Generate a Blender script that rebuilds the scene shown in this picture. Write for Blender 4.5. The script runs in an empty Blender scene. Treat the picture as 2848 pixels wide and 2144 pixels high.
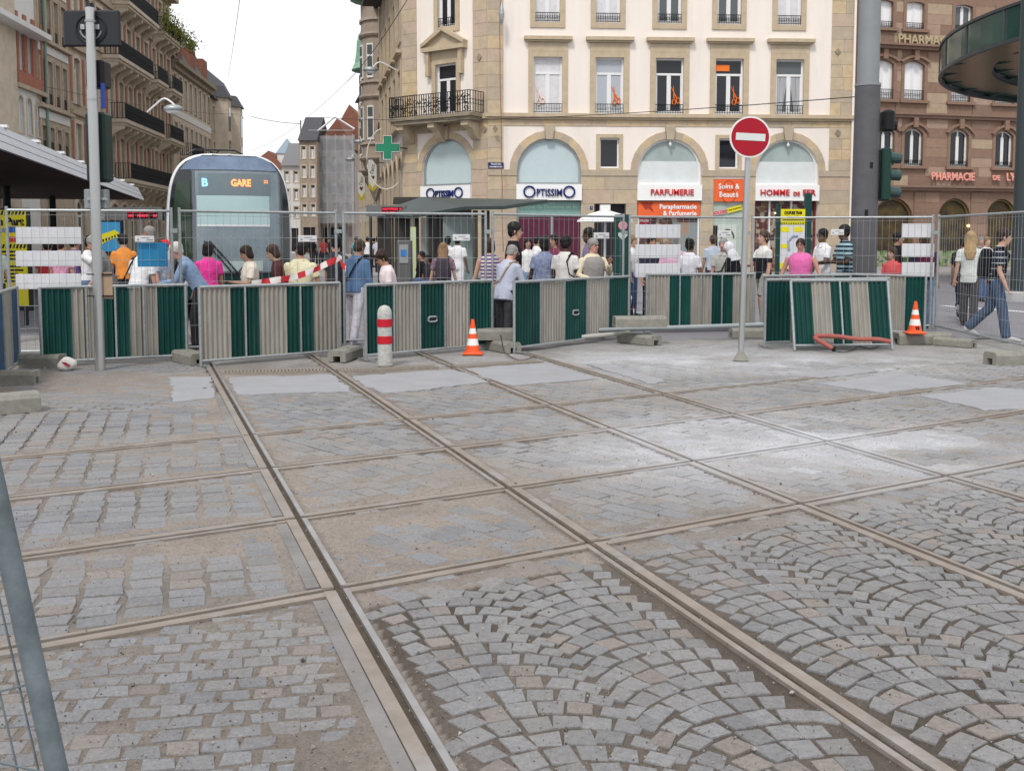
import bpy, bmesh, math, random
import numpy as np
from mathutils import Vector, Matrix, Euler
R = math.radians
random.seed(7)
rng = np.random.default_rng(7)
SC = bpy.context.scene
COL = SC.collection

# ------------------------------------------------------------------ camera
PW, PH = 2848, 2144
FPX = 2850.0
PITCH = R(4.5)
CAMH = 1.62
HOR = 668.0
PRY = HOR + FPX * math.tan(PITCH)
cd = bpy.data.cameras.new('camera')
cam = bpy.data.objects.new('camera', cd)
COL.objects.link(cam)
cam.location = (0, 0, CAMH)
cam.rotation_euler = (R(90) - PITCH, 0, 0)
cd.sensor_width = 36.0
cd.lens = FPX / PW * 36.0
cd.shift_y = -(PH / 2 - PRY) / PW
cd.clip_start = 0.05
cd.clip_end = 3000
SC.camera = cam

# ------------------------------------------------------------------ sky, sun, exposure
SUN_EL, SUN_AZ = R(52), R(200)       # azimuth clockwise from +Y: behind the camera, a little to its left
w = bpy.data.worlds.new('World')
SC.world = w
w.use_nodes = True
nt = w.node_tree
nt.nodes.clear()
sky = nt.nodes.new('ShaderNodeTexSky')
sky.sky_type = 'NISHITA'
sky.sun_disc = False
sky.sun_elevation = SUN_EL
sky.sun_rotation = SUN_AZ
mixn = nt.nodes.new('ShaderNodeMix'); mixn.data_type = 'RGBA'
mixn.inputs[0].default_value = 0.88            # a closed white cloud cover with a little blue left in it
mixn.inputs[7].default_value = (8.4, 8.36, 8.48, 1)
bg = nt.nodes.new('ShaderNodeBackground'); bg.inputs[1].default_value = 0.1
wo = nt.nodes.new('ShaderNodeOutputWorld')
nt.links.new(sky.outputs[0], mixn.inputs[6])
nt.links.new(mixn.outputs[2], bg.inputs[0])
nt.links.new(bg.outputs[0], wo.inputs[0])
sl = bpy.data.lights.new('sun', 'SUN'); sl.energy = 1.5; sl.angle = R(11); sl.color = (1.0, 0.96, 0.9)
sun = bpy.data.objects.new('sun', sl); COL.objects.link(sun)
sd = Vector((math.sin(SUN_AZ) * math.cos(SUN_EL), math.cos(SUN_AZ) * math.cos(SUN_EL), math.sin(SUN_EL)))
sun.rotation_euler = sd.to_track_quat('Z', 'Y').to_euler()
sun.location = (0, -20, 40)
SC.view_settings.view_transform = 'Standard'
SC.view_settings.look = 'None'
SC.view_settings.gamma = 1
SC.view_settings.use_curve_mapping = False
SC.view_settings.exposure = 0.5
SC.render.engine = 'CYCLES'
SC.cycles.max_bounces = 6
SC.cycles.diffuse_bounces = 3
SC.cycles.glossy_bounces = 3
SC.cycles.transmission_bounces = 6
SC.cycles.transparent_max_bounces = 12
SC.cycles.use_denoising = True
SC.cycles.caustics_reflective = False
SC.cycles.caustics_refractive = False

# ------------------------------------------------------------------ helpers
def ray(x, y):
    u = (x - PW / 2) / FPX; v = -(y - PRY) / FPX
    c, s = math.cos(PITCH), math.sin(PITCH)
    return Vector((u, c + v * s, -s + v * c))
def G(x, y, z=0.0):
    "ground point (height z) under a pixel of the photograph"
    d = ray(x, y); t = (z - CAMH) / d.z
    return Vector((d.x * t, d.y * t, z))
def at(x, y, Y):
    "point at depth Y behind a pixel"
    d = ray(x, y); t = Y / d.y
    return Vector((d.x * t, Y, CAMH + d.z * t))
def gx(px, Y):
    "ground position at depth Y in the column of a pixel near the horizon"
    return Vector((at(px, HOR, Y).x, Y, 0.0))

def tag(o, label=None, cat=None, group=None, kind=None):
    if label: o['label'] = label
    if cat: o['category'] = cat
    if group: o['group'] = group
    if kind: o['kind'] = kind
    return o
def empty(name, loc=(0, 0, 0), rz=0.0, label=None, cat=None, group=None, kind=None, parent=None):
    o = bpy.data.objects.new(name, None); COL.objects.link(o)
    o.location = loc; o.rotation_euler = (0, 0, rz); o.empty_display_size = 0.1
    if parent: o.parent = parent
    return tag(o, label, cat, group, kind)
def copy_tree(o, parent=None):
    c = o.copy(); COL.objects.link(c)
    if parent: c.parent = parent
    for ch in list(o.children): copy_tree(ch, c)
    return c

class MB:
    "collects faces, builds one mesh object"
    def __init__(s): s.v = []; s.f = []; s.m = []; s.cm = 0
    def add(s, vs, fs):
        b = len(s.v); s.v += [tuple(p) for p in vs]
        for f in fs: s.f.append([i + b for i in f]); s.m.append(s.cm)
        return s
    def box(s, x0, x1, y0, y1, z0, z1):
        return s.add([(x0,y0,z0),(x1,y0,z0),(x1,y1,z0),(x0,y1,z0),(x0,y0,z1),(x1,y0,z1),(x1,y1,z1),(x0,y1,z1)],
              [(0,3,2,1),(4,5,6,7),(0,1,5,4),(1,2,6,5),(2,3,7,6),(3,0,4,7)])
    def obox(s, c, size, rot=None):
        sx, sy, sz = [k / 2 for k in size]
        M = rot if rot is not None else Matrix.Identity(3)
        vs = [Vector(c) + M @ Vector(p) for p in ((-sx,-sy,-sz),(sx,-sy,-sz),(sx,sy,-sz),(-sx,sy,-sz),(-sx,-sy,sz),(sx,-sy,sz),(sx,sy,sz),(-sx,sy,sz))]
        return s.add(vs, [(0,3,2,1),(4,5,6,7),(0,1,5,4),(1,2,6,5),(2,3,7,6),(3,0,4,7)])
    def bbox(s, x0, x1, y0, y1, z0, z1, b=0.01):
        "box with bevelled edges (top and vertical)"
        def ring(i, z): return [(x0+i,y0,z),(x1-i,y0,z),(x1,y0+i,z),(x1,y1-i,z),(x1-i,y1,z),(x0+i,y1,z),(x0,y1-i,z),(x0,y0+i,z)]
        def ringi(i, z): return [(x0+2*i,y0+i,z),(x1-2*i,y0+i,z),(x1-i,y0+2*i,z),(x1-i,y1-2*i,z),(x1-2*i,y1-i,z),(x0+2*i,y1-i,z),(x0+i,y1-2*i,z),(x0+i,y0+2*i,z)]
        vs = ringi(b, z0) + ring(b, z0+b) + ring(b, z1-b) + ringi(b, z1)
        fs = [tuple(range(7, -1, -1)), tuple(range(24, 32))]
        for k in range(3):
            for i in range(8): j = (i+1) % 8; fs.append((k*8+i, k*8+j, k*8+8+j, k*8+8+i))
        return s.add(vs, fs)
    def quad(s, a, b, c, d): return s.add([a,b,c,d], [(0,1,2,3)])
    def prism(s, poly, z0, z1):
        n = len(poly); vs = [(p[0],p[1],z0) for p in poly] + [(p[0],p[1],z1) for p in poly]
        fs = [tuple(range(n-1,-1,-1)), tuple(range(n, 2*n))] + [(i,(i+1)%n,n+(i+1)%n,n+i) for i in range(n)]
        return s.add(vs, fs)
    def extr(s, poly, axis, a0, a1):
        "polygon in the plane of the other two axes, pushed along axis 0=x 1=y"
        n = len(poly)
        def P(p, a): return (a, p[0], p[1]) if axis == 0 else (p[0], a, p[1])
        vs = [P(p, a0) for p in poly] + [P(p, a1) for p in poly]
        fs = [tuple(range(n-1,-1,-1)), tuple(range(n, 2*n))] + [(i,(i+1)%n,n+(i+1)%n,n+i) for i in range(n)]
        return s.add(vs, fs)
    def loft(s, rings, cap=True):
        n = len(rings[0]); b = len(s.v)
        for r in rings: s.v += [tuple(p) for p in r]
        for k in range(len(rings)-1):
            for i in range(n):
                j = (i+1) % n
                s.f.append([b+k*n+i, b+k*n+j, b+(k+1)*n+j, b+(k+1)*n+i]); s.m.append(s.cm)
        if cap:
            s.f.append([b+i for i in range(n-1,-1,-1)]); s.m.append(s.cm)
            s.f.append([b+(len(rings)-1)*n+i for i in range(n)]); s.m.append(s.cm)
        return s
    def tube(s, pts, r, n=8, cap=True):
        pts = [Vector(p) for p in pts]; rs = r if isinstance(r, (list, tuple)) else [r]*len(pts)
        rings = []; ref = None
        for i, p in enumerate(pts):
            t = (pts[min(i+1,len(pts)-1)] - pts[max(i-1,0)]).normalized()
            if ref is None: ref = Vector((0,0,1)) if abs(t.z) < .9 else Vector((1,0,0))
            a = t.cross(ref)
            if a.length < 1e-4: a = t.cross(Vector((0.3,1,0.2)))
            a.normalize(); bb = t.cross(a); ref = -bb if False else ref
            rings.append([p + (a*math.cos(2*math.pi*k/n) + bb*math.sin(2*math.pi*k/n))*rs[i] for k in range(n)])
        return s.loft(rings, cap)
    def lathe(s, prof, n=20, c=(0,0,0), cap=True):
        return s.loft([[(c[0]+r*math.cos(2*math.pi*k/n), c[1]+r*math.sin(2*math.pi*k/n), c[2]+z) for k in range(n)] for r, z in prof], cap)
    def cyl(s, a, b, r, n=10): return s.tube([a, b], r, n)
    def ball(s, c, rx, ry, rz, n=8, m=6, M=None):
        rings = []
        for k in range(m+1):
            ph = -math.pi/2 + math.pi*(k+.08 if k == 0 else k-.08 if k == m else k)/m
            rings.append([Vector(c) + ((M @ Vector((rx*math.cos(ph)*math.cos(2*math.pi*i/n), ry*math.cos(ph)*math.sin(2*math.pi*i/n), rz*math.sin(ph)))) if M is not None else Vector((rx*math.cos(ph)*math.cos(2*math.pi*i/n), ry*math.cos(ph)*math.sin(2*math.pi*i/n), rz*math.sin(ph)))) for i in range(n)])
        return s.loft(rings)
    def build(s, name, mat, parent=None, smooth=False, loc=None, rot=None, cols=None):
        me = bpy.data.meshes.new(name)
        me.from_pydata(s.v, [], s.f)
        mats = mat if isinstance(mat, (list, tuple)) else [mat]
        for m in mats: me.materials.append(m)
        if len(mats) > 1: me.polygons.foreach_set('material_index', s.m)
        if smooth: me.polygons.foreach_set('use_smooth', [True]*len(me.polygons))
        if smooth: me.update(); me.set_sharp_from_angle(angle=R(48))
        if cols is not None:
            at_ = me.color_attributes.new('col', 'FLOAT_COLOR', 'POINT')
            at_.data.foreach_set('color', np.asarray(cols, dtype=np.float32).ravel())
        me.update()
        o = bpy.data.objects.new(name, me); COL.objects.link(o)
        if parent: o.parent = parent
        if loc is not None: o.location = loc
        if rot is not None: o.rotation_euler = rot
        return o
def obj_from(mesh, name, parent=None, loc=None, rot=None):
    o = bpy.data.objects.new(name, mesh); COL.objects.link(o)
    if parent: o.parent = parent
    if loc is not None: o.location = loc
    if rot is not None: o.rotation_euler = rot
    return o

# ------------------------------------------------------------------ materials
MATS = {}
def nodes(m):
    m.use_nodes = True; t = m.node_tree; return t, t.nodes['Principled BSDF']
def mat(name, col, rough=0.6, metal=0.0, var=0.0, vscale=6.0, bump=0.0, bscale=60.0, col2=None, stain=0.0, stcol=None, spec=None, coord='Object', stretch=None, objvar=0.0):
    "plain colour with noise variation, optional second colour, stains and fine relief"
    if name in MATS: return MATS[name]
    m = bpy.data.materials.new(name); t, p = nodes(m)
    c = (*col, 1)
    p.inputs['Base Color'].default_value = c
    p.inputs['Roughness'].default_value = rough
    p.inputs['Metallic'].default_value = metal
    p.inputs['Specular IOR Level'].default_value = .22 if spec is None else spec
    L = t.links.new
    tc = t.nodes.new('ShaderNodeTexCoord')
    src = tc.outputs[coord]
    if stretch:
        mp = t.nodes.new('ShaderNodeMapping'); mp.inputs['Scale'].default_value = stretch
        L(src, mp.inputs[0]); src = mp.outputs[0]
    out = None
    if var > 0 or col2:
        nz = t.nodes.new('ShaderNodeTexNoise'); nz.inputs['Scale'].default_value = vscale; nz.inputs['Detail'].default_value = 6; nz.inputs['Roughness'].default_value = .65
        L(src, nz.inputs['Vector'])
        rp = t.nodes.new('ShaderNodeValToRGB'); rp.color_ramp.elements[0].position = .3; rp.color_ramp.elements[1].position = .7
        a = col2 or tuple(k*(1-var) for k in col); b = col if col2 else tuple(min(1, k*(1+var)) for k in col)
        rp.color_ramp.elements[0].color = (*a, 1); rp.color_ramp.elements[1].color = (*b, 1)
        L(nz.outputs['Fac'], rp.inputs[0]); out = rp.outputs[0]
    if stain > 0:
        nz = t.nodes.new('ShaderNodeTexNoise'); nz.inputs['Scale'].default_value = vscale*.45; nz.inputs['Detail'].default_value = 8; nz.inputs['Roughness'].default_value = .7
        L(src, nz.inputs['Vector'])
        rp = t.nodes.new('ShaderNodeValToRGB'); rp.color_ramp.elements[0].position = .52; rp.color_ramp.elements[1].position = .75
        rp.color_ramp.elements[1].color = (stain, stain, stain, 1); L(nz.outputs['Fac'], rp.inputs[0])
        mx = t.nodes.new('ShaderNodeMix'); mx.data_type = 'RGBA'; mx.inputs[6].default_value = c; mx.inputs[7].default_value = (*(stcol or tuple(k*.45 for k in col)), 1)
        if out: L(out, mx.inputs[6])
        L(rp.outputs[0], mx.inputs[0]); out = mx.outputs[2]
    if objvar > 0:
        oi = t.nodes.new('ShaderNodeObjectInfo'); mr = t.nodes.new('ShaderNodeMapRange'); mr.inputs[3].default_value = 1-objvar; mr.inputs[4].default_value = 1+objvar; L(oi.outputs['Random'], mr.inputs[0])
        mx = t.nodes.new('ShaderNodeMix'); mx.data_type = 'RGBA'; mx.blend_type = 'MULTIPLY'; mx.inputs[0].default_value = 1; mx.inputs[6].default_value = c
        if out: L(out, mx.inputs[6])
        L(mr.outputs[0], mx.inputs[7]); out = mx.outputs[2]
    if out: L(out, p.inputs['Base Color'])
    if bump > 0:
        nz = t.nodes.new('ShaderNodeTexNoise'); nz.inputs['Scale'].default_value = bscale; nz.inputs['Detail'].default_value = 5
        L(src, nz.inputs['Vector'])
        bp = t.nodes.new('ShaderNodeBump'); bp.inputs['Strength'].default_value = bump; bp.inputs['Distance'].default_value = .02
        L(nz.outputs['Fac'], bp.inputs['Height']); L(bp.outputs[0], p.inputs['Normal'])
    MATS[name] = m
    return m
def glass_mat(name, col, rough=0.05, trans=0.0, alpha=1.0, spec=0.45):
    if name in MATS: return MATS[name]
    m = bpy.data.materials.new(name); t, p = nodes(m)
    p.inputs['Base Color'].default_value = (*col, 1); p.inputs['Roughness'].default_value = rough
    p.inputs['Specular IOR Level'].default_value = spec
    p.inputs['Transmission Weight'].default_value = trans; p.inputs['Alpha'].default_value = alpha
    MATS[name] = m; return m
def emit_mat(name, col, s):
    if name in MATS: return MATS[name]
    m = bpy.data.materials.new(name); t, p = nodes(m)
    p.inputs['Base Color'].default_value = (0.01,0.01,0.01,1); p.inputs['Emission Color'].default_value = (*col, 1); p.inputs['Emission Strength'].default_value = s
    MATS[name] = m; return m

def smoothpath(P, n=6):
    P = [Vector(p) for p in P]; Q = []
    for i in range(len(P)-1):
        a, b, c, d = P[max(i-1, 0)], P[i], P[i+1], P[min(i+2, len(P)-1)]
        for k in range(n):
            t = k/n; Q.append(.5*((2*b)+(c-a)*t+(2*a-5*b+4*c-d)*t*t+(3*b-a-3*c+d)*t**3))
    Q.append(P[-1]); return Q
GALV = mat('galvanised_steel', (.36,.385,.39), .45, .55, .18, 25, .05, 120)
GALVD = mat('dull_galvanised_steel', (.27,.30,.305), .5, .4, .2, 20, .05, 120)
DARKST = mat('dark_painted_steel', (.022,.026,.03), .4, .1, .2, 5)
BLACK = mat('black_plastic', (.012,.012,.014), .45)
WHITEP = mat('white_paint', (.75,.75,.74), .45, 0, .05, 10)
CONC = mat('concrete_block', (.25,.245,.215), .85, 0, .2, 9, .25, 80, stain=.5, stcol=(.13,.125,.1))
CONCL = mat('pale_concrete', (.42,.42,.42), .85, 0, .12, 6, .2, 60)

_txt = []
def text(name, s, size, mat_, parent=None, loc=(0,0,0), rot=(R(90),0,0), depth=0.01, align='CENTER', xs=1.0, bold=0.0):
    "lettering as a mesh"
    cu = bpy.data.curves.new(name, 'FONT'); cu.body = s; cu.size = size; cu.extrude = depth; cu.align_x = align; cu.align_y = 'CENTER'; cu.offset = bold
    cu.resolution_u = 2
    t_ = bpy.data.objects.new(name+'_tmp', cu); COL.objects.link(t_)
    _txt.append((t_, name, mat_, parent, loc, rot, xs))
def flush_text():
    dg = bpy.context.evaluated_depsgraph_get(); dg.update()
    for t_, name, m, parent, loc, rot, xs in _txt:
        me = bpy.data.meshes.new_from_object(t_.evaluated_get(dg)); me.materials.clear(); me.materials.append(m)
        o = obj_from(me, name, parent, loc, rot); o.scale = (xs, 1, 1)
    for t_, *_ in _txt:
        cu = t_.data; bpy.data.objects.remove(t_); bpy.data.curves.remove(cu)
    _txt.clear()
# ================================================================== GROUND
AD = R(109.9)
dA = np.array([math.cos(AD), math.sin(AD)]); eA = np.array([math.sin(AD), -math.cos(AD)])   # along / across the near tracks
BD = R(31.5)
tB = np.array([math.cos(BD), math.sin(BD)]); nB = np.array([-math.sin(BD), math.cos(BD)])
QA = [0.809, 2.245, 3.767, 5.193]
RB = [4.427, 5.736, 7.078, 8.423]
def rB(j, t): return RB[j] - 0.02926*t + 0.002743*t*t
def qs(x, y): return x*eA[0]+y*eA[1], x*dA[0]+y*dA[1]
def tr(x, y): return x*tB[0]+y*tB[1], x*nB[0]+y*nB[1]

_ng = rng.random((64, 64))
def vnoise(x, y, f):
    x = np.asarray(x, float)*f; y = np.asarray(y, float)*f
    xi = np.floor(x).astype(int); yi = np.floor(y).astype(int); fx = x-xi; fy = y-yi
    fx = fx*fx*(3-2*fx); fy = fy*fy*(3-2*fy)
    a = _ng[xi % 64, yi % 64]; b = _ng[(xi+1) % 64, yi % 64]; c = _ng[xi % 64, (yi+1) % 64]; d = _ng[(xi+1) % 64, (yi+1) % 64]
    return (a*(1-fx)+b*fx)*(1-fy)+(c*(1-fx)+d*fx)*fy
def fbm(x, y, f, o=4):
    r = 0; a = .5; n = 0
    for k in range(o): r = r+a*vnoise(x+7.3*k, y+3.1*k, f*2**k); n += a; a *= .5
    return r/n

def fan_zone(x, y):
    q, s = qs(x, y); t, r = tr(x, y)
    return (r < RB[0]-0.02926*t+0.002743*t*t-.28) & (q > .9)
def raild(x, y):
    "distance to the nearest rail"
    q, s = qs(x, y); t, r = tr(x, y)
    d = np.full(np.shape(x), 9.0)
    for k in QA: d = np.minimum(d, abs(q-k))
    for j in range(4): d = np.minimum(d, abs(r-(RB[j]-0.02926*t+0.002743*t*t)))
    return d
W0 = G(2170, 1235); W1 = G(2060, 1010)
def white_dust(x, y):
    a = 1.9*np.exp(-(((x-W0.x)/1.5)**2+((y-W0.y)/1.25)**2))
    b = .75*np.exp(-(((x-W1.x)/3.2)**2+((y-W1.y)/1.6)**2))
    return np.clip((a+b)*(2.3*fbm(x, y, 1.7, 5)-.45), 0, .92)
def sand_h(x, y):
    f = fan_zone(x, y)
    n = fbm(x, y, .75, 4); n2 = fbm(x+11, y+5, 3.1, 3)
    q, s = qs(x, y)
    left = q < .75
    t, r = tr(x, y); near = left & (r < RB[0]-0.02926*t+0.002743*t*t)
    mid = (q > .8) & (q < 2.25) & ~f & (r < RB[1]+.1)
    base = np.where(f, -.0068, np.where(near, -.0028, np.where(left, -.0070, np.where(mid, -.0030, -.0068))))
    amp = np.where(f, .014, .022)
    h = base+amp*(n-.5)+.006*(n2-.5)
    h = np.where((y > 9) & (q < .8), h+.002, np.where(y > 8.5, h-.0045, h))
    d = raild(x, y)
    h = h+np.where(f, .003, .0065)*np.exp(-(d/.24)**2)*(.5+n2)
    h = np.minimum(h, .006)
    k = np.clip((d-.07)/.06, 0, 1); h = h*k+(np.minimum(h, -.004)-.006)*(1-k)
    return np.where(d < .032, -.10, h)
def sand_c(x, y):
    n = fbm(x+3, y+8, .8, 4); n2 = fbm(x, y, 4.0, 3)
    f = fan_zone(x, y)
    c1 = np.array([.292, .255, .224]); c2 = np.array([.230, .206, .186])
    soil = np.array([.075, .06, .047])
    grey = np.array([.295, .288, .283])
    m = np.clip((n-.3)/.4, 0, 1)[..., None]
    c = c1*m+c2*(1-m)
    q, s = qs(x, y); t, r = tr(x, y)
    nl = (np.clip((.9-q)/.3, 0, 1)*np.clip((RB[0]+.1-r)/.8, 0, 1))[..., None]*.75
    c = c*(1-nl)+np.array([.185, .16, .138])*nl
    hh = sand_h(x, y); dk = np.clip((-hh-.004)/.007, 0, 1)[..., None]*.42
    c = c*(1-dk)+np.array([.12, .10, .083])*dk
    ff = np.where(f, np.clip(1.25-1.1*fbm(x+20, y, 1.1, 3), .35, 1), .0)[..., None]
    c = c*(1-ff)+soil*ff
    gm = np.clip((x-.3)/1.2, 0, 1)*np.clip((y-9.2)/2.0, 0, 1)
    gm = np.maximum(gm, np.clip((y-12.6)/1.2, 0, 1))*np.clip(.35+1.2*n2, 0, 1)
    c = c*(1-gm[..., None])+grey*gm[..., None]
    w = (white_dust(x, y)*.85)[..., None]
    c = c*(1-w)+np.array([.53, .545, .58])*w
    return c*(.86+.28*n2[..., None])

def attr_mat(name, rough, nscale, namp, bump, bscale, spk=0.0, dust=0.0, grime=0.0, spec=.25):
    m = bpy.data.materials.new(name); t, p = nodes(m); L = t.links.new
    p.inputs['Roughness'].default_value = rough
    p.inputs['Specular IOR Level'].default_value = spec
    a = t.nodes.new('ShaderNodeAttribute'); a.attribute_name = 'col'
    g_ = t.nodes.new('ShaderNodeNewGeometry')
    nz = t.nodes.new('ShaderNodeTexNoise'); nz.inputs['Scale'].default_value = nscale; nz.inputs['Detail'].default_value = 8; nz.inputs['Roughness'].default_value = .75
    L(g_.outputs['Position'], nz.inputs['Vector'])
    mr = t.nodes.new('ShaderNodeMapRange'); mr.inputs[1].default_value = .25; mr.inputs[2].default_value = .75; mr.inputs[3].default_value = 1-namp; mr.inputs[4].default_value = 1+namp
    L(nz.outputs['Fac'], mr.inputs[0])
    mx = t.nodes.new('ShaderNodeMix'); mx.data_type = 'RGBA'; mx.blend_type = 'MULTIPLY'; mx.inputs[0].default_value = 1
    L(a.outputs['Color'], mx.inputs[6]); L(mr.outputs[0], mx.inputs[7])
    out = mx.outputs[2]
    # dust and grime that spread over stones and joints alike
    for sc_, colr, lo, hi, am in ((2.3, (.268,.246,.227), .44, .7, dust), (5.5, (.115,.095,.075), .54, .76, grime)):
        nd = t.nodes.new('ShaderNodeTexNoise'); nd.inputs['Scale'].default_value = sc_; nd.inputs['Detail'].default_value = 9; nd.inputs['Roughness'].default_value = .72
        L(g_.outputs['Position'], nd.inputs['Vector'])
        rd_ = t.nodes.new('ShaderNodeMapRange'); rd_.inputs[1].default_value = lo; rd_.inputs[2].default_value = hi; rd_.inputs[3].default_value = 0; rd_.inputs[4].default_value = am
        L(nd.outputs['Fac'], rd_.inputs[0])
        md = t.nodes.new('ShaderNodeMix'); md.data_type = 'RGBA'; md.inputs[7].default_value = (*colr, 1)
        L(rd_.outputs[0], md.inputs[0]); L(out, md.inputs[6]); out = md.outputs[2]
    # grit: small dark and light grains
    vo = t.nodes.new('ShaderNodeTexVoronoi'); vo.inputs['Scale'].default_value = 150
    L(g_.outputs['Position'], vo.inputs['Vector'])
    rp = t.nodes.new('ShaderNodeValToRGB'); e = rp.color_ramp.elements
    e[0].position = 0.0; e[0].color = (.45,.45,.45,1); e[1].position = .3; e[1].color = (1,1,1,1)
    e2 = rp.color_ramp.elements.new(.82); e2.color = (1,1,1,1); e3 = rp.color_ramp.elements.new(.95); e3.color = (1.5,1.45,1.4,1)
    L(vo.outputs['Color'], rp.inputs[0])
    m2 = t.nodes.new('ShaderNodeMix'); m2.data_type = 'RGBA'; m2.blend_type = 'MULTIPLY'; m2.inputs[0].default_value = spk
    L(out, m2.inputs[6]); L(rp.outputs[0], m2.inputs[7])
    L(m2.outputs[2], p.inputs['Base Color'])
    nb = t.nodes.new('ShaderNodeTexNoise'); nb.inputs['Scale'].default_value = bscale; nb.inputs['Detail'].default_value = 6; nb.inputs['Roughness'].default_value = .7
    L(g_.outputs['Position'], nb.inputs['Vector'])
    bp = t.nodes.new('ShaderNodeBump'); bp.inputs['Strength'].default_value = bump; bp.inputs['Distance'].default_value = .012
    L(nb.outputs['Fac'], bp.inputs['Height']); L(bp.outputs[0], p.inputs['Normal'])
    MATS[name] = m
    return m
SANDM = attr_mat('sandy_grit', .95, 28, .28, .8, 130, .85, .0, .45)
SETTM = attr_mat('granite_sett', .62, 38, .3, .7, 75, .65, .5, .4, .45)

# ---- base ground to the horizon
g0 = MB().add([(-700,-60,-.12),(700,-60,-.12),(700,1200,-.12),(-700,1200,-.12)], [(0,1,2,3)])
tag(g0.build('ground', mat('old_asphalt', (.16,.16,.165), .9, 0, .15, .6, .3, 30, coord='Object')), kind='structure')

# ---- bed of sand and grit that the setts lie in
NR, NC = 400, 300
Zs = 1.6*np.exp(np.linspace(0, math.log(17.4/1.6), NR))
Us = np.linspace(-.72, .72, NC)
YY = np.repeat(Zs[:, None], NC, 1); XX = YY*Us[None, :]
HH = sand_h(XX, YY)
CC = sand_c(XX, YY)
vs = np.stack([XX, YY, HH], -1).reshape(-1, 3)
fs = [(i*NC+j, i*NC+j+1, (i+1)*NC+j+1, (i+1)*NC+j) for i in range(NR-1) for j in range(NC-1)]
bed = MB(); bed.v = [tuple(p) for p in vs]; bed.f = fs; bed.m = [0]*len(fs)
cols = np.concatenate([CC.reshape(-1, 3), np.ones((NR*NC, 1))], 1)
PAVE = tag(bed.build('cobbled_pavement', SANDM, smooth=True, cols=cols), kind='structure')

# ---- concrete slabs cast between the rails
SLABM = mat('fresh_concrete', (.295,.30,.315), .85, 0, .07, 2.5, .12, 50, stain=.35, stcol=(.235,.23,.22))
SLABS = []
def slab(px, name='concrete_slab', z=.006):
    P = [G(*p) for p in px]
    # subdivide and roughen the edges
    Q = []
    for i, a in enumerate(P):
        b = P[(i+1) % len(P)]; n = max(2, int((b-a).length/.08))
        for k in range(n):
            p = a.lerp(b, k/n)
            Q.append((p.x+random.gauss(0, .016)+.05*(float(vnoise(p.x*3, p.y*3, 1))-.5), p.y+random.gauss(0, .02)+.06*(float(vnoise(p.y*3+9, p.x*3, 1))-.5)))
    SLABS.append([(p.x, p.y) for p in P])
    o = MB().prism(Q, -.05, z).build(name, SLABM)
    tag(o, kind='structure'); return o
slab([(632,1050),(925,1043),(985,1090),(660,1098)])
slab([(972,1048),(1262,1028),(1368,1062),(1065,1096)])
slab([(1290,1026),(1508,1010),(1660,1055),(1420,1074)])
slab([(1625,1012),(1690,1013),(1858,1062),(1812,1068)])
slab([(2275,1068),(2490,1038),(2690,1068),(2455,1094)])
slab([(2560,1102),(2760,1078),(2950,1092),(2950,1140),(2738,1141)])
slab([(2190,1045),(2370,1021),(2440,1033),(2290,1052)])
slab([(470,1050),(585,1048),(600,1108),(482,1118)])
def in_poly(x, y, P):
    c = False; n = len(P)
    for i in range(n):
        x0, y0 = P[i]; x1, y1 = P[(i+1) % n]
        if (y0 > y) != (y1 > y) and x < (x1-x0)*(y-y0)/(y1-y0)+x0: c = not c
    return c

# ---- setts
setts = []       # (4 corners, top height, colour)
def add_sett(c, u, v, lu, lv, skew=0.0, zone='c'):
    x, y = c
    if y < 1.75 or abs(x) > .66*y+.4: return
    if float(raild(np.array(x), np.array(y))) < .062+.42*min(lu, lv): return
    for S in SLABS:
        if in_poly(x, y, S): return
    j = .006 if zone == 'f' else .007
    P = []
    for a, b in ((-1,-1),(1,-1),(1,1),(-1,1)):
        P.append((x+u[0]*lu/2*a+v[0]*lv/2*b+u[0]*skew*b+random.gauss(0, j), y+u[1]*lu/2*a+v[1]*lv/2*b+u[1]*skew*b+random.gauss(0, j)))
    h = random.gauss(0, .0016)-(.0 if zone == 'f' else .001)
    d = float(fbm(np.array(x), np.array(y), 1.1, 3))
    if random.random() < .1: col = np.array([.22, .192, .176])*random.uniform(.88, 1.12)
    else: col = (np.array([.205, .208, .216]) if zone == 'f' else np.array([.195, .205, .224]))*random.uniform(.82, 1.17)
    dm = {'f': .2, 'c': .75, 'l': .55}[zone]*random.uniform(.2, 1.0)*(d*1.7)
    dm = min(.85, dm)
    col = col*(1-dm)+np.array([.265, .244, .227])*dm
    w = float(white_dust(np.array(x), np.array(y)))*.8*random.uniform(.6, 1)
    col = col*(1-w)+np.array([.52, .535, .57])*w
    setts.append((P, h, col, zone))
def unit(a): return np.array([math.cos(a), math.sin(a)])
# fans of small cubes between and beside the rails, apex lines along the tracks
Rf, half = .50, .375
th_m = math.asin(half/Rf)
for col_i in range(-1, 9):
    qc = 1.527+.75*(col_i+.5)
    s0 = .2
    while s0 < 8.2:
        n = 8
        for k in range(n):
            th = -th_m+2*th_m*(k+.5)/n+random.gauss(0, .012)
            q = qc+Rf*math.sin(th); s = s0+Rf*math.cos(th)-Rf
            p = eA*q+dA*s
            if not bool(fan_zone(p[0], p[1])): continue
            tu = eA*math.cos(th)-dA*math.sin(th); tv = eA*math.sin(th)+dA*math.cos(th)
            add_sett(p, tu, tv, .0925, .112*math.cos(th)**.8-.0165, zone='f')
        s0 += .112
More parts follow.
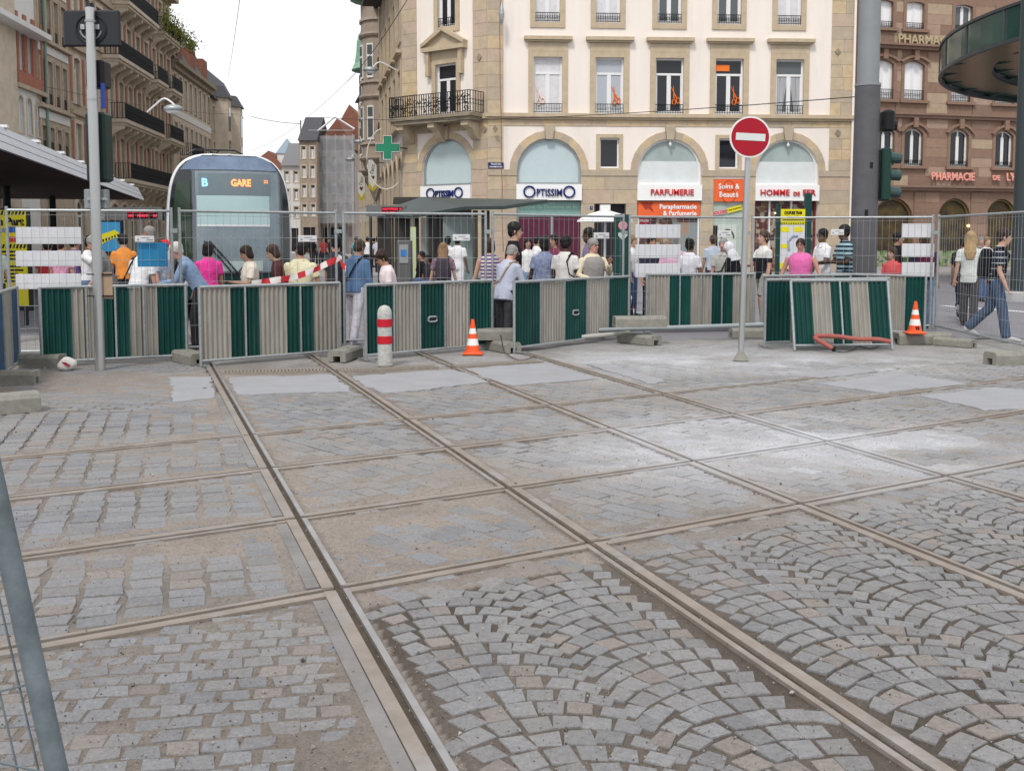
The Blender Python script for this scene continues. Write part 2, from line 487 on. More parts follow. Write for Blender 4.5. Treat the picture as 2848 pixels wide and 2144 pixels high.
# diagonal rows in the crossing
ru = unit(R(133)); rv = unit(R(43))
for i in range(-80, 110):
    for k in range(-60, 60):
        lv = .145; lu = .225
        p = ru*((k+.5*(i % 2))*lu+random.gauss(0, .01))+rv*(i*lv)
        x, y = p
        if y > 11.6 or y < 3: continue
        q, s = qs(x, y); t, r = tr(x, y)
        if q < .9 or bool(fan_zone(x, y)): continue
        add_sett(p, ru, rv, lu-.016, lv-.013, zone='c')
# left of the tracks: bigger setts in columns, small ones near the camera
lu_, lv_ = unit(R(17)), unit(R(108))
for i in range(-60, 90):
    for k in range(-60, 120):
        x, y = lu_*(i*.185)+lv_*((k+.5*(i % 2))*.128+random.gauss(0, .006))
        q, s = qs(x, y); t, r = tr(x, y)
        if q > .72 or y > 9.6 or r < rB(0, t)+.05: continue
        add_sett((x, y), lu_, lv_, .158, .115, skew=random.gauss(0, .006), zone='l')
lu_, lv_ = unit(R(9)), unit(R(99))
for i in range(-60, 60):
    for k in range(0, 90):
        x, y = lu_*((i+.5*(k % 2))*.122+random.gauss(0, .005))+lv_*(k*.094)
        q, s = qs(x, y); t, r = tr(x, y)
        if q > .70 or r > rB(0, t)-.05: continue
        add_sett((x, y), lu_, lv_, .105, .08, zone='l')
# small paving bricks on the left towards the barriers
lu_, lv_ = unit(R(3)), unit(R(93))
for i in range(-50, 30):
    for k in range(60, 140):
        x, y = lu_*((i+.5*(k % 2))*.215)+lv_*(k*.105)
        q, s = qs(x, y)
        if y < 9.6 or y > 13.4 or q > .7 or random.random() < .1: continue
        add_sett((x, y), lu_, lv_, .2, .092, zone='l')
for i in range(-20, 70):
    for k in range(60, 130):
        x, y = ru*((k+.5*(i % 2)-90)*.23)+rv*(i*.15)+np.array([2.5, 11.])
        q, s = qs(x, y)
        if y < 11.6 or y > 13.6 or q < 5.35: continue
        if fbm(x, y, .5, 2) < .5: continue
        add_sett((x, y), ru, rv, .21, .135, zone='c')

def sett_geo(P, h):
    cx = sum(p[0] for p in P)/4; cy = sum(p[1] for p in P)/4
    V = []
    for sc, z in ((1.0, -.05), (1.0, h-.006), (.978, h-.0015), (.94, h)):
        for p in P: V.append((cx+(p[0]-cx)*sc, cy+(p[1]-cy)*sc, z))
    F = [(12,13,14,15)]
    for k in range(3):
        for i in range(4): j = (i+1) % 4; F.append((k*4+i, k*4+j, k*4+4+j, k*4+4+i))
    return V, F
def app(s):
    P = s[0]; x = P[0][0]; y = P[0][1]
    if abs(x) > .47*y or y < 2.95: return 0
    a = abs((P[2][0]-P[0][0])*(P[3][1]-P[1][1])-(P[3][0]-P[1][0])*(P[2][1]-P[0][1]))/2
    if s[3] != 'f' and s[1] < float(sand_h(np.array(x), np.array(y))): a *= .3
    return a*CAMH/y**3
order = sorted(range(len(setts)), key=lambda i: -app(setts[i]))
single = set(order[:300])
rest = MB(); rc = []
for i, s in enumerate(setts):
    V, F = sett_geo(s[0], s[1])
    if i in single:
        c = np.tile(np.append(s[2], 1.0), (16, 1))
        cx = sum(p[0] for p in s[0])/4; cy = sum(p[1] for p in s[0])/4
        o = MB().add([(v[0]-cx, v[1]-cy, v[2]) for v in V], F).build('sett', SETTM, PAVE, smooth=False, loc=(cx, cy, 0), cols=c)
    else:
        rest.add(V, F); rc += [np.append(s[2], 1.0)]*16
tag(rest.build('small_setts', SETTM, PAVE, cols=np.array(rc)), kind='stuff')
# loose grit and crumbs lying on the paving
gr = MB(); gc = []
for i in range(6500):
    y = 2.4*math.exp(random.random()*1.6); x = random.uniform(-.55, .55)*y
    r_ = random.uniform(.0018, .0048)
    if random.random() < .03: r_ *= 2.2
    z = max(float(sand_h(np.array(x), np.array(y))), 0.0)
    M = Euler((random.random()*6, random.random()*6, 0)).to_matrix()
    V = [Vector((x, y, z+r_*.5))+M @ Vector(p)*r_*random.uniform(.7, 1.3) for p in ((1,0,0),(-1,0,0),(0,1,0),(0,-1,0),(0,0,1),(0,0,-1))]
    gr.add(V, [(0,2,4),(2,1,4),(1,3,4),(3,0,4),(2,0,5),(1,2,5),(3,1,5),(0,3,5)])
    k = random.choice([(.36,.33,.3),(.24,.21,.185),(.12,.105,.09),(.42,.39,.36)])
    gc += [(*k, 1)]*6
tag(gr.build('grit', SANDM, cols=np.array(gc)), 'loose grit and stone crumbs scattered over the cobbles', 'grit', kind='stuff')

# ---- tram rails, grooved, with gaps where the other grooves cross
RAILM = mat('dusty_rail_steel', (.31,.268,.232), .5, .2, 0, 5, .1, 60, col2=(.215,.186,.16), stain=.8, stcol=(.36,.36,.375), spec=.4)
LIPM = mat('worn_bright_rail', (.34,.335,.335), .38, .5, .2, 4, .1, 60, stain=.8, stcol=(.22,.18,.15))
GROOVEM = mat('groove_dirt', (.085,.068,.054), .95, 0, .3, 14, .3, 60)
def dusted(m):
    "lets the cement dust lie on the rails too"
    t = m.node_tree; p = t.nodes['Principled BSDF']; L = t.links.new; src = p.inputs['Base Color'].links[0].from_socket
    g_ = t.nodes.new('ShaderNodeNewGeometry'); vd = t.nodes.new('ShaderNodeVectorMath'); vd.operation = 'DISTANCE'; vd.inputs[1].default_value = (W0.x, W0.y, 0); L(g_.outputs['Position'], vd.inputs[0])
    mr = t.nodes.new('ShaderNodeMapRange'); mr.inputs[1].default_value = 2.1; mr.inputs[2].default_value = .3; mr.inputs[3].default_value = 0; mr.inputs[4].default_value = 1.0; L(vd.outputs['Value'], mr.inputs[0])
    nz = t.nodes.new('ShaderNodeTexNoise'); nz.inputs['Scale'].default_value = 2.2; nz.inputs['Detail'].default_value = 6; L(g_.outputs['Position'], nz.inputs['Vector'])
    mu = t.nodes.new('ShaderNodeMath'); mu.operation = 'MULTIPLY'; L(mr.outputs[0], mu.inputs[0]); L(nz.outputs['Fac'], mu.inputs[1])
    m2 = t.nodes.new('ShaderNodeMath'); m2.operation = 'MULTIPLY'; m2.inputs[1].default_value = 1.7; m2.use_clamp = True; L(mu.outputs[0], m2.inputs[0])
    mx = t.nodes.new('ShaderNodeMix'); mx.data_type = 'RGBA'; mx.inputs[7].default_value = (.53,.545,.58,1); L(m2.outputs[0], mx.inputs[0]); L(src, mx.inputs[6]); L(mx.outputs[2], p.inputs['Base Color'])
dusted(RAILM)
def Apt(i, s, w): return eA*(QA[i]+w)+dA*s
def Bpt(j, t, w): return tB*t+nB*(rB(j, t)+w)
def sideA(i): return 1 if i % 2 == 0 else -1       # groove towards the inside of the track
def sideB(j): return 1 if j % 2 == 0 else -1
def solve(i, j, wa, wb):
    "s on A rail i (offset wa) and t on B rail j (offset wb) where they meet"
    t = 0.0
    for _ in range(8):
        q0 = QA[i]+wa
        f = Bpt(j, t, wb) @ eA-q0
        f2 = Bpt(j, t+1e-3, wb) @ eA-q0
        t -= f/((f2-f)/1e-3)
    return Bpt(j, t, wb) @ dA, t
gw = .024
def rail(kind, i, a0, a1, label):
    sg = sideA(i) if kind == 'A' else sideB(i)
    fn = (lambda a, w: Apt(i, a, w)) if kind == 'A' else (lambda a, w: Bpt(i, a, w))
    ztop = .006 if kind == 'A' else .003
    def strips(w0, w1, z0, z1, cut=True):
        mb = MB(); cuts = []
        if cut:
            for k in range(4):
                wm = (w0+w1)/2
                if kind == 'A': c, _ = solve(i, k, wm, sideB(k)*.021)
                else: _, c = solve(k, i, sideA(k)*.021, wm)
                cuts.append((c-gw, c+gw))
            cuts.sort()
        segs = []; a = a0
        for c0, c1 in cuts:
            if c0 > a and c1 < a1: segs.append((a, c0)); a = c1
        segs.append((a, a1))
        for s0, s1 in segs:
            n = max(1, int((s1-s0)/.5))
            rings = []
            for k in range(n+1):
                a = s0+(s1-s0)*k/n; p = fn(a, w0); q = fn(a, w1)
                rings.append([(p[0],p[1],z0),(q[0],q[1],z0),(q[0],q[1],z1),(p[0],p[1],z1)])
            mb.loft(rings)
        return mb
    o = strips(-sg*.056, 0, -.08, ztop).build('tram_rail', RAILM)
    strips(sg*.036, sg*.064, -.08, ztop-.001).build('guard_lip', LIPM if kind == 'A' and i == 0 else RAILM, o)
    strips(-sg*.002, sg*.038, -.085, -.013 if kind == 'A' else -.015, cut=False).build('groove_bed', GROOVEM, o)
    tag(o, label, 'rail', 'grooved tram rails crossing the cobbles')
nmA = ['nearest to the bollard', 'right of the bollard', 'running past the first traffic cone', 'farthest right, running towards the concrete foot stack']
lA = ['grooved tram rail leading from the bottom centre up to the waiting tram, leftmost of four',
      'grooved tram rail from the lower right corner to the tram, second of four',
      'grooved tram rail running away past the orange cone, third from the left of four',
      'grooved tram rail running away at far right of the four that lead to the fence']
ends = [34, 34, 26, 20]
for i in range(4): rail('A', i, 1.6, ends[i], lA[i])
lB = ['cross rail nearest the camera, sloping across the whole cobbled crossing',
      'cross rail second from the camera, sloping across the cobbled crossing',
      'cross rail third from the camera, sloping across the cobbled crossing',
      'cross rail farthest from the camera, just before the concrete slabs']
for j in range(4): rail('B', j, -7.5, [13, 14, 15, 9.5][j], lB[j])
# rebated plates beside the nearest rail
PLM = mat('worn_rail_plate', (.23,.222,.215), .45, .35, .3, 3, .1, 40, stain=.9, stcol=(.215,.18,.152))
_cr = sorted(solve(0, j, -.1, 0)[0] for j in range(4))
for s0, s1 in [(1.7, _cr[0]-.09)]+[(_cr[k]+.09, _cr[k+1]-.09) for k in range(3)]+[(_cr[3]+.1, _cr[3]+2.4)]:
    pl = MB()
    rr = []
    for k in range(2):
        s = (s0, s1)[k]; p = Apt(0, s, -.122); q = Apt(0, s, -.060)
        rr.append([(p[0],p[1],-.03),(q[0],q[1],-.03),(q[0],q[1],.0025),(p[0],p[1],.0025)])
    pl.loft(rr)
    tag(pl.build('rail_plate', PLM), kind='structure')

# ---- slotted drain grates between the rails
GRM = mat('drain_iron', (.30,.27,.23), .6, .4, .2, 20)
for (a, b, lab) in (((617,1038),(908,1031),'slotted drain grate across the left track before the first concrete slab'),
                    ((938,1033),(1214,1021),'slotted drain grate behind the red and white bollard'),
                    ((1262,1022),(1502,1006),'slotted drain grate behind the rightmost concrete slab of the tracks')):
    p, q = G(*a), G(*b); d = (q-p); L_ = d.length; ang = math.atan2(d.y, d.x)
    e = empty('drain_grate', p, ang, lab, 'drain', 'slotted drains across the tracks')
    MB().box(0, L_, -.09, .09, -.05, .009).build('tray', mat('drain_dark', (.025,.022,.02), .9), e)
    fr = MB().box(0, L_, -.105, -.09, -.05, .02).box(0, L_, .09, .105, -.05, .02).build('frame', GRM, e)
    n = 30; bm = MB().box(-.014, .014, -.09, .09, -.02, .018); first = None
    for k in range(n):
        if first is None: first = bm.build('bar', GRM, e, loc=((k+.5)*L_/n, 0, 0))
        else: obj_from(first.data, 'bar', e, ((k+.5)*L_/n, 0, 0))

# ---- roadway behind the barriers, markings, pavements
ROADM = mat('grey_roadway', (.20,.197,.215), .85, 0, .12, 1.2, .15, 25, stain=.25, stcol=(.15,.15,.16))
rd = MB().add([(-40,16.9,-.006),(45,16.9,-.006),(60,46.2,-.006),(-40,46.2,-.006)], [(0,1,2,3)])
tag(rd.build('road', ROADM), kind='structure')
apr = MB().add([(-30,10,-.055),(-8,10,-.055),(-8,17.2,-.055),(-30,17.2,-.055)], [(0,1,2,3)]).add([(9,8,-.055),(30,8,-.055),(30,17.2,-.055),(9,17.2,-.055)], [(0,1,2,3)])
tag(apr.build('side_paving', mat('grey_side_paving', (.27,.265,.26), .9, 0, .15, 2, .2, 30)), kind='structure')
PVM = mat('pavement_slabs', (.30,.29,.285), .85, 0, .12, 1.5, .15, 25)
pv = MB().box(-7.6, 60, 44.0, 58, -.1, .12).build('pavement', PVM); tag(pv, kind='structure')
st = MB().add([(-30,46.1,-.004),(-7.6,46.1,-.004),(-14,150,-.004),(-45,150,-.004)], [(0,1,2,3)]).build('street_paving', PVM); tag(st, kind='structure')
def line(p, q, w_, lab):
    p, q = G(*p), G(*q); d = (q-p).normalized(); n = Vector((-d.y, d.x, 0))*w_/2
    o = MB().add([p+n, p-n, q-n, q+n], [(0,1,2,3)]).build('painted_line', mat('line_paint', (.62,.62,.63), .7, 0, .12, 3)); o.location.z = .0
    for v in o.data.vertices: v.co.z = .0
    tag(o, kind='structure')
line((2620,850), (2990,878), .28, '')
line((30,915), (120,913), .14, '')
line((1745,870), (1830,868), .14, '')
# ================================================================== BUILDINGS
CREAM = mat('cream_plaster', (.84,.765,.70), .9, 0, .04, 1.6, .06, 40, stain=.55, stcol=(.66,.585,.52), stretch=(1,1,.16))
STONES = [mat('sandstone_a', (.50,.41,.29), .9, 0, .12, 3, .2, 40), mat('sandstone_b', (.55,.43,.28), .9, 0, .14, 3, .2, 40),
          mat('sandstone_c', (.44,.37,.28), .9, 0, .1, 3, .2, 40), mat('sandstone_d', (.49,.385,.295), .9, 0, .12, 3, .2, 40)]
STONE = STONES[0]
STONED = mat('weathered_sandstone', (.27,.225,.165), .9, 0, .3, 3, .25, 40)
REDST = [mat('red_sandstone_a', (.25,.165,.122), .9, 0, .12, 3, .2, 40), mat('red_sandstone_b', (.30,.20,.148), .9, 0, .12, 3, .2, 40),
         mat('red_sandstone_c', (.40,.31,.22), .9, 0, .12, 3, .2, 40), mat('red_sandstone_d', (.235,.155,.12), .9, 0, .12, 3, .2, 40), mat('red_sandstone_e', (.36,.26,.20), .9, 0, .12, 3, .2, 40)]
IRON = mat('black_iron', (.018,.019,.022), .5, .3)
FRAMEW = mat('white_window_frame', (.78,.78,.78), .4)
GLD = glass_mat('dark_window_glass', (.018,.02,.026), .04)
GLS = glass_mat('sky_lit_glass', (.42,.45,.49), .08)  # reflected clouds painted in as a pale base colour
GLC = mat('curtained_glass', (.66,.66,.68), .3, 0, .12, 3)
GLM = glass_mat('grey_window_glass', (.10,.115,.12), .06)
ROOFM = mat('slate_roof', (.07,.07,.078), .7, 0, .2, 4, .2, 20)
TILER = mat('red_roof_tiles', (.22,.095,.065), .85, 0, .3, 6, .3, 20)
COPPER = mat('green_copper', (.22,.42,.30), .7, 0, .25, 3)

class Fac:
    "one street front: p0 and p1 are its ends on the ground, left and right as seen from the square"
    def __init__(s, p0, p1, parent=None, name=None):
        s.p0 = Vector((p0[0], p0[1], 0)); s.p1 = Vector((p1[0], p1[1], 0)); d = s.p1-s.p0
        s.L = d.length; s.a = math.atan2(d.y, d.x); s.d = d.normalized(); s.n = Vector((-s.d.y, s.d.x, 0))
    def uz(s, px, y):
        r = ray(px, y); o = Vector((0, 0, CAMH))
        t = (s.p0-o).dot(s.n)/r.dot(s.n); p = o+r*t
        return (p-s.p0).dot(s.d), p.z
    def u(s, px, y=HOR): return s.uz(px, y)[0]
    def z(s, px, y): return s.uz(px, y)[1]

def arch_pts(w_, h, rise, n=10):
    "outline of an opening, base centre at the origin, ccw seen from the front: bottom left, bottom right, then over the top"
    P = [(-w_/2, 0), (w_/2, 0), (w_/2, h-rise)]
    if rise > 0:
        Rr = (w_*w_/4+rise*rise)/(2*rise); a = math.asin(min(1, w_/2/Rr)); cz = h-Rr
        if rise >= w_/2-1e-6: Rr = w_/2; a = math.pi/2; cz = h-Rr
        for k in range(1, n): th = a-2*a*k/n; P.append((Rr*math.sin(th), cz+Rr*math.cos(th)))
    P.append((-w_/2, h-rise))
    return P
def off_pts(P, d, bottom=None):
    "grow an outline outwards (negative: inwards)"
    n = len(P); Q = []
    for i in range(n):
        a, b, c = Vector(P[i-1]), Vector(P[i]), Vector(P[(i+1) % n])
        e1 = (b-a).normalized(); e2 = (c-b).normalized()
        n1 = Vector((e1.y, -e1.x)); n2 = Vector((e2.y, -e2.x)); m = n1+n2
        if m.length < 1e-6: m = n1
        m = m/ max(.3, m.dot(n1)); q = b+m*d; Q.append((q.x, q.y))
    if bottom is not None:
        Q = [(x, bottom if z < .001+min(p[1] for p in P) else z) for x, z in Q]
    return Q
def ring(mb, outer, inner, y0, y1):
    "flat frame between two outlines (x,z), from y0 (front) to y1"
    n = len(outer); b = len(mb.v)
    for y in (y0, y1):
        for P in (outer, inner): mb.v += [(p[0], y, p[1]) for p in P]
    for i in range(n):
        j = (i+1) % n
        for f in ((b+i, b+j, b+n+j, b+n+i), (b+i, b+2*n+i, b+2*n+j, b+j), (b+n+i, b+n+j, b+3*n+j, b+3*n+i)):
            mb.f.append(list(f)); mb.m.append(mb.cm)
    return mb
def sheet(mb, P, y):
    b = len(mb.v); mb.v += [(p[0], y, p[1]) for p in P]; mb.f.append(list(range(b, b+len(P)))); mb.m.append(mb.cm); return mb

def wall(name, W_, z0, z1, holes, mat_, parent, depth=.28, u0=0.0):
    "wall sheet with openings; holes are outlines in (u,z); reveals run inwards"
    bm = bmesh.new(); es = []
    def loop(P):
        vs_ = [bm.verts.new((p[0], 0, p[1])) for p in P]
        return vs_, [bm.edges.new((vs_[i], vs_[(i+1) % len(vs_)])) for i in range(len(vs_))]
    vo, e = loop([(u0, z0), (W_, z0), (W_, z1), (u0, z1)]); es += e
    hl = []
    for P in holes:
        v, e = loop(P); es += e; hl.append(v)
    bmesh.ops.triangle_fill(bm, use_beauty=True, use_dissolve=False, edges=es, normal=(0, -1, 0))
    for v in hl:
        b = [bm.verts.new((k.co.x, depth, k.co.z)) for k in v]
        for i in range(len(v)):
            j = (i+1) % len(v); bm.faces.new((v[i], v[j], b[j], b[i]))
    me = bpy.data.meshes.new(name); bm.to_mesh(me); bm.free(); me.materials.append(mat_)
    return obj_from(me, name, parent)

def rail_panel(mb, w_, z0, h, y, step=.11, fancy=True, t=.011):
    "iron guard: rails, uprights and scrolls"
    mb.box(-w_/2, w_/2, y-t, y+t, z0+h-.03, z0+h); mb.box(-w_/2, w_/2, y-t, y+t, z0+.03, z0+.055)
    n = max(2, int(w_/step))
    for k in range(n+1):
        x = -w_/2+w_*k/n; mb.box(x-t*.8, x+t*.8, y-t*.8, y+t*.8, z0, z0+h-.02)
        if fancy and k < n:
            x2 = -w_/2+w_*(k+1)/n; zc = z0+h*.5; xc = (x+x2)/2; r = min((x2-x)*.48, h*.3)
            P = [(xc+r*math.cos(a*math.pi/4), y, zc+r*1.3*math.sin(a*math.pi/4)) for a in range(9)]
            mb.tube(P, t*.9, 4)
    return mb
WC = {}
def window(parent, u, z, w_, h, rise=0.0, sw=.2, sp=.06, hood=None, sill=.0, mull=True, trans=.28, stone=STONE, frame=FRAMEW, pane=GLD, railing=0.0, rtype=True, fy=.16, bottom=True, curtain=None, name='window'):
    key = (w_, h, rise, sw, sp, hood, sill, mull, trans, railing, rtype, fy, bottom)
    if key not in WC:
        P = arch_pts(w_, h, rise); d = {}
        mb = MB()
        O = off_pts(P, sw, bottom=(-sw if bottom else 0.0))
        ring(mb, O, P, -sp, .03)
        if sill: mb.box(-w_/2-sw-.1, w_/2+sw+.1, -sp-.14, .02, -.16, -.002)
        if hood == 'cornice':
            zt = h+sw
            mb.box(-w_/2-sw, w_/2+sw, -sp-.004, .02, zt+.002, zt+.42)
            mb.box(-w_/2-sw-.1, w_/2+sw+.1, -sp-.12, .02, zt+.422, zt+.5); mb.box(-w_/2-sw-.2, w_/2+sw+.2, -sp-.22, .02, zt+.502, zt+.66)
        if hood == 'pediment':
            zt = h+sw+.35; hw = w_/2+sw+.42
            mb.box(-w_/2-sw, w_/2+sw, -sp-.004, .02, h+sw+.002, zt)
            mb.box(-hw, hw, -sp-.3, .02, zt+.002, zt+.2)
            mb.extr([(-hw, zt+.202), (hw, zt+.202), (0, zt+.92)], 1, -sp-.1, .02)
            for sg in (-1, 1):
                a = [(sg*hw, zt+.204), (sg*(hw+.02), zt+.36), (0, zt+1.12), (0, zt+.9)]
                mb.extr(a, 1, -sp-.32, .015)
            for sg in (-1, 1):
                x = sg*(w_/2+sw+.12); mb.box(x-.1, x+.1, -sp-.2, .015, h-.55, zt-.002)
        if hood == 'arch':
            O2 = off_pts(P, sw+.14, bottom=0.0); O1 = off_pts(P, sw+.002, bottom=0.0)
            top = [i for i, p in enumerate(P) if p[1] >= h-rise-.001]
            m2 = MB(); k0, k1 = top[0], top[-1]
            for i in range(k0, k1):
                a, b, c, dd = O2[i], O2[i+1], O1[i+1], O1[i]
                m2.extr([a, b, c, dd], 1, -sp-.14, .01)
            mb.add(m2.v, m2.f); mb.box(-.14, .14, -sp-.2, .0, h+.05, h+sw+.4)
        d['window'] = mb
        f = MB(); I = off_pts(P, -.075); ring(f, off_pts(P, -.002), I, fy, fy+.05)
        if mull: f.box(-.045, .045, fy-.006, fy+.045, .06, (h*(1-trans) if trans else h-.06))
        if trans: f.box(-w_/2+.06, w_/2-.06, fy-.008, fy+.048, h*(1-trans)-.05, h*(1-trans)+.05)
        if mull and trans < .5:
            zt = h*(1-trans) if trans else h-rise
            for sg in (-1, 1):
                xa, xb = sorted((sg*.046, sg*(w_/2-.07)))
                f.box(xa, xb, fy+.004, fy+.04, .075, .16)
                for x in (xa, xb-.05): f.box(x, x+.05, fy+.002, fy+.042, .16, zt-.06)
        d['frame'] = f
        d['pane'] = sheet(MB(), off_pts(P, -.01), fy+.03)
        if railing: d['railing'] = rail_panel(MB(), w_-.02, .04, railing, .04, fancy=rtype)
        WC[key] = d; d['me'] = {}
    d = WC[key]
    def inst(k, mat_, nm, par, loc=None):
        kk = (k, mat_.name)
        if kk not in d['me']:
            o = d[k].build(nm, mat_, par, loc=loc); d['me'][kk] = o.data; return o
        return obj_from(d['me'][kk], nm, par, loc)
    r = inst('window', stone, name, parent, (u, 0, z))
    inst('frame', frame, 'frame', r); inst('pane', pane, 'pane', r)
    if railing: inst('railing', IRON, 'railing', r)
    return r
def hole(u, z, w_, h, rise=0.0): return [(u+p[0], z+p[1]) for p in arch_pts(w_, h, rise)]

BLK = {}
def ashlar(parent, u0, u1, z0, z1, holes, course, bw, mats, proud=.02, name='stone_block', gap=.006):
    "courses of stone blocks, cut round rectangular openings (u0,u1,z0,z1)"
    n = max(1, round((z1-z0)/course)); ch = (z1-z0)/n
    for k in range(n):
        za, zb = z0+k*ch, z0+(k+1)*ch
        spans = [(u0, u1)]
        for h in holes:
            if h[2] < zb-.05 and h[3] > za+.05:
                ns = []
                for a, b in spans:
                    if h[1] <= a or h[0] >= b: ns.append((a, b)); continue
                    if h[0] > a+.12: ns.append((a, h[0]))
                    if h[1] < b-.12: ns.append((h[1], b))
                spans = ns
        for a, b in spans:
            m = max(1, round((b-a)/bw*random.uniform(.85, 1.2))); cuts = [a]
            for i in range(1, m): cuts.append(a+(b-a)*(i+random.uniform(-.22, .22)+(.25 if k % 2 else -.1)*(m > 2))/m)
            cuts.append(b)
            for i in range(m):
                if cuts[i+1]-cuts[i] < .06: continue
                p = proud+random.uniform(0, .008)
                MB().box(cuts[i]+gap, cuts[i+1]-gap, -p, .01, za+gap, zb-gap).build(name, random.choice(mats), parent)

# ------------------------------------------------------------------ corner building with the four arches
pC = at(1357, HOR, 48.0); pR = at(2364, HOR, 49.0)
M_ = Fac((pC.x, 48.0), (pR.x, 49.0))
ang = R(-35); dr = ray(1123, HOR)
# left end of the chamfer: from the corner going left and back
t_ = None
for k in range(1, 2000):
    q = Vector((pC.x-math.cos(ang)*k*.005, 48.0-math.sin(ang)*k*.005, 0))
    if q.x/q.y < dr.x/dr.y: break
C_ = Fac((q.x, q.y), (pC.x, 48.0))
far = Vector((q.x-2.72, q.y+13.3, 0))
S_ = Fac((far.x, far.y), (q.x, q.y))
BT = 16.2
bld = empty('corner_building', (pC.x, 48.0, 0), 0, 'cream plastered corner building with sandstone arches and shop signs', 'building')
def fac_root(F, par, name):
    "grouping part: the front's own wall carries its pieces"
    return F
def local(F, o):
    o.parent = bld
    o.matrix_parent_inverse = Matrix.Identity(4)
    o.location = F.p0-Vector((pC.x, 48.0, 0)); o.rotation_euler = (0, 0, F.a)
    return o
zr = lambda px, y: M_.z(px, y)
# --- main front
wx = [M_.u(p, 230) for p in (1524, 1695, 1862, 2028, 2196)]
wx2 = [M_.u(p, 40) for p in (1523, 1691, 1862, 2028, 2195)]
zf1 = zr(1700, 317); hf1 = zr(1700, 161)-zf1
zf2 = zr(1700, 65)
arx = [M_.u(p, 470) for p in (1527, 1862, 2189)]
zsp = zr(1700, 476); ar = 1.51
smx = [M_.u(p, 430) for p in (1695, 2026)]
zs0 = zr(1700, 468); hs = zr(1700, 384)-zs0
door_u = (M_.u(1651, 600)+M_.u(1742, 600))/2; dz = zr(1700, 567)
soins_u = (M_.u(1984, 560)+M_.u(2068, 560))/2
holes = [hole(x, zf1, 1.33, hf1) for x in wx]+[hole(x, zf2, 1.13, 2.3) for x in wx2]+[hole(x, zf2+4.0, 1.0, 1.5) for x in wx2]
holes += [hole(x, 0.12, 2*ar, zsp+ar-.12, ar) for x in arx]+[hole(x, zs0, .92, hs) for x in smx]
holes += [hole(door_u, .12, 1.5, dz-.12), hole(soins_u, .12, 1.44, zr(1700, 497)-.12)]
mw = local(M_, wall('wall', M_.L, -.1, BT, holes, CREAM, bld))
for i, x in enumerate(wx):
    window(mw, x, zf1, 1.33, hf1, sw=.25, hood='cornice', railing=.42, rtype=False, pane=[GLC, GLS, GLD, GLD, GLM][i], bottom=False)
for i, x in enumerate(wx2):
    window(mw, x, zf2, 1.13, 2.3, sw=.24, railing=.42, pane=[GLC, GLC, GLM, GLM, GLC][i], trans=.25)
    window(mw, x, zf2+4.0, 1.0, 1.5, sw=.2, pane=GLM, trans=0)
def drapes(par, x, z, w_, h):
    for sg in (-1, 1):
        R0, R1 = [], []
        for k in range(13):
            t = k/12; R0.append((x+sg*(.05+(w_/2-.12)*t), .182+.006*math.sin(k*2.1), z+h*.72-.08)); R1.append((x+sg*(.05+(w_/2-.12)*(.45*(1-t)*0+t*(.55)+.45)), .182+.006*math.sin(k*2.1), z+.12))
        mb = MB()
        for k in range(12): mb.quad(R0[k], R0[k+1], R1[k+1], R1[k])
        mb.build('curtain', mat('grey_white_curtain', (.38,.39,.41), .9, 0, .3, 14, stretch=(1,1,.05)), par)
drapes(mw, wx[4], zf1, 1.33, hf1)
for x in smx: window(mw, x, zs0, .92, hs, sw=.17, sp=.04, pane=GLD, trans=0, mull=False)
# string course, band of blocks below it, impost band
zc0, zc1 = zr(1700, 333), zr(1700, 318)
MB().box(-.12, M_.L+.1, -.24, .02, zc0+.08, zc1).box(-.06, M_.L+.04, -.14, .02, zc0-.02, zc0+.078).build('string_course', STONE, mw)
ashlar(mw, 0, M_.L, zr(1700, 352), zc0-.022, [], .4, 1.1, STONES, .03)
MB().box(0, M_.L, -.3, .3, BT-.5, BT-.2).box(0, M_.L, -.5, .3, BT-.198, BT).build('cornice', STONE, mw)
# stone piers and corner strips
hr = [(x-ar, x+ar, 0, zsp+.02) for x in arx]+[(door_u-.75, door_u+.75, 0, dz), (soins_u-.72, soins_u+.72, 0, zr(1700, 497))]
zi = zr(1700, 490)
ashlar(mw, 0, M_.L, .1, zi, hr, .62, 1.3, [STONES[2], STONES[2], STONES[3], STONES[0]], .03)
edges = [0]+[e for x in arx for e in (x-ar, x+ar)]+[M_.L]
for a, b in zip(edges[::2], edges[1::2]): MB().box(a, b, -.07, .01, zi+.004, zsp+.05).build('impost_band', STONES[2], mw)
us = [(0, .72), (M_.u(2308, 300), M_.L)]
for a, b in us:
    ashlar(mw, a, b, zsp+.06, zr(1700, 354), [], .55, .8, STONES, .035)
    ashlar(mw, a, b, zc1+.01, BT-.52, [], .6, .8, STONES, .035)
# arch rings of single voussoirs with a keystone
def arch_ring(par, x, zs, r, w_=.34, n=13, proud=.05):
    for k in range(n):
        a0 = math.pi-math.pi*k/n; a1 = math.pi-math.pi*(k+1)/n
        if k == n//2: continue
        P = []
        for a, rr in ((a0, r), (a0, r+w_), (a1, r+w_), (a1, r)): P.append((x+rr*math.cos(a), zs+rr*math.sin(a)))
        e = .004
        MB().extr(P, 1, -proud-random.uniform(0, .008), .015).build('voussoir', random.choice(STONES), par)
    a = math.pi/n*.55
    MB().extr([(x-.16, zs+r-.06), (x-.24, zs+r+w_+.22), (x+.24, zs+r+w_+.22), (x+.16, zs+r-.06)], 1, -proud-.12, .01).build('keystone', STONES[2], par)
for x in arx: arch_ring(mw, x, zsp, ar)

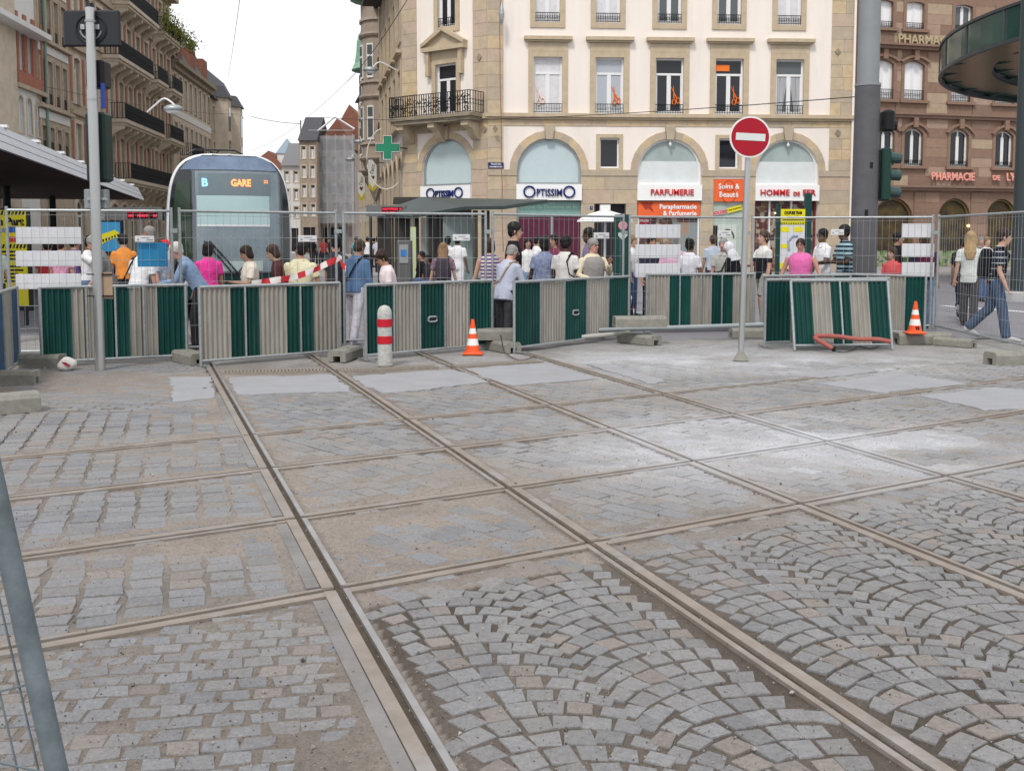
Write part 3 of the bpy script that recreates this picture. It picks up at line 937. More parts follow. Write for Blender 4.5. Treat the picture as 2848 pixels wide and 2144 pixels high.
# shop fronts
PALEB = mat('pale_blue_panel', (.50,.60,.62), .5, 0, .03, 2)
FROST = mat('frosted_panel', (.66,.70,.70), .35, 0, .06, 2)
GREYP = mat('grey_glass_panel', (.36,.43,.42), .15, 0, .12, 1.2)
SIGNW = mat('white_sign_panel', (.86,.86,.86), .35)
NAVY = mat('navy_letters', (.012,.03,.15), .4)
REDL = mat('red_letters', (.55,.03,.03), .4)
ORANGE = mat('orange_sign', (.78,.14,.045), .5, 0, .08, 3)
WINE = mat('wine_red_poster', (.10,.02,.045), .4, 0, .1, 2)
def shopfront(par, x, zs, r, kind, mwz):
    "fills one arch: tympanum, sign, shop window"
    zt = zs+r; sz0, sz1 = mwz
    root = MB(); P = [(p[0]+x, p[1]+.12) for p in arch_pts(2*r-.02, zt-.13, r)]
    tp = [(a, b) for a, b in P if b > sz1-.5]
    A = arch_pts(2*r-.02, zt-sz1, r, 14); A = [(p[0]+x, p[1]+sz1) for p in A]
    f = MB(); ring(f, A, off_pts(A, -.1), .1, .18); f.box(x-r+.02, x+r-.02, .02, .2, sz1-.02, sz1+.05)
    fr = f.build('shopfront', FRAMEW if kind != 'opt' else GALV, par)
    sheet(MB(), off_pts(A, -.02), .16).build('tympanum', PALEB if kind == 'opt' else GREYP, fr)
    if kind != 'opt': MB().box(x-r+.08, x+r-.08, .12, .15, sz1+.05, sz1+1.1).build('frosted_strip', FROST, fr)
    MB().box(x-r-.02, x+r+.02, -.16, .1, sz0, sz1).build('sign_board', SIGNW, fr)
    return fr
sz = (zr(1700, 558), zr(1700, 514))
s1 = shopfront(mw, arx[0], zsp, ar, 'opt', sz); s2 = shopfront(mw, arx[1], zsp, ar, 'par', sz); s3 = shopfront(mw, arx[2], zsp, ar, 'hom', sz)
zm = (sz[0]+sz[1])/2
def optissimo(par, x, y, s=1.0):
    text('lettering', 'PTISSIM', .47*s, NAVY, par, (x, y, zm-.03), depth=.03, bold=.006, xs=.79)
    for sg in (-1, 1):
        P = [(x+sg*.93*s+.25*s*math.cos(a*math.pi/10), y, zm+.02+.25*s*math.sin(a*math.pi/10)) for a in range(21)]
        MB().tube(P, .042*s, 8).build('letter_ring', NAVY, par)
optissimo(s1, arx[0], -.2)
text('lettering', 'PARFUMERIE', .40, REDL, s2, (arx[1]+.1, -.19, zm), depth=.03, xs=.92, bold=.004)
text('lettering', 'HOMME', .40, REDL, s3, (arx[2]-.62, -.19, zm), depth=.03, xs=.98, bold=.004)
text('lettering', 'DE', .26, REDL, s3, (arx[2]+.42, -.19, zm-.05), depth=.03, bold=.004)
text('lettering', 'FER', .40, REDL, s3, (arx[2]+1.02, -.19, zm), depth=.03, bold=.004)
SHOP_D = glass_mat('dark_shop_glass', (.03,.028,.03), .06)
def shelf_mat(name, cols_, sc):
    m = bpy.data.materials.new(name); t, p = nodes(m); L = t.links.new
    tc = t.nodes.new('ShaderNodeTexCoord'); vo = t.nodes.new('ShaderNodeTexVoronoi'); vo.inputs['Scale'].default_value = sc; vo.distance = 'CHEBYCHEV'
    L(tc.outputs['Object'], vo.inputs['Vector']); rp = t.nodes.new('ShaderNodeValToRGB'); rp.color_ramp.interpolation = 'CONSTANT'
    for i, c in enumerate(cols_):
        e = rp.color_ramp.elements[i] if i < 2 else rp.color_ramp.elements.new(i/len(cols_))
        e.position = i/len(cols_); e.color = (*c, 1)
    L(vo.outputs['Color'], rp.inputs[0]); L(rp.outputs[0], p.inputs['Base Color']); p.inputs['Roughness'].default_value = .5
    return m
SHELF = shelf_mat('stocked_shelves', [(.05,.03,.03),(.22,.12,.06),(.08,.05,.05),(.35,.3,.25),(.10,.02,.02),(.28,.2,.12)], 4)
GREENB = mat('green_shop_band', (.24,.40,.36), .3, 0, .1, 2)
TEAL = mat('pale_green_letters', (.45,.75,.62), .4)
zb0, zb1 = zr(1700, 603), zr(1700, 561)
# optician
MB().box(arx[0]-ar+.02, arx[0]+ar-.02, .2, .24, zb0, zb1).build('lit_band', GREENB, s1)  # plain green band behind the optician's lettering
text('lettering', "optique de l'homme de fer", .25, TEAL, s1, (arx[0], .18, (zb0+zb1)/2+.1), depth=.006, xs=1.08)
MB().box(arx[0]-ar+.02, arx[0]+ar-.02, .22, .26, .12, zb0).build('window_poster', WINE, s1)
MB().box(arx[0]+.1, arx[0]+.2, .16, .24, .12, zb0).build('mullion', GALV, s1)
MB().box(arx[0]-ar+.02, arx[0]-ar+.1, .16, .24, .12, zb1).build('jamb', GALV, s1)
text('lettering', 'iers', .5, SIGNW, s1, (arx[0]-.35, .2, 1.55), depth=.004)
# perfumery
MB().box(arx[1]-ar+.03, arx[1]+ar-.03, -.02, .06, zb0+.04, zb1).build('orange_sign', ORANGE, s2)
text('lettering', 'Parapharmacie', .30, SIGNW, s2, (arx[1]+ar-.2, -.03, zb1-.24), depth=.006, align='RIGHT', bold=.008)
text('lettering', '& Parfumerie', .30, SIGNW, s2, (arx[1]+ar-.2, -.03, zb1-.55), depth=.006, align='RIGHT', bold=.008)
MB().extr([(arx[1]-ar+.15, zb1-.02), (arx[1]-.75, zb1-.03), (arx[1]-.85, zb1-.22), (arx[1]-.72, zb1-.5), (arx[1]-1.0, zb1-.32), (arx[1]-1.12, zb1-.4)], 1, -.026, -.021).build('leaf_mark', mat('dark_red_mark', (.36,.05,.03), .5), s2)
MB().box(arx[1]-ar+.03, arx[1]+ar-.03, .24, .28, .12, zb0+.04).build('shop_window', SHELF, s2)
MB().box(arx[1]+.25, arx[1]+ar-.1, .2, .236, .9, zb0-.25).build('window_poster', mat('blue_poster', (.12,.33,.42), .4, 0, 0, 2.5, col2=(.42,.22,.12)), s2)
MB().box(arx[1]-ar+.05, arx[1]-ar+.62, .19, .236, zb0-.32, zb0-.05).build('sale_sticker', mat('crimson_sticker', (.42,.02,.05), .4), s2)
text('lettering', 'SOLDES', .14, SIGNW, s2, (arx[1]-ar+.34, .18, zb0-.18), depth=.003, bold=.006)
for xx in (-ar+.07, ar-.07): MB().box(arx[1]+xx-.04, arx[1]+xx+.04, .1, .23, .12, zb1).build('jamb', FRAMEW, s2)
# right arch shop
MB().box(arx[2]-ar+.03, arx[2]+ar-.03, .3, .34, .12, sz[0]).build('shop_window', SHELF, s3)
for xx in (-ar+.07, -.75, .3, ar-.07): MB().box(arx[2]+xx-.035, arx[2]+xx+.035, .16, .28, .12, sz[0]).build('mullion', FRAMEW if abs(xx) < 1 else mat('dark_red_frame', (.16,.03,.03), .5), s3)
LAMPM = emit_mat('warm_lamp', (1, .75, .5), 3.0)
for k in range(4): MB().ball((arx[2]-.45+.1*k, .22, zr(1700, 592)+(.06 if k % 2 else 0)), .035, .035, .035).build('shop_lamp', LAMPM, s3)
# doorway and the narrow orange shop
dw = MB().box(door_u-.75, door_u+.75, .26, .3, .12, dz).build('house_door', mat('dark_doorway', (.02,.018,.022), .5), mw)
MB().box(door_u-.75, door_u-.7, .0, .25, .12, dz).box(door_u+.7, door_u+.75, .0, .25, .12, dz).build('frame', mat('brown_door_frame', (.11,.08,.06), .5), dw)
npl = MB().box(door_u-.95, door_u-.83, -.05, -.036, dz-.28, dz-.12).build('house_number', NAVY, mw)
text('lettering', '1', .12, SIGNW, npl, (door_u-.89, -.056, dz-.2), depth=.002)
zo0, zo1 = zr(1700, 560), zr(1700, 497)
ss = MB().box(soins_u-.71, soins_u+.71, -.03, .1, zo0, zo1-.02).build('shop_sign', ORANGE, mw)
text('lettering', 'Soins &', .34, SIGNW, ss, (soins_u, -.04, zo1-.36), depth=.006, bold=.006, xs=.98)
text('lettering', 'Beauté', .34, SIGNW, ss, (soins_u, -.04, zo1-.74), depth=.006, bold=.006, xs=.98)
for rr, zz_ in ((.26, zo1-.34), (.33, zo1-.76)):
    MB().tube([(soins_u+.0+rr*math.cos(a*math.pi/8), -.032, zz_+rr*math.sin(a*math.pi/8)) for a in range(17)], .022, 5).build('ring_mark', mat('dark_orange_mark', (.55,.08,.02), .5), ss)
PALEG = mat('pale_green_glass', (.42,.50,.45), .12, 0, .12, 2)
gd = MB().box(soins_u-.71, soins_u+.71, .12, .15, .12, zo0).build('glass_door', PALEG, mw)
MB().box(soins_u-.45, soins_u+.45, .08, .118, .12, 2.35).build('door_leaf', mat('white_door_leaf', (.55,.60,.55), .3), gd)
MB().tube([(soins_u+.3*math.cos(a*math.pi/10), .07, 1.7+.42*math.sin(a*math.pi/10)) for a in range(11)], .035, 6).build('arch_mark', mat('dark_green_mark', (.03,.08,.05), .5), gd)
MB().box(soins_u-.71, soins_u-.5, .05, .12, .12, 2.3).build('jamb', BLACK, gd)
st1 = MB().obox((soins_u-.4, .05, 2.92), (.62, .01, .2), Matrix.Rotation(R(-9), 3, 'Y')).build('sale_banner', mat('pink_banner', (.72,.45,.5), .5, 0, .2, 8), gd)
text('lettering', 'SOLDES', .19, REDL, gd, (soins_u-.4, .04, 2.92), rot=(R(90), R(-9), 0), depth=.003, bold=.006)
st2 = MB().obox((soins_u+.3, .05, 3.08), (.72, .01, .24), Matrix.Rotation(R(-14), 3, 'Y')).build('sale_banner', mat('yellow_banner', (.75,.66,.03), .5), gd)
text('lettering', '3 pour le prix de 2', .09, BLACK, gd, (soins_u+.3, .04, 3.09), rot=(R(90), R(-14), 0), depth=.003, bold=.004)
# arch spot lamps
for x in arx[1:]:
    MB().ball((x, -.1, zsp+ar-.28), .07, .07, .09).cyl((x, -.08, zsp+ar-.02), (x, -.08, zsp+ar-.2), .02).build('spot_lamp', WHITEP, mw)
# scissors painted on the first floor panes
SCIS = mat('orange_scissors', (.85,.2,.03), .5)
for i, px in enumerate((1500, 1712, 1878, 2045)):
    u_, z_ = M_.uz(px, 265); mb = MB()
    if i == 0: SC_ = mat('pale_orange_scissors', (.86,.62,.52), .5)
    else: SC_ = SCIS
    y = .155
    mb.tube([(u_-.18, y, z_+.42), (u_+.1, y, z_-.12)], [.012, .035], 4); mb.tube([(u_-.06, y, z_+.45), (u_-.02, y, z_-.15)], [.012, .035], 4)
    for cx, cz in ((u_+.17, z_-.24), (u_-.02, z_-.32)):
        mb.tube([(cx+.085*math.cos(a*math.pi/5), y, cz+.13*math.sin(a*math.pi/5)) for a in range(11)], .026, 5)
    mb.build('scissors_sticker', SC_, mw)
u_, z_ = M_.uz(2010, 190)
MB().box(u_-.28, u_+.36, .15, .156, z_-.12, z_+.16).build('window_sticker', SCIS, mw)
# diamond anchor plates
def diamond(par, u_, z_, s=.17): MB().extr([(u_-s*.8, z_), (u_, z_-s), (u_+s*.8, z_), (u_, z_+s)], 1, -.09, -.045).build('anchor_plate', STONED, par)
for p in ((2329, 371), (2329, 145)):
    diamond(mw, *M_.uz(*p))
# rain pipe at the right end
u_ = M_.L-.05
MB().cyl((u_, -.1, .1), (u_, -.1, BT-.5), .06, 8).build('rain_pipe', CREAM, mw)
# street name plate
u_, z_ = M_.uz(1379, 461)
sp = MB().box(u_-.36, u_+.36, -.06, -.045, z_-.14, z_+.14).build('street_plate', mat('street_plate_blue', (.012,.02,.10), .35), mw)
text('lettering', 'PLACE DE', .10, SIGNW, sp, (u_, -.064, z_+.06), depth=.002, bold=.003)
text('lettering', "L'HOMME DE FER", .088, SIGNW, sp, (u_, -.064, z_-.065), depth=.002, xs=.9, bold=.003)

# --- chamfered corner with balcony
cu = lambda px, y=HOR: C_.uz(px, y)
ca = (cu(1175, 470)[0]+cu(1312, 470)[0])/2; car = (cu(1312, 470)[0]-cu(1175, 470)[0])/2
czs = cu(1243, 474)[1]
fw0, fz0 = cu(1213, 250)[0], cu(1240, 320)[1]; fw1 = cu(1270, 250)[0]; fz1 = cu(1240, 178)[1]
f2a, f2z = (cu(1218, 40)[0]+cu(1268, 40)[0])/2, cu(1243, 76)[1]
fcu, fcw = (fw0+fw1)/2, fw1-fw0
holes = [hole(ca, .12, 2*car, czs+car-.12, car), hole(fcu, fz0, fcw, fz1-fz0), hole(f2a, f2z, 1.05, 2.2), hole(f2a, f2z+4, 1.0, 1.5)]
cw = local(C_, wall('wall', C_.L, -.1, BT, holes, CREAM, bld))
window(cw, fcu, fz0, fcw, fz1-fz0, sw=.24, hood='pediment', pane=GLD, trans=.3, bottom=False)
window(cw, f2a, f2z, 1.05, 2.2, sw=.24, railing=.42, pane=GLD, trans=.25)
window(cw, f2a, f2z+4, 1.0, 1.5, sw=.2, pane=GLM, trans=0)
ua, ub = cu(1160, 200)[0], cu(1316, 200)[0]
MB().box(-.1, C_.L+.1, -.2, .02, zc0, zc1).build('string_course', STONE, cw)
for a, b in ((0, ua), (ub, C_.L)):
    ashlar(cw, a, b, zc1+.01, BT-.52, [], .6, .9, STONES, .035)
    ashlar(cw, a, b, zsp+.06, zc0-.01, [], .5, .9, STONES, .035)
ashlar(cw, ua, ub, zsp+.06, zc0-.01, [(ca-car-.3, ca+car+.3, 0, czs+car+.3)], .5, .9, STONES, .03)
ashlar(cw, 0, C_.L, .1, zsp+.05, [(ca-car, ca+car, 0, 9)], .62, 1.0, [STONES[2], STONES[0], STONES[3]], .03)
arch_ring(cw, ca, czs, car, .32)
s0_ = shopfront(cw, ca, czs, car, 'opt', sz)
optissimo(s0_, ca, -.2, .92)
MB().box(ca-car+.03, ca+car-.03, .24, .28, .12, sz[0]).build('shop_window', SHOP_D, s0_)
MB().box(0, C_.L, -.3, .3, BT-.5, BT-.2).box(0, C_.L, -.5, .3, BT-.198, BT).build('cornice', STONE, cw)
for p in ((1335, 160), (1349, 361), (1380, 359)): diamond(cw, *C_.uz(*p))
# balcony
b0, b1 = .05, C_.L-.15; bz = zc1-.02
bal = MB().box(b0, b1, -1.15, -.02, bz-.16, bz).box(b0+.1, b1-.1, -1.05, -.02, bz-.34, bz-.162).build('balcony', STONED, cw)
for x in (b0+.55, (b0+b1)/2, b1-.5):
    MB().extr([(-.02, bz-.342), (-.95, bz-.342), (-.95, bz-.55), (-.55, bz-.7), (-.35, bz-1.0), (-.12, bz-1.15), (-.02, bz-1.15)], 0, x-.2, x+.2).build('corbel', STONE, bal)
rl = MB(); rail_panel(rl, b1-b0-.1, bz, 1.0, 0, .14, True, .02)
m2 = MB(); m2.add([(v[0]+(b0+b1)/2, -1.08, v[2]) if False else (v[0]+(b0+b1)/2, v[1]-1.08, v[2]) for v in rl.v], rl.f)
for x in (b0+.05, b1-.05):
    q = MB(); rail_panel(q, 1.0, bz, 1.0, 0, .17, True, .014); m2.add([(x+v[1], v[0]-.56, v[2]) for v in q.v], q.f)
# leaf scroll work between the bars
for k in range(110):
    x = random.uniform(b0+.1, b1-.1); z = bz+random.uniform(.15, .8); r = random.uniform(.05, .12); a0 = random.uniform(0, 6)
    m2.tube([(x+r*math.cos(a0+a*.8)*(1-.1*a), -1.08, z+r*math.sin(a0+a*.8)*(1-.1*a)) for a in range(7)], .02, 4)
m2.build('railing', IRON, bal)

# --- side front into the street
holes = []; su = lambda px, y=HOR: S_.uz(px, y)
n = 5
for k in range(n):
    x = S_.L*(k+.5)/n
    holes += [hole(x, zf1, 1.2, hf1), hole(x, zf2, 1.05, 2.2), hole(x, .4, 1.7, 5.4, .85)]
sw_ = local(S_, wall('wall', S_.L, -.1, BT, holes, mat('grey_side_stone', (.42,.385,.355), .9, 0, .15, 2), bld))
for k in range(n):
    x = S_.L*(k+.5)/n
    window(sw_, x, zf1, 1.2, hf1, sw=.25, hood='cornice', pane=GLM, bottom=False)
    window(sw_, x, zf2, 1.05, 2.2, sw=.24, pane=GLM, trans=.25)
    window(sw_, x, .4, 1.7, 5.4, .85, sw=.3, pane=GLD, trans=.4, bottom=False)
    MB().box(x-1.28, x-1.08, -.12, .0, zc1, BT-.5).build('pilaster', STONE, sw_)
MB().box(0, S_.L, -.2, .02, zc0, zc1).build('string_course', STONE, sw_)
MB().box(-.3, S_.L+.6, -1.1, .2, BT-.25, BT+.05).build('eave', mat('dark_eave', (.06,.052,.045), .8), sw_)
# roof and the closed back
o2 = Vector((pC.x, 48.0, 0))
def lp(v): return (v.x-o2.x, v.y-o2.y)
bk = [lp(S_.p0), lp(S_.p1), lp(M_.p0), lp(M_.p1), lp(M_.p1+Vector((-.3, 16, 0)))]
MB().prism([(p[0], p[1]) for p in bk], BT+.06, BT+.2).build('roof', ROOFM, bld)
a, b, c = M_.p1, M_.p1+Vector((-.3, 16, 0)), S_.p0
MB().add([(*lp(a), 0), (*lp(b), 0), (*lp(b), BT), (*lp(a), BT), (*lp(c), 0), (*lp(c), BT)], [(0,1,2,3), (1,4,5,2)]).build('back_wall', CREAM, bld)
mp = [(p[0]*.94+.3, p[1]*.9+.8) for p in bk]
MB().loft([[(p[0], p[1], BT+.2) for p in bk], [(p[0]*.8+1.5, p[1]*.62+3, BT+4.2) for p in bk]]).build('mansard', ROOFM, bld)

# ------------------------------------------------------------------ red sandstone pharmacy
p0 = at(2395, HOR, 58.5); P_ = Fac((p0.x, 58.5), (p0.x+13.5*math.cos(R(14)), 58.5+13.5*math.sin(R(14))))
ph = empty('pharmacy_building', P_.p0, P_.a, 'red sandstone building with pharmacy lettering and white arched windows at right', 'building')
pu = lambda px, y: P_.uz(px, y)
PT = 19.5
rows = [(2467, 390), (2540, 405), (2667, 410), (2792, 415)]
cols_ = [pu(p[0], p[1])[0] for p in rows]
pz1, ph1 = pu(2540, 462)[1], pu(2540, 358)[1]-pu(2540, 462)[1]
pz2, ph2 = pu(2540, 280)[1], pu(2540, 172)[1]-pu(2540, 280)[1]
pz3, ph3 = pu(2540, 83)[1], pu(2540, 6)[1]-pu(2540, 83)[1]
cu1 = [pu(p, 405)[0] for p in (2460, 2540, 2667, 2792)]
cu2 = [pu(p, 225)[0] for p in (2456, 2542, 2672, 2795)]
cu3 = [pu(p, 45)[0] for p in (2458, 2545, 2680, 2800)]
aw = [(pu(2484, 600)[0], 2.6), (pu(2654, 600)[0], 2.1), (pu(2785, 600)[0], 1.95)]
azt = pu(2657, 552)[1]
holes = [hole(x, pz1, 1.22, ph1, .3) for x in cu1]+[hole(x, pz2, 1.3, ph2, .2) for x in cu2]+[hole(x, pz3, 1.15, ph3, .1) for x in cu3]+[hole(x, pz3+3.6, 1.1, 1.9, .1) for x in cu3]
holes += [hole(x, .1, w_, azt-.1, w_/2.3) for x, w_ in aw]
pw = wall('wall', P_.L, -.1, PT, holes, REDST[0], ph)
SHUT = mat('white_shutter_glass', (.86,.86,.88), .3)
for i, x in enumerate(cu1): window(pw, x, pz1, 1.22, ph1, .3, sw=.2, hood='arch', sill=1, stone=REDST[0], pane=GLD, trans=0, railing=.3, bottom=False)
for i, x in enumerate(cu2): window(pw, x, pz2, 1.3, ph2, .2, sw=.2, hood='arch', sill=1, stone=REDST[0], pane=SHUT if i < 2 else GLC, trans=0, railing=.55, bottom=False)
for i, x in enumerate(cu3):
    window(pw, x, pz3, 1.15, ph3, .1, sw=.2, sill=1, stone=REDST[0], pane=SHUT if i < 2 else GLM, trans=0, railing=.35, bottom=False)
    window(pw, x, pz3+3.6, 1.1, 1.9, .1, sw=.2, sill=1, stone=REDST[0], pane=GLM, trans=0, bottom=False)
hr = [(x-.81, x+.81, pz1-.17, pz1+ph1+.3) for x in cu1]+[(x-.85, x+.85, pz2-.17, pz2+ph2+.3) for x in cu2]+[(x-.78, x+.78, pz3-.17, pz3+ph3+.2) for x in cu3]
hr += [(x-w_/2-.02, x+w_/2+.02, 0, azt+.02) for x, w_ in aw]
c1, c2, c3 = pu(2650, 328)[1], pu(2520, 135)[1], pu(2700, 528)[1]
ashlar(pw, 0, P_.L-3.5, c3+.2, c1-.12, hr, .52, 1.05, REDST, .03)
ashlar(pw, 0, P_.L-3.5, c1+.2, c2-.12, hr, .55, 1.05, REDST, .03)
ashlar(pw, 0, P_.L-3.5, c2+.25, 15.0, hr, .6, 1.05, REDST, .03)
ashlar(pw, 0, P_.L-3.5, .1, c3-.15, hr, .6, .9, [REDST[0], REDST[3], REDST[1]], .05)
for z_, pr in ((c1, .22), (c2, .35), (c3, .3)):
    MB().box(0, P_.L, -pr, .02, z_-.1, z_+.06).box(0, P_.L, -pr*1.5, .02, z_+.062, z_+.18).build('cornice', REDST[3], pw)
GOLDL = mat('weathered_stone_letters', (.46,.38,.25), .7)
PINKL = mat('pink_neon_letters', (.82,.36,.30), .5)
u_, z_ = pu(2493, 111); text('lettering', 'PHARMACIE', .72, GOLDL, pw, (u_, -.14, z_), depth=.05, align='LEFT', xs=.95, bold=.01)
u_, z_ = pu(2584, 492); text('lettering', 'PHARMACIE', .62, PINKL, pw, (u_, -.2, z_), depth=.04, align='LEFT', xs=.86, bold=.012)
u_, z_ = pu(2754, 496); text('lettering', 'DE', .40, PINKL, pw, (u_, -.2, z_), depth=.04, align='LEFT', bold=.01)
u_, z_ = pu(2792, 494); text('lettering', "L'HOMME DE FER", .62, PINKL, pw, (u_, -.2, z_), depth=.04, align='LEFT', xs=.86, bold=.012)
PHIN = mat('pharmacy_interior', (.12,.085,.03), .6, 0, 0, 1.6, col2=(.025,.02,.02))
for x, w_ in aw:
    sf = sheet(MB(), [(x+p[0], .1+p[1]) for p in arch_pts(w_+.01, azt-.095, w_/2.3)], .27).build('shop_window', PHIN, pw)
    ring(MB(), [(x+p[0], .1+p[1]) for p in arch_pts(w_-.02, azt-.12, w_/2.3)], [(x+p[0], .1+p[1]) for p in off_pts(arch_pts(w_-.02, azt-.12, w_/2.3), -.1)], .14, .25).build('frame', mat('ochre_frame', (.16,.115,.05), .5), sf)
    MB().box(x-w_/2+.1, x+w_/2-.1, .05, .13, .1, 1.0).build('display_crates', shelf_mat('flower_display', [(.06,.14,.04),(.16,.24,.07),(.3,.32,.2),(.05,.08,.04)], 5), sf)
    MB().ball((x+w_*.42, -.12, 2.45), .09, .09, .09).build('wall_lamp', emit_mat('warm_globe', (1,.75,.3), 2.5), pw)
MB().prism([(0,0), (P_.L,0), (P_.L,12), (0,12)], PT, PT+.3).build('roof', ROOFM, ph)
MB().add([(0,0,0),(0,12,0),(0,12,PT),(0,0,PT)], [(0,1,2,3)]).build('side_wall', REDST[3], ph)

# ------------------------------------------------------------------ the row on the left
def lx(Z): return -23.66-.096*(Z-60)
def left_building(name, Z0, Z1, H_, label, wallm):
    F = Fac((lx(Z0), Z0), (lx(Z1), Z1)); e = empty(name, F.p0, F.a, label, 'building', 'row of facades on the left of the street')
    return F, e
BRK = mat('red_brick', (.36,.15,.105), .9, 0, .15, 8, .2, 30)
BEIGE = mat('beige_stone', (.42,.345,.265), .9, 0, .18, 2, .15, 30)
PALEST = mat('pale_plaster', (.66,.65,.635), .9, 0, .06, 1.5)
BEIGEL = mat('light_beige_stone', (.54,.465,.37), .9, 0, .15, 2, .15, 30)
def closing(e, L_, D_, H_, rm, wm):
    MB().add([(0,0,0),(L_,0,0),(L_,D_,0),(0,D_,0),(0,0,H_),(L_,0,H_),(L_,D_,H_),(0,D_,H_)], [(1,2,6,5),(3,0,4,7),(2,3,7,6)]).build('party_wall', wm, e)
    MB().extr([(-.35, H_), (D_+.1, H_), (D_-3, H_+3.6), (1.6, H_+3.6)], 0, 0, L_).build('roof', rm, e)
# L1 white with arches
F, e = left_building('arcade_house', 39.0, 49.5, 21, 'pale house with brick window bays and small arched windows above the left canopy', PALEST)
fu = F.uz
wins = []; wins2 = []
for px in (58, 82, 105): wins.append((fu(px, 320)[0], fu(80, 372)[1], .62, fu(80, 275)[1]-fu(80, 372)[1], .31))
for px in (57, 80, 103): wins2.append((fu(px, 160)[0], fu(80, 205)[1], .5, fu(80, 88)[1]-fu(80, 205)[1], .2))
hl = [hole(*w_) for w_ in wins+wins2]
w_ = wall('wall', F.L, 0, 21, hl, PALEST, e)
for q in wins: window(w_, q[0], q[1], q[2], q[3], q[4], sw=.1, sp=.03, stone=BEIGEL, pane=GLM, trans=0, mull=False)
for q in wins2: window(w_, q[0], q[1], q[2], q[3], q[4], sw=.08, sp=.03, stone=BRK, pane=GLM, trans=0, mull=False)
ua_, ub_ = wins2[0][0]-.55, wins2[2][0]+.6
zb_, zt_ = wins2[0][1]-.7, wins2[0][1]+wins2[0][3]+.6
spx = [ua_]+[x for q in wins2 for x in (q[0]-.34, q[0]+.34)]+[ub_]
bp_ = MB()
for a, b in zip(spx[::2], spx[1::2]): bp_.box(a, b, -.08, .02, zb_+.05, zt_)
bp_.box(ua_, ub_, -.075, .02, zb_+.05, wins2[0][1]-.1)
bp_.build('brick_bay', BRK, w_)
MB().box(ua_-.2, ub_+.2, -.2, .02, zb_-.15, zb_+.045).build('sill_course', BEIGE, w_)
u1_, u0_ = fu(45, 300)[0], fu(-40, 300)[0]
MB().box(u0_, u1_, -.1, .02, 3, 20).build('stone_pier', BEIGEL, w_)
MB().box(0, F.L, -.8, .02, fu(40, 85)[1], fu(40, 70)[1]).build('awning', PALEST, w_)
MB().cyl((fu(121, 200)[0], -.12, 2), (fu(121, 200)[0], -.12, 20), .07, 6).build('rain_pipe', mat('green_rain_pipe', (.2,.3,.25), .6), w_)
closing(e, F.L, 10, 21, ROOFM, PALEST)
# L2 narrow, groups of four windows and white bands
F, e = left_building('banded_house', 49.6, 54.3, 21, 'narrow stone house with white bands between rows of slim windows', BEIGE)
fu = F.uz; hl = []; wl = []
zl = [(fu(160, 430)[1], fu(160, 362)[1]), (fu(160, 300)[1], fu(160, 185)[1]), (fu(160, 125)[1], fu(160, 15)[1]), (fu(160, -50)[1], fu(160, -140)[1])]
for za, zb in zl:
    for k in range(4):
        x = .75+k*(F.L-1.5)/3; wl.append((x, za, .62, zb-za))
hl = [hole(*q) for q in wl]; w_ = wall('wall', F.L, 0, 21, hl, BEIGE, e)
for q in wl: window(w_, q[0], q[1], q[2], q[3], sw=.12, sp=.05, stone=BEIGE, pane=GLM, trans=.2, mull=False, railing=.5, rtype=False)
for k in range(3):
    MB().box(.2, F.L-.2, -.05, .02, zl[k][1]+.35, zl[k+1][0]-.35).build('white_band', PALEST, w_)
    MB().box(0, F.L, -.25, .02, zl[k+1][0]-.28, zl[k+1][0]-.12).build('sill_course', BEIGE, w_)
closing(e, F.L, 10, 21, ROOFM, BEIGE)
# L3 brick and stone with stacked balconies
F, e = left_building('balcony_house', 54.4, 77.3, 19, 'long brick and stone house with black iron balconies, plants on its top balcony', BRK)
fu = F.uz
zb = [5.3, 8.75, 12.3, 15.9]
hl = []; wl = []; nb_ = 11
for iz, z_ in enumerate(zb):
    for k in range(nb_):
        x = F.L*(k+.5)/nb_; wl.append((x, z_+.05, 1.0, 2.45, .12 if iz == 1 else 0))
for k in range(nb_): wl.append((F.L*(k+.5)/nb_, .2, 1.5, 3.6, .3))
hl = [hole(*q) for q in wl]; w_ = wall('wall', F.L, 0, 19.3, hl, BEIGE, e)
for i, q in enumerate(wl): window(w_, q[0], q[1], q[2], q[3], q[4], sw=.2, sp=.08, stone=BEIGEL, pane=[GLM, GLD, GLC, GLM][(i*7) % 4], trans=.25, bottom=False)
for iz, z_ in enumerate(zb):
    for k in range(nb_):
        for sg in (-1, 1):
            x = F.L*(k+.5)/nb_+sg*.86; MB().box(x-.13, x+.13, -.03, .01, z_+.2, z_+2.6).build('brick_pier', BRK, w_)
    MB().box(0, F.L, -.16, .02, z_+2.95, z_+3.2).build('string_course', BEIGE, w_)
def balcony(par, x0, x1, z_, pr=1.0, stone=BEIGEL, plants=False):
    b = MB().box(x0, x1, -pr, .0, z_-.2, z_).box(x0+.1, x1-.1, -pr+.1, 0, z_-.36, z_-.202).build('balcony', stone, par)
    n = max(2, int((x1-x0)/1.6))
    for k in range(n+1):
        x = x0+.3+(x1-x0-.6)*k/n
        MB().extr([(-.01, z_-.362), (-pr+.15, z_-.362), (-pr+.2, z_-.55), (-.3, z_-.8), (-.01, z_-1.15)], 0, x-.16, x+.16).build('corbel', stone, b)
    r = MB(); q = MB(); rail_panel(q, x1-x0-.06, z_, .95, 0, .13, True, .018); r.add([(v[0]+(x0+x1)/2, v[1]-pr+.05, v[2]) for v in q.v], q.f)
    for x in (x0+.05, x1-.05):
        q = MB(); rail_panel(q, pr-.1, z_, .95, 0, .13, False, .018); r.add([(x+v[1], v[0]-pr/2, v[2]) for v in q.v], q.f)
    r.build('railing', IRON, b)
    return b
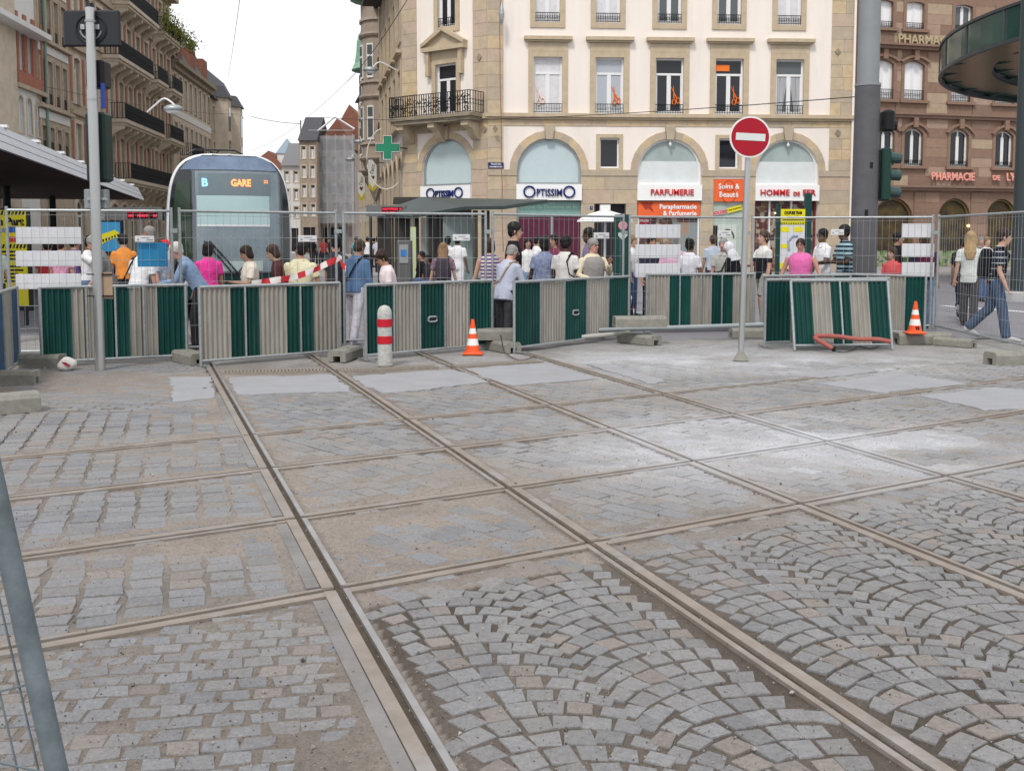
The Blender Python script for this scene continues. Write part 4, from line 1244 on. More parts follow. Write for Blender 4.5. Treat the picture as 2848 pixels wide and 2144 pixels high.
# spans from the photograph (first storey pair, second and third storeys, top)
def span(pa, pb, y): return fu(pa, y)[0], fu(pb, y)[0]
for pa, pb, y, k in ((285, 425, 300, 1), (430, 512, 400, 1), (268, 392, 150, 2), (392, 432, 210, 2), (436, 492, 250, 2), (300, 408, 40, 3), (410, 500, 110, 3), (300, 480, 500, 0), (330, 390, 60, 3)):
    a, b = span(pa, pb, y)
    a = max(.1, a); b = min(F.L-.1, b)
    if pa == 330: continue
    a, b = a+.07*(b-a)+.3, b-.05*(b-a)-.3
    bb = balcony(w_, a, b, zb[k], 1.0)
# greenery on the top balcony
a, b = span(408, 500, 110)
LEAFM = mat('balcony_leaves', (.10,.16,.03), .7, 0, 0, 3, col2=(.22,.20,.04))
lf = MB()
for k in range(1500):
    x = a+(b-a)*random.random(); y = -1.05+random.gauss(0, .28); z_ = zb[3]+.3+abs(random.gauss(0, .75))*(1-.5*(x-a)/(b-a))
    if random.random() < .25: z_ = zb[3]+random.uniform(-.2, .9); y = -1.12
    M = Euler((random.random()*6, random.random()*6, random.random()*6)).to_matrix(); s_ = random.uniform(.05, .13)
    lf.add([Vector((x, y, z_))+M @ Vector(p)*s_ for p in ((-1,0,0),(0,-.5,0),(1,0,0),(0,.5,0))], [(0,1,2,3)])
pl_ = lf.build('balcony_plants', LEAFM, None, loc=F.p0, rot=(0, 0, F.a))
tag(pl_, 'yellow green leafy plants overflowing the top balcony of the left house', 'plants', kind='stuff')
closing(e, F.L, 10, 19.3, ROOFM, BEIGE)
MB().box(0, F.L, -.7, .1, 19.0, 19.35).build('cornice', BEIGE, w_)
for k in range(5): MB().box(F.L*(k+.4)/5-.6, F.L*(k+.4)/5+.6, .2, 1.6, 19.4, 21.3).build('dormer', BEIGEL, e)
# L4 pale band below the cornice
F, e = left_building('cornice_house', 77.5, 92.0, 14, 'yellowish stone house with slim windows under a heavy cornice, before the far gables', BEIGEL)
fu = F.uz; hl = []; wl = []
for z_ in (1.0, 4.6, 8.2, 11.8):
    for k in range(8): wl.append((F.L*(k+.5)/8, z_, .85, 2.3))
hl = [hole(*q) for q in wl]; w_ = wall('wall', F.L, 0, 15.0, hl, BEIGEL, e)
for i, q in enumerate(wl): window(w_, q[0], q[1], q[2], q[3], sw=.16, sp=.06, stone=BEIGEL, pane=[GLM, GLD, GLC][i % 3], trans=.25, bottom=False)
MB().box(0, F.L, -.6, .1, 14.8, 15.1).box(0, F.L, -.3, .1, 14.4, 14.798).build('cornice', STONED, w_)
MB().box(0.1, F.L-.1, -.05, .02, 11.0, 11.5).build('white_band', PALEST, w_)
balcony(w_, 2.0, 6.5, 8.1); balcony(w_, 9, 13.0, 8.1); balcony(w_, 1, 6, 4.5)
closing(e, F.L, 10, 15.0, mat('grey_roof', (.12,.11,.105), .8, 0, .2, 4), BEIGEL)
for k in range(3): MB().box(F.L*(k+.5)/3-.9, F.L*(k+.5)/3+.9, -.1, 2.0, 15.2, 17.0).build('dormer', TILER, e)
# L5 far gabled house with bay
F, e = left_building('gabled_house', 92.2, 108, 18, 'far left house with stepped dormers and an oriel where the street narrows', BEIGE)
wl = []
for z_ in (1.0, 4.6, 8.2, 11.4):
    for k in range(7): wl.append((F.L*(k+.5)/7, z_, .9, 2.2))
hl = [hole(*q) for q in wl]; w_ = wall('wall', F.L, 0, 14.2, hl, BEIGE, e)
for i, q in enumerate(wl): window(w_, q[0], q[1], q[2], q[3], sw=.16, sp=.06, stone=BEIGEL, pane=[GLM, GLD, GLC][i % 3], trans=.25, bottom=False)
for x in (3.0, 9.5):
    ob = MB().prism([(x-1.4, 0), (x-.8, -1.1), (x+.8, -1.1), (x+1.4, 0)], 5, 14.5).build('oriel', BEIGEL, w_)
    MB().loft([[(x-1.6, 0, 14.5), (x-.9, -1.3, 14.5), (x+.9, -1.3, 14.5), (x+1.6, 0, 14.5)], [(x-.9, -.1, 15.6), (x-.5, -.7, 15.6), (x+.5, -.7, 15.6), (x+.9, -.1, 15.6)]]).build('oriel_roof', ROOFM, w_)
    for z_ in (5.6, 8.6, 11.6): MB().box(x-.55, x+.55, -1.13, -1.09, z_, z_+2.1).build('pane', GLM, ob)
balcony(w_, 5, 8, 8.0); balcony(w_, 11, 15, 8.0)
closing(e, F.L, 10, 14.2, ROOFM, BEIGE)

# ------------------------------------------------------------------ right side of the street: oriel house with copper domes
GOTH = mat('brown_grey_sandstone', (.37,.305,.25), .9, 0, .15, 2, .2, 30)
GOTHL = mat('grey_sandstone_trim', (.45,.38,.31), .9, 0, .15, 2, .2, 30)
q0 = S_.p0
Fg = Fac((q0.x-3.6, q0.y+24.5), (q0.x-.05, q0.y+.25))
e = empty('oriel_house', Fg.p0, Fg.a, 'tall sandstone house with two round oriels under green copper domes', 'building')
gw_ = []
for k in range(6):
    x = Fg.L*(k+.5)/6
    if k in (1, 4): continue
    for z_ in (5.6, 9.6, 13.6): gw_.append((x, z_, 1.1, 2.6, .15))
for k in range(5): gw_.append((Fg.L*(k+.5)/5, .2, 2.6, 4.6, 1.3))
w_ = wall('wall', Fg.L, 0, 16.6, [hole(*q) for q in gw_], GOTH, e)
for q in gw_: window(w_, q[0], q[1], q[2], q[3], q[4], sw=.2, sp=.08, stone=GOTHL, pane=GLM, trans=.35, bottom=False)
def oriel(par, x, z0_, z1_, r, dome):
    N = 10
    def half(rr, z_, y0=0): return [(x+rr*math.cos(math.pi+math.pi*i/(N-1)), y0+rr*.8*math.sin(math.pi+math.pi*i/(N-1)), z_) for i in range(N)]
    b = MB()
    b.loft([half(r*.25, z0_-2.2), half(r*.5, z0_-1.4), half(r*.9, z0_-.5), half(r, z0_)]); b.loft([half(r, z0_), half(r, z1_)])
    o = b.build('oriel', GOTH, par)
    z_ = z0_
    while z_ < z1_+.1:
        MB().loft([half(r+.12, z_-.12), half(r+.22, z_), half(r+.22, z_+.12)]).build('oriel_cornice', GOTHL, o); MB().loft([half(r+.14, z_+.9), half(r+.14, z_+1.05)]).build('oriel_band', GOTHL, o); z_ += 4.0
    z_ = z0_+1.2
    while z_ < z1_-1.5:
        for i in (1, 3, 5, 7):
            a = math.pi+math.pi*(i+.5)/(N-1); px_, py_ = x+r*1.0*math.cos(a), r*.8*math.sin(a); rot = Matrix.Rotation(a+math.pi/2, 3, 'Z')
            MB().obox((px_, py_, z_+1.1), (r*.32, .12, 2.2), rot).build('oriel_window', FRAMEW, o)
            MB().obox((px_+.02*math.cos(a), py_+.02*math.sin(a), z_+.75), (r*.24, .12, 1.2), rot).obox((px_+.02*math.cos(a), py_+.02*math.sin(a), z_+1.8), (r*.24, .12, .6), rot).build('pane', GLM, o)
        z_ += 4.0
    if dome == 'dome': pr = [(r+.35, 0), (r+.1, .5), (r*.98, 1.4), (r*.95, 2.2), (r*.75, 3.0), (r*.4, 3.6), (.12, 4.2), (.05, 5.5)]
    else: pr = [(r+.4, 0), (r+.1, .35), (r*.75, 1.6), (r*.7, 3.2), (r*.3, 5), (.08, 6.5)]
    MB().lathe(pr, 14, (x, 0, z1_+.2)).build('copper_dome', COPPER, o)
    return o
oriel(w_, Fg.L*.80, 7.0, 17.2, 1.5, 'cap')
oriel(w_, Fg.L*.30, 7.0, 14.6, 1.6, 'dome')
for k in (.5, .95): 
    x = Fg.L*k; MB().extr([(x-2, 16.6), (x+2, 16.6), (x+1.6, 18.0), (x+1.0, 18.2), (x+.9, 19.4), (x-.9, 19.4), (x-1.0, 18.2), (x-1.6, 18.0)], 1, -.2, .2).build('stepped_gable', GOTHL, e)
for z_ in (5.0, 9.0, 13.0): MB().box(0, Fg.L, -.18, .02, z_-.1, z_+.12).build('string_course', GOTHL, w_)
closing(e, Fg.L, 10, 16.6, ROOFM, GOTH)
# pale house beyond
Fw = Fac((Fg.p0.x-4.0, Fg.p0.y+17), (Fg.p0.x-.05, Fg.p0.y+.2))
e = empty('pale_street_house', Fw.p0, Fw.a, 'pale cream house with a steep dark roof beyond the oriel house', 'building')
wl = [(Fw.L*(k+.5)/6, z_, 1.0, 2.1) for k in range(6) for z_ in (1.2, 5, 8.6, 12)]
w_ = wall('wall', Fw.L, 0, 15.5, [hole(*q) for q in wl], mat('cream_stone', (.52,.47,.38), .9, 0, .08, 2), e)
for q in wl: window(w_, q[0], q[1], q[2], q[3], sw=.14, sp=.05, stone=STONES[0], pane=GLM, trans=.3)
closing(e, Fw.L, 9, 15.5, ROOFM, MATS['cream_stone'])

# ------------------------------------------------------------------ houses at the end of the street
def end_house(name, pxa, pxb, Y, ytop, label, wm, rm, rows_, ncol, gable=0, fr=FRAMEW, skew=0.0, slab_=True):
    a = at(pxa, HOR, Y); b = at(pxb, HOR, Y+skew)
    F = Fac((a.x, Y), (b.x, Y+skew)); H_ = F.z((pxa+pxb)/2, ytop)
    e = empty(name, F.p0, F.a, label, 'building', 'houses at the end of the street')
    wl = []
    fh = (H_-4.2)/rows_
    for r in range(rows_):
        for k in range(ncol): wl.append((F.L*(k+.5)/ncol, 4.4+fh*r, min(1.1, F.L/ncol*.5), fh*.62))
    w_ = wall('wall', F.L, 0, H_, [hole(*q) for q in wl]+[hole(F.L/2, .2, F.L*.7, 2.9)], wm, e)
    for q in wl: window(w_, q[0], q[1], q[2], q[3], sw=.12, sp=.05, stone=BEIGEL, frame=fr, pane=GLM, trans=.3)
    MB().box(F.L*.15, F.L*.85, .2, .24, .2, 3.1).build('shop_window', SHOP_D, w_)
    MB().add([(0,0,0),(F.L,0,0),(F.L,9,0),(0,9,0),(0,0,H_),(F.L,0,H_),(F.L,9,H_),(0,9,H_)], [(1,2,6,5),(3,0,4,7),(2,3,7,6)]).build('party_wall', wm, e)
    if gable: MB().extr([(-.3, H_), (F.L+.3, H_), (F.L*.62, H_+gable)], 1, -.2, 9).build('roof', rm, e)
    else: MB().extr([(-.4, H_), (9.2, H_), (4.5, H_+3.2)], 0, -.1, F.L+.1).build('roof', rm, e)
    return F, e, w_, H_
Fs, es_, ws_, Hs = end_house('scaffolded_house', 884, 980, 122, 415, 'tall house wrapped in scaffolding and grey netting at the end of the street', mat('pinkish_render', (.42,.33,.29), .9, 0, .15, 2), TILER, 3, 3, 3.6)
# big brick roof behind
MB().extr([(-1.2, Hs+.05), (Fs.L+3.5, Hs+.05), (Fs.L*.6, Hs+6.4)], 1, 9.3, 16).build('gable_roof', TILER, es_)
end_house('bay_house', 836, 884, 119, 392, 'brown house with dark bays left of the scaffolded house', mat('brown_house_stone', (.36,.29,.235), .9, 0, .2, 2), ROOFM, 4, 2, 0)
end_house('white_house', 788, 838, 128, 462, 'small white house between the tram roof and the brown bay house', PALEST, mat('grey_far_roof', (.18,.18,.19), .8), 3, 2, 0)
end_house('low_red_roof_house', 690, 790, 150, 470, 'far low house with a reddish tiled roof just above the tram', BEIGEL, TILER, 3, 4, 2.6)
# turret and chimney on the far roofs
tw = empty('far_turret', at(803, HOR, 152)*1.0, 0, 'tiny far turret with a pointed blue grey cap on the skyline', 'turret')
tw.location.z = 0
zt = at(803, 448, 152).z
MB().box(-1.2, 1.2, -1.2, 1.2, 0, zt+1.0).build('shaft', PALEST, tw); MB().loft([[(-1.4,-1.4,zt+1.0),(1.4,-1.4,zt+1.0),(1.4,1.4,zt+1.0),(-1.4,1.4,zt+1.0)], [(-.1,-.1,zt+3.2),(.1,-.1,zt+3.2),(.1,.1,zt+3.2),(-.1,.1,zt+3.2)]]).build('cap', mat('blue_grey_cap', (.25,.32,.38), .7), tw)
# scaffold with netting
sc = empty('scaffold', Fs.p0-Fs.n*1.3, Fs.a, 'steel tube scaffold with translucent netting on the end house', 'scaffold')
nx = 5
for k in range(nx+1):
    x = -.6+(Fs.L+1.0)*k/nx
    for y in (0, 1.0): MB().cyl((x, y, 0), (x, y, Hs+1.6), .07, 6).build('pole', GALV, sc)
for r in range(5):
    z_ = 3.6+r*(Hs-2.5)/4
    MB().box(-.7, Fs.L+.5, -.05, 1.05, z_-.05, z_).build('deck', GALV, sc)
    MB().box(-.7, Fs.L+.5, -.08, -.02, z_+.9, z_+1.0).build('guard_rail', GALV, sc)
NET = glass_mat('scaffold_netting', (.55,.57,.6), .9, 0, .38)
nm = MB()
for r in range(12):
    for k in range(10):
        def pt(i, j): return (-.7+(Fs.L+1.2)*i/10, -.15+.12*math.sin(i*2.1+j*1.3), 3.6+(Hs-2.2)*j/12)
        nm.quad(pt(k, r), pt(k+1, r), pt(k+1, r+1), pt(k, r+1))
nm.build('netting', NET, sc, smooth=True)
# white canopy frame over the scaffold
MB().tube([(-.5, 0, Hs+1.2), (Fs.L*.6, 0, Hs+3.6), (Fs.L+.6, 0, Hs+2.2)], .12, 6).build('canopy_frame', WHITEP, sc)
# ================================================================== TRAM, SHELTERS, MASTS, SIGNS
# ------------------------------------------------------------------ tram
TRW = mat('tram_silver', (.74,.75,.76), .25, .3, spec=.5)
TRB = mat('tram_black_gloss', (.014,.017,.02), .1, spec=.7)
TRG = mat('tram_green_bumper', (.012,.04,.038), .35)
TRGL = mat('tram_windscreen', (.34,.42,.44), .07, 0, 0, .9, col2=(.17,.22,.25), spec=.9)
TRV = mat('tram_visor', (.20,.29,.42), .07, 0, 0, 1.2, col2=(.07,.11,.19), spec=1.0)
TRD = mat('tram_display_glass', (.13,.17,.18), .3, 0, 0, 1.2, col2=(.07,.10,.11))
TRS = mat('tram_sun_blind', (.47,.63,.61), .3, 0, 0, 1.3, col2=(.38,.54,.53))
TRDESK = mat('tram_desk', (.42,.50,.48), .3, 0, .08, 2)
tram = empty('tram', (at(646, HOR, 20.6).x, 20.6, 0), R(18.5), 'dark fronted tram with silver arch and orange GARE display, waiting behind the fence', 'tram')
HW, TH = 1.2, 3.34
def outl(k=1.0, n=40):
    "cross-section outline: straight low sides, round shoulders; k shrinks it"
    P = []
    for i in range(n+1):
        a = math.pi*i/n
        c, s_ = math.cos(a), math.sin(a)
        x = -(HW*k)*math.copysign(abs(c)**.5, c); z = 1.75+(TH-1.75)*(abs(s_)**.52)*(1-(1-k)*.7)
        P.append((x*(1-.05*max(0, (z-1.75)/1.6)), z))
    return [(-HW*k*.97, .42)]+P+[(HW*k*.97, .42)]
def nose(x, z):
    "depth of the front shell behind its foremost line"
    return .42*(abs(x)/HW)**2.2+.10*max(0, (z-1.0)/2.4)**2*3.2+.12*max(0, 1.0-z)
OUT = outl()
b = MB()
rings = []
for y, k in ((.75, 1.0), (31, 1.0)): rings.append([(p[0]*k, y, p[1]) for p in OUT])
b.loft(rings, cap=False)
b.build('car_body', TRB, tram, smooth=True)
# roof band and silver arch round the front
MB().tube([(p[0]*1.005, .70+.1*max(0, (p[1]-1)/2.4), p[1]+.005) for p in OUT], .05, 8).build('front_arch', TRW, tram, smooth=True)
# front shell as a curved sheet inside the outline
def xlim(z):
    L = [abs(OUT[i][0]+(OUT[i+1][0]-OUT[i][0])*(z-OUT[i][1])/(OUT[i+1][1]-OUT[i][1])) for i in range(len(OUT)//2) if min(OUT[i][1], OUT[i+1][1]) <= z <= max(OUT[i][1], OUT[i+1][1]) and OUT[i][1] != OUT[i+1][1]]
    return max(L) if L else .05
def patch(name, mat_, xa, xb, za, zb, off, nx=16, nz=12, clip=0.0, round_=0.0):
    mb = MB(); rows = []
    for j in range(nz+1):
        z = za+(zb-za)*j/nz; lim = xlim(min(z, TH-.02))-clip
        r = []
        for i in range(nx+1):
            x = xa+(xb-xa)*i/nx; x = max(-lim, min(lim, x))
            r.append((x, nose(x, z)-off, z))
        rows.append(r)
    for j in range(nz):
        for i in range(nx): mb.quad(rows[j][i], rows[j][i+1], rows[j+1][i+1], rows[j+1][i])
    return mb.build(name, mat_, tram, smooth=True)
patch('front_shell', TRB, -1.25, 1.25, .40, TH-.02, 0, 24, 24)
patch('bumper', TRG, -1.1, 1.1, .42, .92, .03, clip=.04)
patch('visor', TRV, -1.0, 1.08, 3.03, TH-.04, .012, clip=.045)
patch('cab_interior', mat('tram_cab_dark', (.24,.30,.32), .5, 0, 0, 1.1, col2=(.085,.115,.135)), -.68, .96, .98, 3.0, .006, clip=.07)
patch('destination_window', TRD, -.62, .80, 2.52, 2.96, .012, clip=.08)
patch('sun_blind', TRS, -.66, .76, 1.92, 2.51, .012, clip=.08)
ws = patch('windscreen', glass_mat('tram_windscreen_glass', (.40,.50,.56), .03, 0, .2, 1.0), -.74, .99, .96, 3.02, .06, 24, 20, clip=.05)
patch('dashboard', TRDESK, -.5, .6, 1.0, 1.2, .02, clip=.08)
patch('blind_bar', WHITEP, -.66, .76, 1.89, 1.93, .025, 16, 2, clip=.08)
patch('side_window', glass_mat('tram_green_side', (.03,.05,.032), .08), -1.12, -.78, 1.2, 2.8, .01, 6, 10, clip=.08)
for xs in (-.30, -.20):
    P = [(xs-.24, nose(xs-.24, 1.6)-.09, 1.6), (xs+.06, nose(xs+.06, 1.25)-.1, 1.25), (xs+.34, nose(xs+.34, .9)-.09, .9)]
    MB().tube(P, .017, 6).build('wiper', BLACK, tram)
for sg in (-1, 1):
    MB().ball((sg*.82, nose(.82, .75)-.03, .76), .14, .05, .07).build('headlight', glass_mat('lamp_glass', (.5,.5,.5), .1), tram)
    wd = MB()
    for k in range(12): wd.box(sg*1.199-.006, sg*1.199+.006, 1.3+k*2.4, 3.3+k*2.4, 1.15, 2.5)
    m_ = MB().box(sg*1.205-.006, sg*1.205+.006, 1.2, 30, .45, .95).build('side_skirt', TRW, tram)
    pa = [(sg*1.24, .4, 2.15), (sg*1.42, .2, 2.2), (sg*1.42, .2, 1.75)]
MB().box(-.6, .6, 6, 30, TH-.03, TH+.1).build('roof_deck', TRW, tram)
MB().tube([(-.3, 6.5, TH+.1), (-.1, 8, TH+.4), (.1, 7, TH+.62)], .03, 6).tube([(-.7, 7, TH+.52), (-.5, 7, TH+.64), (.5, 7, TH+.64), (.75, 7, TH+.52)], .025, 6).build('pantograph', DARKST, tram)
LEDO = emit_mat('orange_led', (1, .25, .04), 2.4); LEDB = emit_mat('blue_led', (.2, .55, 1), 1.8); LEDR = emit_mat('red_led', (1, .03, .08), 1.2)
text('destination', 'GARE', .19, LEDO, tram, (.2, nose(.2, 2.75)-.03, 2.76), depth=.004, xs=.82, bold=.006)
text('line_letter', 'B', .22, LEDB, tram, (-.5, nose(-.5, 2.75)-.035, 2.76), depth=.004, bold=.008)
text('run_number', '22', .09, LEDO, tram, (.70, nose(.70, 2.75)-.035, 2.80), depth=.004)

# ------------------------------------------------------------------ platform canopy on the left
CANG = mat('canopy_grey_metal', (.55,.57,.60), .5, .2, .06, 2)
SOFF = mat('brown_soffit', (.10,.066,.055), .75, 0, .15, 1)
p0, p1 = at(-190, HOR, 15.5), at(405, HOR, 46.0)
p0.z = p1.z = 0
F = Fac((p0.x, p0.y), (p1.x, p1.y))
can = empty('platform_canopy', F.p0, F.a, 'grey metal platform canopy with a brown underside along the left platform', 'canopy')
zc = 3.38
for k in range(3): MB().extr([(.09*k, zc+.19*k), (.09*k+.09, zc+.19*k), (.09*k+.17, zc+.19*k+.172), (.09*k+.08, zc+.19*k+.172)], 0, 0, F.L).build('fascia_board', CANG, can)
MB().box(0, F.L, .2, 6.0, zc+.02, zc+.06).build('soffit', SOFF, can)
MB().box(0, F.L, .34, 6.0, zc+.5, zc+.56).build('roof', CANG, can)
for k in range(9):
    x = 3+k*3.3; MB().box(x-.1, x+.1, .2, .4, zc+.562, zc+.62).build('roof_lamp', WHITEP, can)
for k in range(4): MB().cyl((4+k*8, 3.2, 0), (4+k*8, 3.2, zc+.02), .12, 10).build('post', DARKST, can)
# grey service wall behind the platform
bw = empty('platform_kiosk', F.p0, F.a, 'dark grey kiosk wall with panels under the left canopy', 'kiosk')
MB().box(2, 22, 4.3, 4.6, 0, 2.85).build('wall', mat('dark_grey_panel', (.10,.10,.105), .6, 0, .1, 1), bw)
for k in range(7): MB().box(2.6+k*2.7, 4.9+k*2.7, 4.24, 4.29, .7, 2.3).build('pane', GLM if k % 2 else mat('grey_notice', (.22,.23,.24), .5), bw)
# LED departure board
def led_board(px0, px1, y0, y1, Y, label, nm='departure_board'):
    a, b = at(px0, y0, Y), at(px1, y1, Y); cx, cz = (a.x+b.x)/2, (a.z+b.z)/2; w_, h = b.x-a.x, a.z-b.z
    e = empty(nm, (cx, Y, 0), 0, label, 'sign', 'red LED departure boards')
    MB().box(-w_/2, w_/2, 0, .25, cz-h/2, cz+h/2).build('case', mat('grey_sign_case', (.17,.17,.175), .5), e)
    sc_ = MB().box(-w_*.1, w_*.42, -.02, -.002, cz-h*.36, cz+h*.36).build('screen', mat('dark_red_screen', (.05,.004,.008), .3), e)
    for r in range(2):
        for k in range(16):
            if random.random() < .18: continue
            x = -w_*.08+w_*.49*k/16; z = cz+h*(.16-.34*r)
            hh = h*.11
            m = MB(); m.box(x, x+w_*.006, -.028, -.021, z-hh, z+hh).box(x+w_*.016, x+w_*.022, -.028, -.021, z-hh*random.random(), z+hh)
            if random.random() < .6: m.box(x, x+w_*.02, -.029, -.021, z+hh*.7, z+hh)
            m.build('led_character', LEDR, sc_)
    MB().cyl((-w_*.4, .12, 0), (-w_*.4, .12, cz-h/2), .05, 8).build('post', DARKST, e)
led_board(290, 452, 577, 612, 30, 'red LED departure board under the end of the left canopy')
led_board(1018, 1128, 572, 602, 34, 'red LED departure board at the tip of the tram shelter roof')
# posters
def poster(name, px0, px1, y0, y1, Y, m, label, post=True, rz=0):
    a, b = at(px0, y0, Y), at(px1, y1, Y); w_ = b.x-a.x
    e = empty(name, ((a.x+b.x)/2, Y, 0), rz, label, 'poster')
    MB().box(-w_/2, w_/2, 0, .06, b.z, a.z).build('board', m, e)
    MB().box(-w_/2-.03, w_/2+.05, .02, .1, max(0, b.z-.1), a.z+.04).build('backing', DARKST, e)
    if b.z > .25: MB().box(-w_/2+.05, -w_/2+.11, .03, .09, 0, b.z).box(w_/2-.11, w_/2-.05, .03, .09, 0, b.z).build('legs', DARKST, e)
    return e, w_, b.z, a.z
YEL = mat('yellow_poster', (.74,.66,.015), .5, 0, .05, 2)
BLK = mat('black_print', (.015,.015,.015), .6)
e, w_, z0, z1 = poster('works_notice', -48, 80, 585, 850, 19.5, YEL, 'tall yellow works notice with black stripes at the left edge')
def hazard(e, w_, z, h):
    n = 12
    for k in range(n):
        x = -w_/2+w_*k/n; MB().extr([(x, z), (x+w_*.045, z), (x+w_*.075, z+h), (x+w_*.03, z+h)], 1, -.006, -.001).build('stripe', BLK, e)
hazard(e, w_, z1-.09, .08); hazard(e, w_, z1-.72, .08)
text('print', 'Un Part', .2, BLK, e, (.05, -.006, z1-.22), depth=.002, bold=.01)
MB().box(w_*.02, w_*.42, -.006, -.001, z1-.42, z1-.31).build('line_badge', mat('badge_blue', (.03,.12,.45), .4), e); text('print', 'B', .11, SIGNW, e, (w_*.34, -.01, z1-.365), depth=.002, bold=.006)
MB().box(w_*.1, w_*.42, -.006, -.001, z1-.60, z1-.50).build('line_badge', mat('badge_red', (.6,.05,.04), .4), e); text('print', 'C', .11, SIGNW, e, (w_*.34, -.01, z1-.55), depth=.002, bold=.006)
for k in range(9):
    if k in (3,): continue
    MB().box(-w_*.3, w_*random.uniform(.25, .42), -.005, -.001, z1-.80-.07*k, z1-.765-.07*k).build('print_line', BLK, e)
e, w_, z0, z1 = poster('city_poster', 262, 336, 618, 700, 24, mat('blue_poster_print', (.06,.30,.55), .4, 0, .1, 2), 'blue poster with a yellow stripe behind the left pole')
MB().extr([(-w_*.4, z1-.32), (w_*.3, z1-.18), (w_*.46, z1-.26), (w_*.46, z1-.34), (-.05, z1-.46), (-w_*.4, z1-.6)], 1, -.006, -.001).build('yellow_band', YEL, e)
for k in range(7): MB().box(-w_*.2+.07*k, -w_*.2+.07*k+.04, -.01, -.007, z1-.46+.025*k, z1-.40+.025*k).build('skyline_mark', BLK, e)
# tram information totem on the right
Y = 24
tt = empty('tram_info_totem', (at(2204, HOR, Y).x, Y, 0), 0, 'dark green totem holding a yellow COUPURE TRAM notice and map', 'totem')
a = at(2172, 582, Y); b = at(2236, 748, Y); w_ = b.x-a.x
GRNP = mat('dark_green_paint', (.012,.055,.048), .4)
MB().box(-w_/2-.09, -w_/2-.005, 0, .1, 0, a.z+.12).build('post', GRNP, tt)
MB().box(w_/2+.005, w_/2+.15, 0, .14, 0, at(2240, 538, Y).z).build('post', GRNP, tt)
nb_ = MB().box(-w_/2, w_/2, .0, .04, b.z, a.z).build('map_board', mat('white_map', (.62,.64,.68), .4), tt)
MB().box(-w_/2, w_/2, -.008, -.001, a.z-.36, a.z).build('yellow_header', YEL, tt)
text('print', 'COUPURE TRAM', .1, BLK, tt, (0, -.012, a.z-.09), depth=.002, xs=.55, bold=.006)
text('print', 'Homme de Fer', .07, BLK, tt, (0, -.012, a.z-.18), depth=.002, xs=.7, bold=.003)
MB().box(-w_*.42, w_*.45, -.011, -.009, a.z-.262, a.z-.24).build('print_line', BLK, tt)
for k in range(14): MB().box(-w_/2+w_*k/14, -w_/2+w_*(k+.5)/14, -.012, -.009, a.z-.35, a.z-.31).build('stripe', BLK, tt)
for (x, z, ww, hh) in ((-.17, -.47, .2, .12), (.13, -.47, .2, .12), (-.16, -.86, .2, .1)): MB().box(x*w_/.54-ww*w_/1.1, x*w_/.54+ww*w_/1.1, -.006, -.001, a.z+z-hh/2, a.z+z+hh/2).build('map_note', YEL, tt)
MB().tube([(-.08, -.004, a.z-.95), (-.1, -.004, a.z-.75), (0, -.004, a.z-.62), (.12, -.004, a.z-.62)], .03, 6).build('map_route', mat('map_blue', (.32,.36,.48), .5), tt)
MB().box(-w_/2, -w_/2+.2, -.008, -.001, b.z, b.z+.14).build('yellow_footer', YEL, tt)

# ------------------------------------------------------------------ tram shelter in the middle
SHG = mat('shelter_dark_green', (.045,.06,.058), .5, 0, .1, 1)
SHP = mat('shelter_brown_steel', (.055,.05,.046), .45, .2)
sh = empty('tram_shelter', (at(1300, HOR, 29).x, 29, 0), 0, 'dark wing roofed tram shelter with glass panels in front of the optician', 'shelter')
o3 = sh.location
def S3(px, y, Y): p = at(px, y, Y); return (p.x-o3.x, p.y-o3.y, p.z)
top = [S3(1043, 600, 36), S3(1167, 557, 35), S3(1352, 565, 31), S3(1523, 565, 27.5), S3(1400, 583, 28), S3(1290, 584, 29), S3(1140, 609, 31)]
n = len(top); mbs = MB(); mbs.add([(p[0], p[1], p[2]+.09) for p in top]+[(p[0], p[1], p[2]) for p in top], [tuple(range(n-1, -1, -1)), tuple(range(n, 2*n))]+[(i, (i+1) % n, n+(i+1) % n, n+i) for i in range(n)])
mbs.build('wing_roof', SHG, sh)
t2_ = [S3(1095, 570, 40), S3(1097, 550, 40), S3(1240, 550, 40), S3(1225, 569, 40)]
MB().add([(p[0], p[1]-.3, p[2]) for p in t2_]+[(p[0], p[1]+3, p[2]+.15) for p in t2_], [(0,1,2,3), (7,6,5,4), (0,4,5,1), (1,5,6,2), (2,6,7,3), (3,7,4,0)]).build('rear_roof', SHP, sh)
def vpost(px, Y, z1, w_, m=SHP, nm='post', d=.12):
    x = at(px, HOR, Y).x-o3.x; return MB().box(x-w_/2, x+w_/2, Y-o3.y-d/2, Y-o3.y+d/2, 0, z1).build(nm, m, sh)
for px, Y, w_ in ((1322, 29, .14), (1345, 29, .12), (1357, 29, .1), (1120, 33, .5), (1085, 34, .25), (1062, 36, .3), (1200, 31, .16), (1225, 31, .2), (1160, 32, .12)):
    vpost(px, Y, 2.45, w_)
SHGL = glass_mat('shelter_glass', (.30,.38,.37), .06, 0, .55)
for pa, pb, Y in ((1170, 1198, 31.5), (1232, 1318, 30), (1240, 1300, 33), (1140, 1156, 32)):
    xa, xb = at(pa, HOR, Y).x-o3.x, at(pb, HOR, Y).x-o3.x
    MB().box(xa, xb, Y-o3.y-.01, Y-o3.y+.01, .3, 2.3).build('glass_panel', SHGL, sh)
xa, xb = at(1142, HOR, 30).x-o3.x, at(1157, HOR, 30).x-o3.x
MB().box(xa, xb, 1-.02, 1.02, .5, 2.0).build('timetable', mat('timetable_print', (.5,.58,.5), .4, 0, 0, 3, col2=(.55,.6,.2)), sh)
xa, xb = at(1318, HOR, 30.6).x-o3.x, at(1296, HOR, 30.6).x-o3.x
